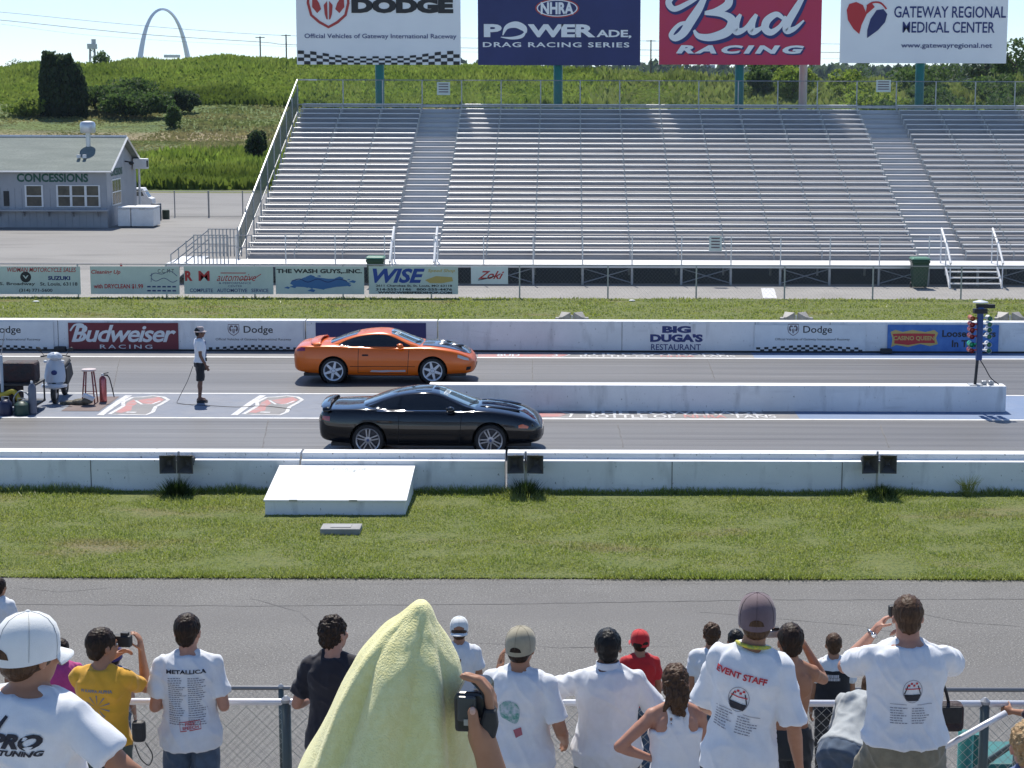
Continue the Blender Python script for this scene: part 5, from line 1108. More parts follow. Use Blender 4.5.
    for s in (-1, 1):
        if orange:
            side('tail_light', [(-2.16, .80), (-1.94, .82), (-1.93, .90), (-2.1, .91)], mat('tail light maroon', (.22, .01, .06), .1, coat=1), s, .006)
            side('headlight', [(1.86, .66), (2.02, .60), (2.14, .575), (2.12, .63), (1.96, .70), (1.86, .735)], M_hl, s, .006)
            side('fog_light', [(2.06, .33), (2.17, .34), (2.19, .42), (2.08, .42)], M_seamc, s, .006)
        else:
            side('tail_light', [(-2.17, .72), (-2.0, .70), (-2.0, .80), (-2.15, .80)], M_tail, s, .006)
            side('marker_light', [(1.80, .575), (1.99, .56), (2.0, .60), (1.88, .65), (1.80, .63)], M_or, s, .006)
            side('headlight', [(2.04, .60), (2.17, .57), (2.20, .61), (2.08, .66)], M_glass, s, .006)
            side('air_duct', [(2.0, .33), (2.16, .34), (2.19, .42), (2.04, .42)], M_seamc, s, .006)
    V, fs = fillgrid([(-.42, .28), (.42, .28), (.38, .40), (-.38, .40)], .06); project(bv, V, fs, (2.9, 0, 0), (0, 1, 0), (0, 0, 1), (-1, 0, 0), .006, 'grille', M_seamc, t)
    V, fs = fillgrid([(-.5, .62), (.5, .62), (.5, .74), (-.5, .74)], .06); project(bv, V, fs, (-2.9, 0, 0), (0, 1, 0), (0, 0, 1), (1, 0, 0), .006, 'rear_light_bar', M_tail, t)
    V, fs = fillgrid([(-.26, .48), (.26, .48), (.26, .6), (-.26, .6)], .06); project(bv, V, fs, (-2.9, 0, 0), (0, 1, 0), (0, 0, 1), (1, 0, 0), .008, 'number_plate', M_offw, t)
    if orange:
        M_cf = mat('carbon black hood', (.02, .023, .028), .18, coat=1, var=(9, 3), col2=(.05, .055, .06))
        top('black_hood', [(.97, -.62), (1.3, -.66), (1.75, -.66), (2.02, -.56), (2.14, -.34), (2.17, 0), (2.14, .34), (2.02, .56), (1.75, .66), (1.3, .66), (.97, .62), (1.0, 0)], M_cf, .012)
        for x, y, r_ in ((1.45, -.25, .16), (1.45, .25, .16), (1.75, 0, .2)): h, _, _, _ = bv.ray_cast(Vector((x, y, 2)), Vector((0, 0, -1))); MB().ell((x, y, h.z - .005), (r_ * 1.2, r_ * .6, .05), nu=20, nv=12).build('hood_scoop', M_cf, t, smooth=True)
        for x, y in ((1.5, -.05), (1.62, .3)): h, _, _, _ = bv.ray_cast(Vector((x, y, 2)), Vector((0, 0, -1))); MB().lathe([(.05, 0), (.05, .03), (.02, .04)], (x, y, h.z + .01), 12).build('hood_pin', mat('polished chrome', (.8, .75, .6), .1, metal=1), t)
        for s in (-1,): side('side_sticker', [(-.33, .30), (-.28, .345), (-.1, .335), (.1, .345), (.3, .335), (.56, .35), (.56, .30), (.2, .30), (.0, .29)], mat('pale sticker', (.5, .47, .5), .4), s, .007)
        wing = [(-1.62, .79, .94), (-1.63, .78, .965), (-1.67, .70, .995), (-1.72, .35, 1.02), (-1.73, 0, 1.025)]; ch = .13
    else:
        for s in (-1, 1):
            for (x0, x1, y) in ((1.1, 1.75, .33), (1.75, 2.0, .30)): top('hood_vent', [(x0, s * y), (x0 + .02, s * (y + .07)), (x1 - .1, s * (y + .05)), (x1, s * (y - .02))], M_seamc, .006)
            h, _, _, _ = bv.ray_cast(Vector((1.4, s * .42, 2)), Vector((0, 0, -1))); MB().ell((1.42, s * .42, h.z - .02), (.42, .13, .045), Matrix.Rotation(.11, 3, 'Y'), nu=24, nv=12).build('hood_bulge', paint, t, smooth=True)
        wing = [(-2.05, .85, .90), (-2.06, .845, .93), (-2.08, .78, .965), (-2.12, .4, .99), (-2.13, 0, .995)]; ch = .10
    path = spline(wing, 5); path = path + [(x, -y, z) for x, y, z in path[::-1][1:]]; rg = []
    for i, p in enumerate(path):
        d = Vector(path[min(i + 1, len(path) - 1)]) - Vector(path[max(i - 1, 0)]); d.normalize(); u = Vector((1, 0, .12)); u = (u - d * u.dot(d)).normalized(); v = d.cross(u); k = ch * (1 if abs(p[1]) < .7 else .75)
        rg.append([Vector(p) + u * (math.cos(a) * k) + v * (math.sin(a) * .022) for a in [j * math.pi / 6 for j in range(12)]])
    MB().loft(rg).build('rear_wing', paint, t, smooth=True, fix=True)
    if not orange: top('roof_panel', [(.02, -.35), (-.3, -.38), (-.3, .38), (.02, .35)], M_glass, .006)
    if orange: top('roof_antenna_base', [(-.5, -.03), (-.56, -.03), (-.56, .03), (-.5, .03)], M_black, .03)
    MB().tube([(-.95, 1.3 * 0 - .55, 1.0), (-1.0, -.55, 1.0)], .01, 4)
    # wheels
    for wx in (-1.235, 1.235):
        for s in (-1, 1):
            MB().lathe([(.365, .70), (.365, .9), (.36, .9), (.36, .695)], (wx, 0, .33), 40, 'y', cap=False)
            wl = MB(); wl.lathe([(.05, .60 * s), (.371, .60 * s), (.371, .86 * s)], (wx, 0, .33), 40, 'y', cap=False); wl.build('wheel_well', mat('wheel well black', (.006, .006, .006), .9), t)
            y0, y1 = s * .66, s * .895
            w_ = MB().lathe([(.235, y0), (.30, y0), (.322, y0 + s * .03), (.322, y1 - s * .03), (.305, y1), (.248, y1 + s * .004), (.235, y1 - s * .02)], (wx, 0, .322), 44, 'y', cap=False).build('wheel', M_tyre, t, smooth=35)
            M_rim = mat('white alloy', (.66, .70, .76), .3, metal=.15, coat=.5) if orange else mat('grey alloy', (.36, .38, .42), .3, metal=.6)
            mb = MB(); mb.lathe([(.246, y1 - s * .004), (.246, y1 + s * .006), (.222, y1 - s * .004), (.214, y1 - s * .05), (.21, y0)], (wx, 0, .322), 44, 'y', cap=False)
            yc = y1 - s * .02; ns = 6 if orange else 5; a0 = .3 if wx < 0 else .75
            for k in range(ns):
                for da in ((0,) if orange else (-.17, .17)):
                    a = a0 + k * 2 * math.pi / ns; b = a + da; wI, wO = (.038, .024) if orange else (.013, .013); p0 = Vector((math.cos(a), 0, math.sin(a))) * .05; p1 = Vector((math.cos(b), 0, math.sin(b))) * .225; d = (p1 - p0).normalized(); n_ = Vector((-d.z, 0, d.x)); o_ = Vector((wx, 0, .322))
                    if not orange: p0 += n_ * da * .12; p1 += n_ * 0
                    q = [p0 + n_ * wI, p1 + n_ * wO, p1 - n_ * wO, p0 - n_ * wI]; mb.loft([[o_ + v_ + Vector((0, yc + s * .008, 0)) for v_ in q], [o_ + v_ + Vector((0, yc - s * .03, 0)) for v_ in q]])
            mb.lathe([(.07 if not orange else .045, yc - s * .03), (.07 if not orange else .045, yc + s * .012), (.02, yc + s * .018)], (wx, 0, .322), 20, 'y'); mb.build('rim', M_rim, w_)
            MB().lathe([(.01, y1 - s * .10), (.208, y1 - s * .10)], (wx, 0, .322), 24, 'y', cap=False).build('brake_disc', mat('dark brake disc', (.05, .055, .07), .4, metal=.5), w_)
            if not orange: MB().lathe([(.03, yc + s * .014), (.03, yc + s * .022), (.01, yc + s * .023)], (wx, 0, .322), 14, 'y').build('hub_cap', mat('blue hub cap', (.05, .09, .22), .3), w_)
    mb = MB(); mb.bb(-2.0, 2.05, -.7, .7, .17, .24); mb.build('underbody', M_black, t)
    return t
M_blkpaint = mat('black car paint', (.003, .0033, .005), .08, coat=.6, spec=.35); M_orpaint = mat('orange metallic car paint', (.74, .135, .001), .3, metal=.1, coat=.45)
pk = at(368, 456, Z=0); p2 = at(490.6, 456, Z=0); car('black_sports_car', 'black sports coupe with a rear wing in the near lane by the wall', (pk.x + p2.x) / 2, pk.y + .9, M_blkpaint, False)
pk = at(333.5, 383.8, Z=0); p2 = at(432.7, 383.8, Z=0); car('orange_sports_car', 'bright orange sports coupe with a black hood and white wheels in the far lane', (pk.x + p2.x) / 2, pk.y + .9, M_orpaint, True)
# ------------------------------------------------------------------ people
def remesh(o, vox, smooth=4, disp=None):
    """fuse the overlapping closed shapes of a mesh into one skin"""
    m1 = o.modifiers.new('r', 'REMESH'); m1.mode = 'VOXEL'; m1.voxel_size = vox; m1.use_smooth_shade = True
    m2 = o.modifiers.new('s', 'SMOOTH'); m2.iterations = smooth; m2.factor = .5
    bpy.context.view_layer.update(); me = evaluated(o); o.modifiers.clear(); old = o.data; o.data = me; bpy.data.meshes.remove(old)
    if disp:
        V = nparr(me); N = np.empty(len(V) * 3); me.vertex_normals.foreach_get('vector', N); N = N.reshape(-1, 3)
        d = np.array([disp(Vector(p)) for p in V]); V += N * d[:, None]; me.vertices.foreach_set('co', V.ravel())
    shade(me, True); me.update(); return o
SKIN = {'fair': mat('fair skin', (.50, .27, .19), .5, var=(9, 4), col2=(.44, .21, .14), spec=.35), 'tan': mat('tanned skin', (.40, .20, .12), .5, var=(9, 4), col2=(.34, .16, .09), spec=.35), 'brown': mat('brown skin', (.17, .08, .05), .45, var=(9, 4), col2=(.13, .06, .04))}
def cloth(name, c, v=.85): return mat(name, c, .85, var=(14, 4), col2=[x * v for x in c], bump=(260, .25, .004), sheen=.2)
M_wshirt = cloth('white cotton', (.74, .76, .79), .93); M_hairdb = mat('dark brown hair', (.014, .009, .006), .5, var=(30, 3), col2=(.04, .022, .014), bump=(120, .6, .004), stretch=(3, 3, .6), spec=.2)
M_hairb = mat('brown hair', (.05, .026, .014), .5, var=(30, 3), col2=(.10, .055, .03), bump=(120, .6, .004), stretch=(3, 3, .6), spec=.2); M_hairk = mat('black hair', (.008, .008, .009), .45, var=(30, 3), col2=(.014, .014, .014), bump=(120, .6, .004), spec=.2)
M_denim = cloth('blue denim', (.07, .11, .17), .7)
def frame(d, hint):
    d = d.normalized(); s = d.cross(hint); s = s.normalized() if s.length > .05 else d.orthogonal().normalized(); return d, s, s.cross(d).normalized()
def hand(mb, w_, d, n_hint, k, sgn, curl=.5, spread=1.0):
    """palm, four fingers, thumb; w_ wrist, d direction, n_hint = palm side"""
    d = d.normalized(); n = (n_hint - d * n_hint.dot(d)); n = n.normalized() if n.length > .05 else d.orthogonal().normalized(); s = d.cross(n).normalized() * sgn
    M = Matrix((s, d, n)).transposed(); mb.ell(w_ + d * .048 * k, (.040 * k, .055 * k, .017 * k), M, 12, 8); mb.cone(w_ - d * .02 * k, .024 * k, w_ + d * .03 * k, .024 * k, 10)
    for i, (o, L) in enumerate(((-.029, .066), (-.010, .078), (.010, .073), (.028, .058))):
        b = w_ + d * (.088 - abs(o) * .25) * k + s * o * k; a1 = curl * .7; a2 = curl * 1.5; a3 = curl * 2.2; p = b; dd = (d + s * o * 3 * spread)
        for q, (a, f, r_) in enumerate(((a1, .42, .0092), (a2, .32, .0085), (a3, .26, .0078))):
            v = dd.normalized() * math.cos(a) + n * math.sin(a); e = p + v * L * f * k * 1.08; mb.cone(p, r_ * k, e, r_ * .94 * k, 8); p = e
    tb = w_ + d * .025 * k - s * .030 * k; td = (d * .7 - s * .75 + n * .35 * (1 + curl)).normalized(); e = tb + td * .042 * k; mb.cone(tb, .013 * k, e, .0105 * k, 8); td2 = (td + d * .6 + n * .5 * curl).normalized(); mb.cone(e, .0105 * k, e + td2 * .034 * k, .009 * k, 8)
def person(label, px, ptop, Y, floor, extra=None, yaw=0, lean=0, fat=1.0, H=None, skin='fair', hair=None, hairstyle='short', cap=None, cap_yaw=0, cap_back=False, shirt=('tee', None), pants=('long', None), armL=None, armR=None, head_yaw=0, head_pitch=0, vox=.0095, curlL=.5, curlR=.5, group=None, side_lean=0, hem=.50, palmL=None, palmR=None, shoes=None, twist=0, sleeve=.62, X=None, legs=None, neck_fwd=0):
    top = at(px, ptop, Y=Y)
    if H is None: H = top.z - floor
    k = H / 1.78; t = thing('person', label, 'person', (top.x if X is None else X, Y, floor), R(yaw), group)
    Rt = Matrix.Rotation(R(side_lean), 3, 'Y') @ Matrix.Rotation(-R(lean), 3, 'X') @ Matrix.Rotation(R(twist), 3, 'Z'); hip = Vector((0, 0, .53 * H))
    U_ = lambda x, y, z: hip + Rt @ (Vector((x * k, y * k, z * H)) - Vector((0, 0, .53 * H)))
    f = fat
    tor = [(.47, .165, .115, 0), (.53, .172 * .5 + .172 * .5, .118, 0), (.58, .150, .105, .005), (.63, .142, .10, .01), (.69, .155, .108, .01), (.745, .172, .115, .005), (.785, .172, .105, 0), (.812, .150, .085, -.005), (.835, .10, .062, -.01), (.85, .06, .055, -.005)]
    def torso(grow, z0, z1, fl=0):
        rings = []
        for z, rx, ry, oy in tor:
            if z < z0 - 1e-6 or z > z1 + 1e-6: continue
            bel = 1 + (f - 1) * (1.25 if .5 < z < .66 else .8)
            rx_, ry_ = rx * bel + grow, ry * bel * (1 + (f - 1) * .6) + grow
            if fl and z < .6: rx_ += fl * (.6 - z) * 5; ry_ += fl * (.6 - z) * 5
            rings.append([U_(rx_ * math.cos(a) * (1 if abs(math.cos(a)) < .95 else 1), ry_ * math.sin(a) + oy, z) for a in [2 * math.pi * i / 24 for i in range(24)]])
        return rings
    body = MB(); body.loft(torso(0, .47, .86)); 
    sh = {s: U_(s * (.162 + (f - 1) * .09), -.005, .792) for s in (-1, 1)}
    for s in (-1, 1):
        body.cone(U_(s * .035, -.01, .836), .040 * k, sh[s] + Vector((0, 0, .008)), .048 * k, 12); body.ell(sh[s], (.058 * k * f, .056 * k, .062 * k)); body.ell(U_(s * .075, -.07, .755), (.07 * k, .035 * k, .09 * k)) # shoulder blade
    # head
    hc = U_(0, .022 + neck_fwd, .918 - .004); Rh = Matrix.Rotation(R(head_yaw), 3, 'Z') @ Matrix.Rotation(-R(head_pitch), 3, 'X'); hs = k ** .35 * 1.08
    Hd = lambda x, y, z: hc + Rh @ (Vector((x, y, z)) * hs)
    body.cone(U_(0, -.012, .83), .060 * k * f ** .5, hc + Vector((0, -.015, -.05)), .056 * k * f ** .5, 14)
    body.ell(Hd(0, -.012, .028), (.076 * hs, .095 * hs, .09 * hs), Rh); body.ell(Hd(0, .025, -.035), (.061 * hs, .066 * hs, .078 * hs), Rh); body.ell(Hd(0, .058, -.082), (.028 * hs, .022 * hs, .022 * hs), Rh)
    body.cone(Hd(0, .085, .012), .010, Hd(0, .105, -.022), .014, 8); body.ell(Hd(0, .08, -.052), (.026, .012, .011), Rh); body.ell(Hd(0, .078, .028), (.05, .016, .012), Rh)
    for s in (-1, 1): body.ell(Hd(s * .078, -.012, -.008), (.010, .020, .032), Rh @ Matrix.Rotation(s * .3, 3, 'Z')); body.ell(Hd(s * .045, .062, -.015), (.022, .02, .022), Rh)
    # arms
    arms = {}
    for s, A, cu, pm in ((-1, armL, curlL, palmL), (1, armR, curlR, palmR)):
        if A == 'none': continue
        A = A or ((s * .16, .02, -1), (s * .02, .35, -1)); d1 = Vector(A[0]).normalized(); d2 = Vector(A[1]).normalized()
        e = sh[s] + d1 * .168 * H; w_ = e + d2 * .145 * H; arms[s] = (sh[s], e, w_, d1, d2); ff = .5 + f * .5
        body.cone(sh[s], .050 * k * ff, e, .039 * k * ff, 14); body.cone(sh[s].lerp(e, .35), .049 * k * ff, sh[s].lerp(e, .7), .043 * k * ff, 12); body.cone(e, .038 * k * ff, e.lerp(w_, .3), .040 * k * ff, 12); body.cone(e.lerp(w_, .3), .040 * k * ff, w_, .025 * k, 12)
        hd = Vector(A[2]).normalized() if len(A) > 2 else d2; hand(body, w_ + hd * .01, hd, Vector(pm or (-s, 0, -.1)), k * 1.02, -s, cu)
    # legs
    lg = legs or {-1: ((-.095, 0, .285), (-.10, -.03, .045)), 1: ((.095, 0, .285), (.10, -.03, .045))}; ank = {}
    for s in (-1, 1):
        (kx, ky, kz), (ax, ay, az) = lg[s]; h0 = Vector((s * .085 * k * f, 0, .50 * H)); kn = Vector((kx * k * f, ky * k, kz * H)); an = Vector((ax * k * f, ay * k, az * H)); ank[s] = (h0, kn, an)
        body.cone(h0, .085 * k * f, kn, .054 * k * f, 16); body.cone(kn, .052 * k * f, kn.lerp(an, .35) + Vector((0, -.012, 0)), .055 * k * f, 14); body.cone(kn.lerp(an, .35), .053 * k * f, an, .034 * k, 14); body.cone(an, .034 * k, an + Vector((0, .12 * k, -.03 * k)), .028 * k, 10); body.ell(an + Vector((0, -.02, -.02)), (.032, .04, .035))
    if extra: extra(body, t, sh)
    bo = body.build('body', SKIN[skin], t); remesh(bo, vox, 4)
    for s in (-1, 1):
        e_ = MB(); e_.ell(Hd(s * .031, .079, .006), (.013, .009, .009), Rh, 10, 7); e_.build('eye', mat('eye white', (.6, .6, .58), .2), t, smooth=True)
    # shirt
    seed = (top.x * 3.1, Y, 1.7)
    def fold(p):
        q = Vector((p.x * 7 + seed[0], p.y * 7, p.z * 3.2 + seed[1])); a = noise.noise(q); b = noise.noise(Vector((p.x * 16 + p.z * 7, p.y * 15, p.z * 8 + seed[0]))); r_ = 1 - abs(noise.noise(Vector((p.x * 9 + p.z * 5, p.y * 9, p.z * 5 + 3 + seed[0]))) * 2.4)
        g_2 = 1 - abs(noise.noise(Vector((p.x * 5.5 + seed[1], p.y * 4, p.z * 1.6 - p.x * 2 + seed[0]))) * 3); c_3 = noise.noise(Vector((p.x * 26 + p.z * 10 * (1 if p.x > 0 else -1), p.y * 20, p.z * 9 + seed[1]))); return (.0045 * c_3 + .008 * a + .005 * b + .011 * max(r_, 0) ** 2 + .009 * max(g_2, 0)) * .85
    out = {'thing': t, 'body': bo, 'Hd': Hd, 'U': U_, 'arms': arms, 'k': k, 'H': H, 'hc': hc, 'Rh': Rh}
    kind, sm = shirt
    if kind in ('tee', 'vest', 'tank'):
        sb = MB(); g = .018
        if kind == 'tee' or kind == 'vest':
            sb.loft(torso(g, hem, .84, .02))
            for s in (-1, 1): sb.cone(U_(s * .052, -.012, .829), .047 * k, sh[s] + Vector((0, 0, .004)), .056 * k, 12); sb.ell(U_(s * .075, -.07, .755), (.086 * k, .05 * k, .105 * k))
            if kind == 'tee':
                for s in (-1, 1):
                    if s not in arms: continue
                    a, e, w_, d1, d2 = arms[s]; sb.ell(a, (.067 * k * f, .066 * k, .068 * k)); el = a.lerp(e, min(sleeve, 1)); ff = .5 + f * .5
                    sb.tube([a, a.lerp(el, .5), el], [.063 * k * ff, .062 * k * ff, .068 * k * ff], 18)
                    if sleeve > 1: sb.cone(e, .055 * k, e.lerp(w_, sleeve - 1), .042 * k, 14)
            else:
                for s in (-1, 1): sb.ell(sh[s] - Vector((s * .02, 0, 0)), (.05 * k, .066 * k, .062 * k))
        else:
            rings = torso(.020, hem, .745, 0); sb.loft(rings)
            for s in (-1, 1): sb.tube(spline([U_(s * .075, -.105, .74), U_(s * .06, -.105, .775), U_(s * .058, -.055, .838), U_(s * .07, .03, .84), U_(s * .09, .11, .76)], 4), .011 * k, 6)
            sb.loft([[U_(x, y, z) for x, y, z in q] for q in ([(-.125, -.11, .735), (.125, -.11, .735), (.125, -.08, .735), (-.125, -.08, .735)], [(-.04, -.118, .765), (.04, -.118, .765), (.04, -.09, .765), (-.04, -.09, .765)], [(-.022, -.108, .80), (.022, -.108, .80), (.022, -.08, .80), (-.022, -.08, .80)])])
            for s in (-1, 1): sb.tube([U_(s * .012, -.098, .795), U_(s * .055, -.06, .838)], .013 * k, 6)
        so_ = sb.build('shirt' if kind != 'vest' else 'vest', sm, t); remesh(so_, vox * 1.1, 6, fold); out['shirt'] = so_
    # trousers
    kind, pm = pants
    if kind:
        pb = MB(); pb.loft(torso(.012, .47, .58 if kind != 'low' else .56)[:3] if False else torso(.012, .47, .58))
        for s in (-1, 1):
            h0, kn, an = ank[s]; pb.ell(h0 + Vector((0, -.01, -.02)), (.088 * k * f, .10 * k * f, .08 * k * f))
            if kind == 'shorts': pb.tube([h0, kn + (h0 - kn) * .02], [.094 * k * f, .092 * k * f], 18)
            else: pb.tube([h0, kn, an + Vector((0, 0, .01))], [.092 * k * f, .075 * k * f, .062 * k * f], 18)
        po = pb.build('trousers' if kind != 'shorts' else 'shorts', pm, t); remesh(po, vox * 1.2, 3, lambda p: fold(p) * 1.1)
    for s in (-1, 1):
        an = ank[s][2]; b = MB(); z0 = -(.045 * H) ; b.loft([[an + Vector((x * .048 * k, y * k - .02, z0 * (1 - z) + an.z * 0)) for x, y in ((-.8, -.05), (.8, -.05), (1.0, .03), (1.05, .12), (.7, .19), (0, .205), (-.7, .19), (-1.05, .12), (-1.0, .03))] for z in (0, .35)] + [[an + Vector((x * .040 * k, y * k - .02, z0 * .25)) for x, y in ((-.8, -.04), (.8, -.04), (.9, .03), (.8, .09), (.4, .12), (0, .13), (-.4, .12), (-.8, .09), (-.9, .03))]])
        b.build('shoe', shoes or M_black, t, smooth=50, fix=True)
    # hair, cap
    if hair:
        hb = MB(); g = .012
        hb.ell(Hd(0, -.02, .036), (.082 * hs, .100 * hs, .093 * hs), Rh, 20, 14)
        if hairstyle in ('short', 'messy'): hb.ell(Hd(0, -.055, -.02), (.064 * hs, .052 * hs, .062 * hs), Rh, 16, 10)
        if hairstyle == 'under_cap': hb = MB(); hb.ell(Hd(0, -.022, -.0), (.0795 * hs, .0965 * hs, .062 * hs), Rh, 20, 12); hb.ell(Hd(0, -.05, -.022), (.068 * hs, .055 * hs, .058 * hs), Rh, 16, 10)
        if hairstyle == 'ponytail':
            hb.ell(Hd(0, -.04, -.01), (.078 * hs, .07 * hs, .08 * hs), Rh); rr = random.Random(3)
            for i in range(26): a = Hd(rr.uniform(-.05, .05), -.10, rr.uniform(-.02, .05)); m_ = a + Vector((rr.uniform(-.05, .05), rr.uniform(-.05, 0), -rr.uniform(.05, .09))); hb.tube(spline([a, m_, m_ + Vector((rr.uniform(-.035, .035), rr.uniform(0, .03), -rr.uniform(.05, .10)))], 4), [.024] * 5 + [.018] * 3 + [.010], 6)
        am = {'messy': .012, 'ponytail': .009}.get(hairstyle, .0025)
        def hn(p): return am * (noise.noise(p * 38) + .6 * noise.noise(p * 90)) + (.008 * max(0, noise.noise(Vector((p.x * 70, p.y * 70, p.z * 14)))) if hairstyle in ('messy', 'short') else 0)
        ho = hb.build('hair', hair, t)
        if cap:   # the hair under a cap only shows below its rim
            pass
        remesh(ho, .006, 2, hn); out['hair'] = ho
    if cap:
        Rc = Rh @ Matrix.Rotation(R(cap_yaw), 3, 'Z'); rings = []; 
        for z, r_ in ((-.008, 1.0), (.03, 1.02), (.065, .99), (.095, .88), (.118, .68), (.132, .40), (.138, .1)):
            rings.append([hc + Rc @ (Vector((math.cos(a) * .088 * r_, -.012 + math.sin(a) * .108 * r_, z + (.012 * max(0, -math.sin(a)) * -1.2 if z < 0 else 0))) * hs) for a in [2 * math.pi * i / 28 for i in range(28)]])
        co = MB().loft(rings).build('cap', cap, t, smooth=60, fix=True); vz = MB(); T_, B_2 = [], []
        for j in range(5):
            for i in range(11):
                a = math.pi * (.16 + .68 * i / 10); r0 = 1.0 + j / 4 * (.62 * math.sin(a)); x = math.cos(a) * .089 * (1 + .02 * j); y = -.012 + math.sin(a) * .108 * r0; T_.append(hc + Rc @ (Vector((x, y, .012 - .10 * (x / .086) ** 2 * .16 - j * .006)) * hs))
        n_ = len(T_); vz.add(T_ + [q - Vector((0, 0, .004)) for q in T_], [(j * 11 + i, j * 11 + i + 1, (j + 1) * 11 + i + 1, (j + 1) * 11 + i) for j in range(4) for i in range(10)] + [(n_ + j * 11 + i, n_ + (j + 1) * 11 + i, n_ + (j + 1) * 11 + i + 1, n_ + j * 11 + i + 1) for j in range(4) for i in range(10)] + [(4 * 11 + i, 4 * 11 + i + 1, n_ + 4 * 11 + i + 1, n_ + 4 * 11 + i) for i in range(10)])
        vz.build('visor', cap, co, smooth=True); MB().ell(hc + Rc @ (Vector((0, -.012, .139)) * hs), (.008, .008, .005)).build('button', cap, co)
        sm_ = MB()
        for i in range(6):
            a0 = math.pi / 2 + i * math.pi / 3; sm_.tube([hc + Rc @ (Vector((math.cos(a0) * .088 * r_ * 1.003, -.012 + math.sin(a0) * .108 * r_ * 1.003, z + .0005)) * hs) for z, r_ in ((-.004, 1.0), (.03, 1.02), (.065, .99), (.095, .88), (.118, .68), (.132, .40), (.138, .1))], .0010, 4)
        sm_.build('seams', mat('cap seam ' + cap.name, [x * .45 for x in cap.node_tree.nodes['Principled BSDF'].inputs['Base Color'].default_value[:3]], .8), co)
        # rear opening with a strap
        ov = MB(); 
        pts = [hc + Rc @ (Vector((math.cos(a) * .0895, -.012 + math.sin(a) * .1105, z)) * hs) for a, z in [(-math.pi / 2 + d_, .004 + .032 * math.sqrt(max(0, 1 - (d_ / .42) ** 2))) for d_ in np.linspace(-.42, .42, 13)]]
        low = [hc + Rc @ (Vector((math.cos(a) * .0895, -.012 + math.sin(a) * .1105, .004)) * hs) for a in [-math.pi / 2 + d_ for d_ in np.linspace(-.42, .42, 13)]]
        ov.add(pts + low, [(i, i + 1, 14 + i, 13 + i) for i in range(12)]); ov.build('rear_opening', hair or M_hairdb, co)
    return out
def chest_decal(P, V2, fs, cx, cz, m, name='print', side=-1, off=.004, rot=0, xs=0):
    """press artwork (metres) on the back of the shirt; cx, cz in the person's frame"""
    bv = bvh_of([P['shirt']]); U_ = P['U']; o = U_(0, 0, .53); u = (U_(1, 0, .53) - o).normalized(); v = (U_(0, 0, .63) - o).normalized(); d = (U_(0, 1, .53) - o).normalized()
    c_, s_ = math.cos(rot), math.sin(rot); V2 = [(a * c_ - b * s_ + cx, a * s_ + b * c_) for a, b in V2]
    org = o + v * (cz - .53) * P['H']; return project(bv, V2, fs, org, u, v, d, off, name, m, P['thing'], far=2)
def chest_text(P, s, cx, cz, w_, h_, m, rot=0, off=.004, name='print', **k):
    V, fs = glyphs(s, w_, h_, **k); return chest_decal(P, V, fs, cx, cz, m, name, rot=rot, off=off)
def bars(rows, w_, h_, seed=1, fill=.5, cols=1):
    """lines too small to read, as rows of little dashes"""
    rr = random.Random(seed); V = []; F_2 = []
    for i in range(rows):
        z = h_ / 2 - h_ * (i + .5) / rows; t = h_ / rows * fill * .5
        for c in range(cols):
            x0 = -w_ / 2 + w_ * c / cols; x1 = x0 + w_ / cols * rr.uniform(.55, .92); x = x0
            while x < x1:
                L = rr.uniform(.008, .022); b = len(V); V += [(x, z - t), (min(x + L, x1), z - t), (min(x + L, x1), z + t), (x, z + t)]; F_2.append((b, b + 1, b + 2, b + 3)); x += L + .004
    return V, F_2
def quads2(L, n=4):
    V = []; f_ = []; L2 = []
    for q in L:
        if len(q) != 4 or max(abs(q[0][0] - q[2][0]), abs(q[0][1] - q[2][1])) < .02: L2.append(q); continue
        P_ = lambda a, b: tuple((q[0][i] * (1 - a) + q[1][i] * a) * (1 - b) + (q[3][i] * (1 - a) + q[2][i] * a) * b for i in (0, 1))
        L2 += [[P_(i / n, j / n), P_((i + 1) / n, j / n), P_((i + 1) / n, (j + 1) / n), P_(i / n, (j + 1) / n)] for i in range(n) for j in range(n)]
    L = L2
    for q in L: b = len(V); V += q; f_.append(tuple(range(b, b + len(q))))
    return V, f_

# ------------------------------------------------------------------ the stand the onlookers are on
DECK = 2.1; YD = 12.35
def row_floor(Y): return DECK if Y >= YD else DECK + .205 * math.ceil((YD - Y) / .62)
vs = thing('spectator_stand', 'aluminium bleacher the onlookers stand on, rising toward the camera', 'grandstand', (0, 0, 0))
mb = MB(); mb.bb(-9, 8, YD, 13.3, DECK - .05, DECK); mb.build('front_deck', M_foot, vs)
for i in range(1, 17):
    y1 = YD - .62 * (i - 1); z = DECK + .205 * i; MB().bb(-9, 8, y1 - .62, y1 - .003, z - .04, z).build('foot_deck', M_foot, vs)
    if i > 1 and False: pass
for x in (-8.5, -5, -1.5, 2, 5.5, 7.8):
    mb = MB(); mb.tube([(x, 13.2, 0), (x, 13.2, DECK - .05)], .05, 8); mb.tube([(x, 8, 0), (x, 8, 3.45)], .05, 8); mb.tube([(x, 3.2, 0), (x, 3.2, 5.0)], .05, 8); mb.tube([(x, 13.2, DECK - .1), (x, 2.6, 5.3)], .04, 6); mb.build('support_frame', M_galv, vs)
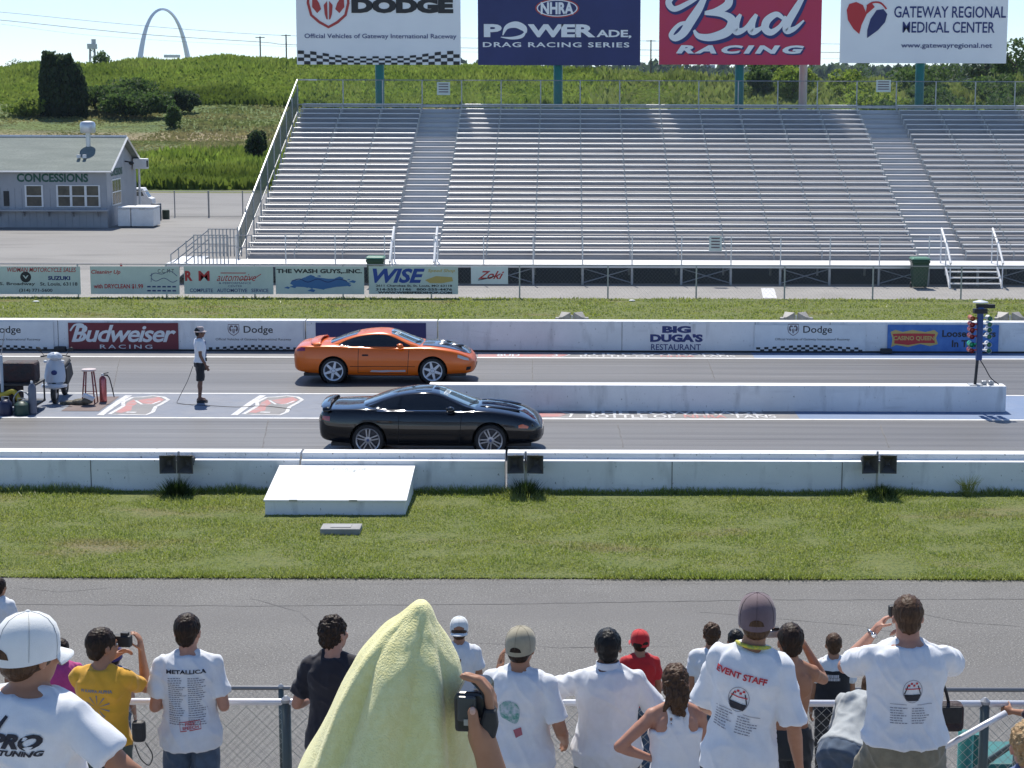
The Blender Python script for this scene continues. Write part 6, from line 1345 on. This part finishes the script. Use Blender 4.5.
def chain(name, label, x0, x1, y, z0, z1, posts, post_r, rail_r, mat_rail, zr=None, cell=.072, wr=.0015):
    t = thing(name, label, 'fence', (0, y, z0)); h_ = z1 - z0
    MB().tube([(x0, 0, h_), (x1, 0, h_)], rail_r, 10).build('top_rail', mat_rail, t, smooth=True)
    for x in posts: MB().tube([(x, 0, -z0 if False else 0), (x, 0, h_ + .0)], post_r, 10).build('fence_post', M_postg, t, smooth=True); MB().lathe([(post_r * 1.15, 0), (post_r * 1.1, .02), (.01, .045)], (x, 0, h_), 12).build('post_cap', M_galv, t)
    V = []; Fq = []; n = int((x1 - x0 + h_) / cell)
    for i in range(n):
        for s in (-1, 1):
            xa = x0 - (h_ if s > 0 else 0) + i * cell; a = [xa, 0], [xa + h_, h_]
            if s < 0: a = [xa, h_], [xa + h_, 0]
            (ax, az), (bx, bz) = a
            if s > 0 and ax < x0: az += x0 - ax; ax = x0
            if bx > x1: r_ = (x1 - ax) / (bx - ax); bz = az + (bz - az) * r_; bx = x1
            if ax >= x1 or bx <= x0: continue
            if s < 0 and ax < x0: continue
            d = Vector((bx - ax, 0, bz - az)).normalized(); nn = Vector((-d.z, 0, d.x)); b0 = len(V)
            for P0 in (Vector((ax, s * wr, az)), Vector((bx, s * wr, bz))):
                V += [P0 + nn * wr, P0 + Vector((0, wr, 0)), P0 - nn * wr, P0 - Vector((0, wr, 0))]
            Fq += [(b0 + q, b0 + (q + 1) % 4, b0 + 4 + (q + 1) % 4, b0 + 4 + q) for q in range(4)]
    npmesh('wire_mesh', np.array([tuple(v) for v in V]), np.array(Fq), mat('dull wire', (.36, .37, .36), .5, metal=.4), t); return t
M_postg = mat('grey green post', (.10, .13, .13), .5, metal=.3)
M_rail = mat('bright aluminium rail', (.78, .78, .8), .35, metal=.3)
YF = 13.2; zF = at(500, 702.5, Y=YF).z; pxF = lambda p: at(p, 702, Y=YF).x
chain('front_guard_fence', 'waist high chain link guard with a bright top rail before the onlookers', -9, pxF(1004) + 3, YF, DECK, zF, [pxF(286), pxF(700), pxF(985), pxF(-120)], .034, .024, M_rail)
YG = 20.4; zG = at(500, 688.5, Y=YG).z
chain('ground_fence', 'low chain link fence with a dull top rail on the service road side', -11, 9, YG, 0, zG, [at(p, 690, Y=YG).x for p in (-130, 75, 281, 487, 693, 899, 1060)], .03, .024, mat('dull steel rail', (.22, .22, .23), .5, metal=.4), wr=.0014)
# stair rails at the right end of the deck
sr = thing('stair_rails', 'bright sloping stair handrails with grey green posts at the lower right', 'handrail', (0, 0, 0))
a = at(936, 752, Y=12.9); b = at(1004, 714, Y=13.6)
MB().tube([at(925, 762, Y=12.9), a, at(985, 724.5, Y=12.95), at(1006, 713, Y=13.0)], .022, 10).build('handrail', M_rail, sr, smooth=True)
MB().tube([at(972, 772, Y=13.6), at(1016, 742, Y=13.6), at(1040, 728, Y=13.6)], .022, 10).build('handrail', M_postg, sr, smooth=True)
for p_, y_, yy in ((941, 748, 12.9), (966, 732, 14.4), (1018, 741, 13.6)):
    q = at(p_, y_, Y=yy); MB().tube([(q.x, yy, 0 if yy > 14 else DECK - .6), (q.x, yy, q.z)], .035 if yy < 14 else .06, 10).build('post', M_postg if yy < 14 else M_teal, sr, smooth=True)
q0, q1 = at(965, 733, Y=15.2), at(980, 733, Y=15.2)
o = MB().bb(-.07, .07, -.05, .05, 0, q0.z).build('sign_post', M_teal); o.location = ((q0.x + q1.x) / 2, 15.2, 0); tag(o, 'teal green square post below the stair rails at the lower right', 'post')
q0 = at(995, 752, Y=16.5); o = MB().bb(-.25, .25, -.3, .3, 0, q0.z).build('utility_box', M_teal, bevel=.02); o.location = (q0.x, 16.5, 0); tag(o, 'teal green utility box standing behind the stair rails', 'box')
# ------------------------------------------------------------------ the onlookers
def PG(px): return row_floor(px)
inkblk = mat('black print ink', (.02, .02, .03), .7); inkred = mat('red print ink', (.50, .03, .04), .7); inkblue = mat('navy print ink', (.03, .04, .16), .7); inkgrey = mat('grey print ink', (.22, .22, .26), .7)
capw = cloth('white cap cotton', (.74, .76, .75), .95); 
# 1 big man, left foreground
Yp = 5.95; P = person('big man in a white cap and white t-shirt filling the lower left corner', 25, 617, Yp, row_floor(Yp), yaw=-22, fat=1.3, skin='tan', hair=M_hairb, hairstyle='under_cap', cap=capw, head_yaw=-14, head_pitch=4, shirt=('tee', M_wshirt), pants=('shorts', cloth('grey shorts', (.2, .2, .2))), armL=((-.3, .15, -1), (.2, .8, -.5)), armR=((.85, .15, -.75), (-.1, .8, -.6)), vox=.009, sleeve=.75)
chest_text(P, 'PRO', .05, .755, .17, .05, inkblk, bold=.06, shear=.4); chest_text(P, '& TUNING', .05, .728, .17, .02, inkblk, bold=.05, shear=.4)
chest_decal(P, *quads2([[(-.05, .0), (-.015, .05), (-.005, .045), (-.03, .0)]]), .03, .775, inkblk)
# 3 woman in pink beyond, child with purple cap
def ground_person(*a, **k): return person(*a, floor=0.0, vox=.013, **k)
ground_person('woman in a bright pink top, mostly hidden behind the man in the white cap', 60, 637, 19.6, yaw=30, skin='fair', hair=M_hairdb, shirt=('tee', cloth('pink cotton', (.55, .06, .25))), pants=('long', M_denim))
ground_person('small onlooker in a dark purple cap between the pink top and the yellow shirt', 113, 645, 19.9, yaw=0, skin='fair', hair=M_hairdb, hairstyle='under_cap', cap=cloth('purple cap', (.06, .04, .18)), shirt=('tee', cloth('grey purple cotton', (.3, .28, .35))), pants=('long', M_denim))
ground_person('onlooker in a white shirt cut by the left edge, standing on the service road', -2, 577, 22.6, yaw=-10, skin='tan', hair=M_hairdb, shirt=('tee', M_wshirt), pants=('shorts', M_black))
# 4 yellow shirt photographer
Yp = 12.7; P = person('man in a golden yellow t-shirt raising a camera to his eye', 101, 626, Yp, DECK, yaw=-8, skin='tan', hair=M_hairdb, head_yaw=-38, fat=.98, shirt=('tee', cloth('golden yellow cotton', (.78, .40, .03), .92)), pants=('long', cloth('grey green trousers', (.09, .11, .09))), armL=((-.35, .75, -.25), (.95, .45, .55)), armR=((.2, .9, -.5), (-.12, .05, .95)), palmR=(-1, 0, .2), curlR=.6, curlL=.7)
chest_text(P, 'PI KAPPA ALPHA', 0, .76, .22, .022, inkgrey, bold=.04); chest_decal(P, *bars(1, .13, .03, 8, .9), .0, .625, inkgrey)
chest_decal(P, *quads2([[(.0, .0), (.012 * math.cos(a) - .0, .012 * math.sin(a)), (.085 * math.cos(a + .06), .085 * math.sin(a + .06)), (.085 * math.cos(a - .06), .085 * math.sin(a - .06))] for a in [i * math.pi / 5 + .3 for i in range(10)]]), 0, .695, inkgrey)
def camera_prop(label, P, s, m, size=(.13, .06, .08), off=(0, .03, .03), hold=None):
    p = (P['thing'].matrix_basis if False else Matrix.LocRotScale(P['thing'].location, P['thing'].rotation_euler, None)) @ (hold if hold is not None else P['arms'][s][2] + P['arms'][s][4] * .08)
    c = thing('camera', label, 'camera', tuple(p + Vector(off)), P['thing'].rotation_euler.z)
    MB().box((0, 0, 0), size).build('camera_body', m, c, bevel=.01); MB().lathe([(.028, 0), (.03, .03), (.027, .05)], (0, size[1] / 2, 0), 18, 'y').build('lens', M_black, c); MB().box((.02, 0, size[2] / 2 + .01), (.05, .04, .02)).build('viewfinder', M_black, c); return c
camera_prop('black camera held to the face of the man in the golden yellow shirt', P, 1, M_black, hold=P['Hd'](.0, .14, .01), off=(.0, .0, 0))
q = at(139, 731, Y=12.55); bg_ = thing('camera_bag', 'small black camera bag at the right hip of the man in yellow', 'bag', tuple(q)); MB().box((0, 0, 0), (.09, .07, .15)).build('pouch', M_black, bg_, bevel=.025); MB().box((0, -.05, .05), (.07, .02, .05)).build('flap', M_blk, bg_, bevel=.008); MB().tube(spline([(.04, 0, -.08), (.09, -.02, -.16), (.06, 0, -.24), (.0, .02, -.2), (-.03, 0, -.1)], 5), .004, 5).build('strap', M_black, bg_)
# 5 tour shirt man
Yp = 12.85; P = person('man in a white band tour t-shirt and jeans leaning on the rail, hands in front', 187, 611, Yp, DECK, yaw=3, skin='fair', hair=M_hairdb, head_yaw=-12, fat=1.06, shirt=('tee', M_wshirt), pants=('long', M_denim), armL=((-.22, -.02, -1), (.25, 1, -.05)), armR=((.22, -.02, -1), (-.25, 1, -.05)), hem=.47, sleeve=.72)
chest_text(P, 'METALLICA', 0, .785, .27, .028, inkblk, bold=.03, off=.007)
V_, f_ = bars(22, .27, .34, 3, .4, 2); chest_decal(P, V_, f_, 0.01, .67, inkgrey); fr_ = [(-.07, -.03), (.07, -.03), (.07, .03), (-.07, .03)]; chest_decal(P, *quads2(ribbon(fr_, .006, True)), .02, .575, inkred, rot=.12); chest_text(P, 'FREE\nSPEECH', .02, .575, .11, .045, inkred, rot=.12, bold=.02)
# 6 black shirt
Yp = 12.8; P = person('man in a black t-shirt with short dark hair, left of the yellow towel', 333, 613, Yp, DECK, yaw=-6, skin='fair', hair=M_hairdb, hairstyle='messy', head_yaw=-24, fat=1.0, shirt=('tee', cloth('black cotton', (.014, .012, .02))), pants=('long', M_denim), armL=((-.35, .1, -.95), (.1, 1, -.2)), armR=((.3, .1, -1), (-.2, 1, -.1)), hem=.45, sleeve=.72)
# 8 white cap man beyond on the ground
P = ground_person('man in a white cap and white t-shirt with dark print just right of the towel', 459, 616.5, 20.0, yaw=2, skin='tan', hair=M_hairb, hairstyle='under_cap', cap=capw, cap_yaw=180, shirt=('tee', M_wshirt), pants=('long', M_denim), fat=1.0); chest_decal(P, *bars(2, .2, .08, 9, .9), -.02, .75, mat('brown print ink', (.16, .06, .03), .7))
# 10 tan cap, green print
Yp = 12.3; P = person('heavy man in a tan cap and white t-shirt with a green print, elbow out', 520, 625, Yp, DECK, yaw=-16, fat=1.12, skin='tan', hair=M_hairdb, hairstyle='under_cap', cap=cloth('tan cap cotton', (.38, .34, .24)), head_yaw=0, shirt=('tee', M_wshirt), pants=('long', M_denim), armL=((-.2, .7, -.6), (.25, -.3, 1.0)), armR=((.35, -.05, -1), (-.15, .9, -.6)), sleeve=.78, hem=.46)
V_, f_ = fillgrid(spline([(-.07, .05), (-.02, .09), (.05, .08), (.075, .02), (.05, -.06), (-.01, -.04), (-.06, -.02), (-.07, .05)], 4)[:-1], .02); chest_decal(P, V_, f_, -.03, .70, mat('sea green print', (.06, .28, .22), .7, var=(30, 3), col2=(.5, .55, .6))); chest_decal(P, *fillgrid([(-.03, 0), (.02, .02), (.03, -.03), (-.01, -.05)], .02), .03, .645, mat('rose print', (.4, .12, .15), .7), off=.005)
# 11 white shirt, black hair
Yp = 12.55; P = person('broad man with cropped black hair in a loose white collared shirt', 608, 626, Yp, DECK, yaw=2, fat=1.2, skin='brown', hair=M_hairk, shirt=('tee', M_wshirt), pants=('long', cloth('dark trousers', (.03, .03, .05))), armL=((-.8, .35, -.42), (-.1, .7, -1)), armR=((.55, .1, -.8), (.1, .9, -.5)), hem=.44, sleeve=.8)
MB().loft([[P['U'](math.cos(a) * r_, -.01 + math.sin(a) * r_ * .95, z) for a in [2 * math.pi * i / 20 for i in range(20)]] for r_, z in ((.082, .842), (.078, .866), (.073, .868), (.076, .842))], cap=False).build('collar', M_wshirt, P['thing'], smooth=True)
# 12 red cap
ground_person('man in a bright red cap and red t-shirt standing beyond the fence', 640, 629.5, 20.0, yaw=10, fat=1.05, skin='tan', hair=M_hairdb, hairstyle='under_cap', cap=cloth('red cap cotton', (.62, .02, .025)), cap_yaw=20, shirt=('tee', cloth('red cotton', (.55, .015, .02))), pants=('long', M_denim))
# 13 ponytail woman
Yp = 12.0; P = person('woman with a curly brown ponytail in a white tank top, hand on her hip', 676, 662, Yp, row_floor(Yp) - .2, yaw=6, fat=.95, skin='fair', hair=M_hairb, hairstyle='ponytail', head_yaw=-10, head_pitch=0, shirt=('tank', cloth('white tank cotton', (.78, .8, .84), .95)), pants=('long', M_denim), armL=((-.85, -.12, -.72), (.86, .25, -.42)), armR=((.3, .2, -1), (-.1, 1, 0)), palmL=(.3, .2, -1), hem=.50)
# 14/15 beyond
P = ground_person('spiky haired man in a white t-shirt beyond the ponytail woman', 712, 621, 19.8, yaw=0, skin='tan', hair=M_hairb, hairstyle='messy', shirt=('tee', M_wshirt), pants=('long', M_denim)); chest_decal(P, *quads2(ribbon([(.05 * math.cos(a), .05 * math.sin(a)) for a in [i * .4 for i in range(14)]], .014, True)), -.04, .745, inkred)
ground_person('person with short dark hair, only the head top showing behind the event staff man', 736, 628, 20.0, yaw=0, skin='brown', hair=M_hairk, shirt=('tee', cloth('grey cotton', (.3, .3, .32))), pants=('long', M_denim))
# 16 event staff
Yp = 9.6; P = person('event staff man in a mauve grey cap and white shirt with a yellow lanyard', 759, 590.5, Yp, row_floor(Yp), yaw=-16, fat=1.0, X=at(759, 600, Y=9.6).x - .085, skin='tan', hair=M_hairb, hairstyle='under_cap', cap=cloth('mauve grey cap', (.16, .11, .12)), head_yaw=10, shirt=('tee', M_wshirt), pants=('long', M_denim), armL=((-.3, .25, -.9), (.1, .9, -.5)), armR=((.22, -.02, -1), (.05, .5, -1)), hem=.47, sleeve=.95, side_lean=6)
chest_text(P, 'EVENT STAFF', -.02, .775, .27, .034, inkred, rot=-.10, bold=.035, off=.008)
def staff_crest(P, cx, cz, s=1.0, rot=0):
    ell_ = [(.055 * s * math.cos(a), .068 * s * math.sin(a)) for a in [i * math.pi / 14 for i in range(28)]]; chest_decal(P, *quads2(ribbon(ell_, .003, True)), cx, cz, inkgrey, rot=rot)
    chest_decal(P, *quads2([[(-.05 * s, -.02 * s), (.05 * s, -.02 * s), (.035 * s, -.058 * s), (-.035 * s, -.058 * s)], [(-.05 * s, -.018 * s), (-.044 * s, -.018 * s), (-.026 * s, .035 * s), (-.032 * s, .035 * s)], [(.044 * s, -.018 * s), (.05 * s, -.018 * s), (.032 * s, .035 * s), (.026 * s, .035 * s)]]), cx, cz, inkblk, rot=rot)
    chest_decal(P, *quads2([[(-.045 * s, .012 * s), (.045 * s, .012 * s), (.045 * s, .018 * s), (-.045 * s, .018 * s)]] + [[(-.03 * s + .015 * i * s, .030 * s + .012 * s * (i % 2)), (-.018 * s + .015 * i * s, .030 * s + .012 * s * (i % 2)), (-.018 * s + .015 * i * s, .042 * s + .012 * s * (i % 2)), (-.03 * s + .015 * i * s, .042 * s + .012 * s * (i % 2))] for i in range(4)]), cx, cz, inkred, rot=rot, off=.005)
    V_, f_ = bars(7, .24 * s, .10 * s, 5, .35, 2); chest_decal(P, V_, f_, cx, cz - .075 * s, inkgrey, rot=rot)
    chest_decal(P, *quads2([[(-.12 * s, .0), (-.03 * s, 0), (-.03 * s, .003), (-.12 * s, .003)], [(.03 * s, 0), (.12 * s, 0), (.12 * s, .003), (.03 * s, .003)]]), cx, cz - .043 * s, inkgrey, rot=rot)
staff_crest(P, -.02, .705, 1.0, -.1)
U_ = P['U']; MB().tube(spline([U_(.10, .09, .80), U_(.085, -.0, .845), U_(.05, -.065, .853), U_(0, -.082, .853), U_(-.05, -.065, .853), U_(-.085, 0, .845), U_(-.10, .09, .80)], 6), .011, 6).build('lanyard', mat('yellow lanyard', (.62, .52, .04), .6, var=(60, 2), col2=(.2, .3, .08)), P['thing'], smooth=True)
# 17 shirtless
Yp = 13.0 - .25; P = person('slim shirtless man in dark trousers raising a small silver camera', 791, 621, Yp, DECK, yaw=4, fat=.92, skin='tan', hair=M_hairdb, head_yaw=6, shirt=(None, None), pants=('long', cloth('charcoal trousers', (.025, .03, .035))), armL=((-.3, .85, -.4), (.2, .2, 1.0)), armR=((.42, .8, -.4), (-.5, .1, .9)))
camera_prop('small silver camera held up by the shirtless man', P, -1, M_galv, (.09, .03, .055), off=(0, 0, 0), hold=P['Hd'](-.08, .13, .02))
# 18 vest
P = ground_person('man with cropped hair in a black vest over a white shirt beyond the rail', 834, 632, 19.9, yaw=0, fat=1.05, skin='tan', hair=M_hairb, shirt=('tee', M_wshirt), pants=('long', M_black)); vb = MB(); 
rr_ = []
for z, rx, ry in ((.50, .215, .165), (.58, .20, .150), (.66, .195, .145), (.73, .205, .155), (.775, .185, .15)): rr_.append([P['U'](rx * math.cos(a), ry * math.sin(a), z) for a in [2 * math.pi * i / 24 for i in range(24)]])
P['shirt'] = remesh(vb.loft(rr_).build('vest', cloth('black vest nylon', (.012, .012, .016)), P['thing']), .013, 2, lambda p: .004 * noise.noise(p * 9)); chest_decal(P, *bars(2, .2, .07, 12, .9), .0, .735, mat('silver print', (.5, .5, .55), .5), off=.008)
# 20 big man in khaki shorts
Yp = 11.3; P = person('large man in a white staff t-shirt and khaki shorts looking through a camera', 909, 591.5, Yp, row_floor(Yp), yaw=2, fat=1.24, skin='fair', hair=M_hairb, head_pitch=4, shirt=('tee', M_wshirt), pants=('shorts', cloth('khaki cotton', (.22, .20, .14), .75)), armL=((-.38, .85, -.42), (.85, .2, .95)), armR=((.48, .8, -.4), (-.95, .15, .6)), hem=.50, sleeve=.72, curlL=.7, curlR=.7, palmL=(1, 0, .3), palmR=(-1, 0, .3), legs={-1: ((-.16, .15, .31), (-.15, .1, .1)), 1: ((.11, 0, .285), (.12, -.03, .045))})
staff_crest(P, 0, .715, 1.05)
camera_prop('small camera in front of the face of the large man in khaki shorts', P, 1, M_black, (.12, .05, .07), off=(0, 0, 0), hold=P['Hd'](-.02, .14, .01))
a_, e_, w_, d1, d2 = P['arms'][-1]; mbw = MB(); c = w_ - d2 * .02; dd, s1, s2 = frame(d2, Vector((0, 1, 0))); mbw.tube([c + (s1 * math.cos(a) + s2 * math.sin(a)) * .034 for a in [i * math.pi / 8 for i in range(16)]], .008, 6, closed=True); mbw.ell(c - Vector((0, .036, 0)), (.018, .01, .018)); mbw.build('wristwatch', mat('steel watch', (.6, .6, .6), .2, metal=1), P['thing'], smooth=True)
q = at(944, 716, Y=12.9); bgg = thing('shoulder_bag', 'black camera shoulder bag hanging beside the large man in khaki shorts', 'bag', tuple(q)); MB().box((0, 0, 0), (.26, .14, .2)).build('pouch', mat('black nylon', (0, 0, 0)), bgg, bevel=.035); MB().box((0, -.072, .03), (.22, .02, .12)).build('flap', M_blk, bgg, bevel=.01)
for x in (-.11, .03): MB().tube(spline([(x, 0, .09), (x * .6 - .02, -.01, .2), (-.06, 0, .32)], 5), .012, 6).build('strap', M_black, bgg)
# 19 grey shirt, bent over the rail
Yp = 12.2; P = person('person in a light grey t-shirt bending forward beside the man in khaki shorts', 858, 690, Yp, row_floor(Yp), H=1.58, X=at(846, 700, Y=Yp).x - .0, lean=60, yaw=-30, fat=1.08, skin='fair', hair=M_hairb, shirt=('tee', cloth('light grey cotton', (.40, .43, .44))), pants=('long', M_denim), armL=((-.25, .2, -1), (0, .5, -1)), armR=((.2, .4, -1), (-.1, .6, -1)), sleeve=.85)
# 21, 22 right edge
Yp = 12.9; P = person('person in a dark maroon sleeve leaning on the rail, cut by the right edge', 1092, 650, Yp, DECK, yaw=10, skin='tan', hair=M_hairdb, shirt=('tee', cloth('dark maroon cotton', (.05, .025, .035))), pants=('long', M_black), armL=((-.75, .45, -.75), (-.5, .8, -.1)), sleeve=1.5)
Yp = 8.4; P = person('child with tousled blond hair at the lower right corner', 1029, 729, Yp, row_floor(Yp) - .0, H=1.28, yaw=0, skin='fair', hair=mat('blond hair', (.35, .20, .08), .5, var=(30, 3), col2=(.5, .34, .16), bump=(90, 1, .02)), hairstyle='messy', shirt=('tee', cloth('blue cotton', (.1, .15, .3))), pants=('shorts', M_denim))
P['thing'].location.z = at(1029, 729, Y=Yp).z - 1.28 + .02

# ------------------------------------------------------------------ starter on the strip
pf = at(199, 402, Z=0); P = person('track marshal in a white shirt, dark shorts and wide brimmed hat standing on the strip', 199, 326, pf.y, 0, yaw=-78, fat=1.0, skin='brown', hair=M_hairk, shirt=('tee', M_wshirt), pants=('shorts', cloth('black shorts', (.015, .015, .018))), vox=.014, armL=((-.1, .02, -1), (0, .35, -1)), armR=((.1, .05, -1), (-.05, .45, -.9)), hem=.49)
hb = MB(); hb.lathe([(.145, -.015), (.14, -.006), (.09, .012), (.085, .07), (.07, .10), (.01, .105)], tuple(P['hc'] + Vector((0, 0, .035))), 24); hb.build('sun_hat', cloth('pale straw', (.40, .33, .32)), P['thing'], smooth=40)
MB().tube([P['U'](0.02, .125, .80), P['U'](0.02, .14, .60)], .016, 6).build('neck_tie_cord', M_navy, P['thing']); MB().box(tuple(P['U'](0, .13, .565)), (.16, .06, .08)).build('belt_pouch', M_black, P['thing'], bevel=.01)
cd = MB(); cd.tube(spline([(pf.x - .12, pf.y, .85), (pf.x - .25, pf.y - .05, .5), (pf.x - .45, pf.y - .1, .1), (pf.x - .4, pf.y - .3, .012), (pf.x + .3, pf.y - .55, .012), (pf.x + 1.0, pf.y - .75, .012), (pf.x + 1.6, pf.y - .6, .012), (pf.x + 2.3, pf.y - 1.0, .012)], 8), .007, 5); tag(cd.build('control_cable', M_black), 'thin black control cable trailing from the marshal over the strip', 'cable')

# ------------------------------------------------------------------ person under the towel with a camcorder
Yh = 3.75 - .18; A = lambda x, y, dy=0: at(x, y, Y=Yh + dy); px2m = (A(500, 700) - A(499, 700)).length
def grip(body, t, sh):
    hm = MB(); q = lambda x, y, dy=0: A(x, y, dy); Mi = Matrix.LocRotScale(t.location, t.rotation_euler, None).inverted(); el = q(516, 850, .1)
    hm.cone(t.location + Matrix.Rotation(t.rotation_euler.z, 3, 'Z') @ sh[1], .05, el, .04, 14); hm.cone(el, .04, q(500, 800, .0), .034, 14)
    hm.cone(q(500, 800, .0), .031, q(487, 752, 0), .026, 16); hm.cone(q(487, 752, 0), .026, q(481, 735, 0), .027, 14); hm.ell(q(482, 728, .012), (.026, .022, .034)); hm.cone(q(482, 735, 0), .022, q(488, 705, .03), .020, 12); hm.ell(q(487, 706, .03), (.018, .02, .030))
    for i, (pts, r_) in enumerate((([(490, 708), (488, 692), (478, 680), (463, 676.5)], .0092), ([(489, 704), (490, 690), (482, 680), (466, 675)], .0095), ([(491, 710), (493, 697), (488, 687), (476, 681)], .0092), ([(492, 716), (495, 706), (492, 697), (484, 690)], .0082))):
        dy = (-.004, .018, .040, .058)[i]
        for (a, b), rr_2 in zip(zip(pts, pts[1:]), (1.05, 1.0, .92)): hm.cone(q(*a, dy), r_ * rr_2, q(*b, dy), r_ * rr_2 * .93, 10)
    tp_ = [(478, 740), (474, 725), (472.5, 711)]
    hm.cone(q(*tp_[0], -.012), .015, q(*tp_[1], -.024), .0125, 12); hm.cone(q(*tp_[1], -.024), .0125, q(*tp_[2], -.026), .0100, 12)
    body.add([Mi @ Vector(v) for v in hm.v], hm.f)
Yp = 3.75; tp = at(402, 622, Y=Yp); H_ = 1.72
P = person('person hidden under the yellow towel, one hand gripping a camcorder', 405, 625, Yp, tp.z - H_ * .93, H=H_ * .93, yaw=4, lean=0, skin='tan', hair=M_hairdb, shirt=('tee', cloth('navy cotton', (.03, .04, .09))), pants=('shorts', M_denim), armL=((-.2, .5, -.8), (.3, .9, .2)), armR='none', extra=grip, legs={-1: ((-.10, .42, .50), (-.10, .40, .26)), 1: ((.10, .42, .50), (.10, .40, .26))}, vox=.0048)
# towel: ring by ring outline measured at the depth of the sitter
def TP(x, y): return at(x, y, Y=Yp - .02)
prof = [(604.5, 416, 425), (608, 411.5, 428), (613, 406, 430.5), (619, 399, 433), (627, 388, 437), (639, 375.5, 443.5), (653, 363.5, 450), (668, 354, 455.5), (690, 340.5, 460.5), (715, 328, 465), (739, 316, 469.5), (768, 300, 475.5), (800, 286, 482), (840, 270, 488)]
rings = []; NT = 220
for j, (y, xl_, xr_) in enumerate(spline(prof, 5)):
    a = TP(xl_, y); b = TP(xr_, y); cxx = (a.x + b.x) / 2; hw_ = (b.x - a.x) / 2; t_ = j / (5 * (len(prof) - 1)); dep = min(.125 + t_ * .07, hw_ * .95 + .01); ring = []
    for i in range(NT):
        th = 2 * math.pi * i / NT; fo = 0
        k_ = .42 * min(1, max(0, t_ - .12) * 1.7)
        def g(c0, w0): d = (th - c0 + math.pi) % (2 * math.pi) - math.pi; return math.exp(-(d / w0) ** 2)
        fo += k_ * (.055 * g(3 * math.pi / 2 - .95 + .15 * t_, .13) - .045 * g(3 * math.pi / 2 - .68 + .1 * t_, .14) + .030 * g(3 * math.pi / 2 - .2, .25) - .030 * g(3 * math.pi / 2 + .3, .16) + .04 * g(3 * math.pi / 2 + .62, .15) - .035 * g(3 * math.pi / 2 + .88, .12) + .016 * math.sin(7 * th + 2 * t_))
        nz_ = .010 * noise.noise(Vector((math.cos(th) * 2, math.sin(th) * 2, t_ * 5))) + .0035 * noise.noise(Vector((math.cos(th) * 5, math.sin(th) * 5, t_ * 14))) * .5 + .0006 * noise.noise(Vector((math.cos(th) * 60, math.sin(th) * 60, t_ * 160)))
        sc_ = 1 + (fo * min(1, hw_ / .12) + nz_ * min(1, hw_ / .06)) / max(.05, hw_); front = 1.0
        ring.append((cxx + math.cos(th) * hw_ * (1 + (sc_ - 1) * (.35 + .65 * abs(math.sin(th)))), Yp - .02 + math.sin(th) * dep * sc_, a.z + .004 * math.sin(5 * th) * t_))
    rings.append(ring)
top_ = [(TP(420.5, 603.6).x, Yp - .02, TP(420.5, 603.6).z)] * NT
mt = MB(); inner = [[tuple(Vector(top_[0]) + (Vector(q) - Vector(top_[0])) * k_) for q in rings[0]] for k_ in (.02, .3, .65)]; mt.loft(inner + rings, cap=False)
M_towel = mat('yellow terry cloth', (.80, .74, .33), .95, var=(60, 3), col2=(.86, .82, .42), bump=(260, .8, .004), sheen=.3)
tw = mt.build('towel', M_towel, smooth=True); md = tw.modifiers.new('thick', 'SOLIDIFY'); md.thickness = .006; md.offset = -1
loc = Vector((TP(413, 603).x, Yp, TP(413, 603).z)); tw.data.transform(Matrix.Translation(-loc)); tw.location = loc; tag(tw, 'pale yellow terry towel draped over a head in the centre foreground', 'towel')
# camcorder and the hand gripping it, at the right edge of the towel
c0 = A(470, 700); cc = thing('camcorder', 'small black camcorder gripped beside the towel', 'camcorder', tuple(A(474, 702, .05)), R(-6))
MB().loft([[Vector((x, y, z)) for x, z in ((-.030, -.045), (.024, -.045), (.030, -.02), (.030, .025), (.02, .035), (-.026, .035), (-.032, .02))] for y in (-.05, .07)]).build('camcorder_body', mat('dark grey plastic', (.02, .022, .026), .3), cc, bevel=.006, fix=True)
MB().lathe([(.02, 0), (.024, .02), (.021, .03)], (0, .07, 0), 18, 'y').build('lens', M_black, cc); MB().box((-.005, -.056, .005), (.036, .012, .05)).build('battery', mat('grey battery', (.05, .055, .06), .35), cc, bevel=.004); MB().box((.0, -.063, -.02), (.02, .003, .012)).build('control_button', M_galv, cc)
st_ = thing('hand_strap', 'black padded camcorder strap below the gripping hand', 'strap', tuple(A(489, 722, 0))); MB().loft([[Vector((x, y, z)) for x, z in ((-.012, -.024), (.012, -.03), (.018, -.005), (.014, .028), (-.008, .030), (-.018, .0))] for y in (-.018, .02)]).build('pad', M_blk, st_, bevel=.006, fix=True); MB().tube(spline([(0, 0, .03), (-.01, .0, .06), (-.03, .02, .075)], 5), .006, 6).build('loop', M_black, st_)
q = lambda x, y, dy=0: A(x, y, dy)
Mi = Matrix.LocRotScale(P['thing'].location, P['thing'].rotation_euler, None).inverted()
nl = MB(); nl.ell(q(472.6, 711, -.034), (.0058, .0035, .008)); nl2 = nl.build('thumb_nail', mat('nail', (.55, .34, .28), .3), P['thing'], smooth=True); nl2.data.transform(Mi)
# ------------------------------------------------------------------ the air: far things fade to blue
hzm = bpy.data.materials.new('air'); hzm.use_nodes = True; n = hzm.node_tree.nodes; n.remove(n['Principled BSDF']); pv = n.new('ShaderNodeVolumePrincipled')
pv.inputs['Color'].default_value = (.62, .76, .95, 1); pv.inputs['Density'].default_value = 6.0e-5; pv.inputs['Anisotropy'].default_value = 0.0
hzm.node_tree.links.new(pv.outputs[0], n['Material Output'].inputs['Volume'])
mb = MB(); mb.bb(-9600, 9600, -100, 7000, -3, 260); hz_o = mb.build('haze', hzm); tag(hz_o, 'thin pale blue summer haze over the whole place', kind='stuff')
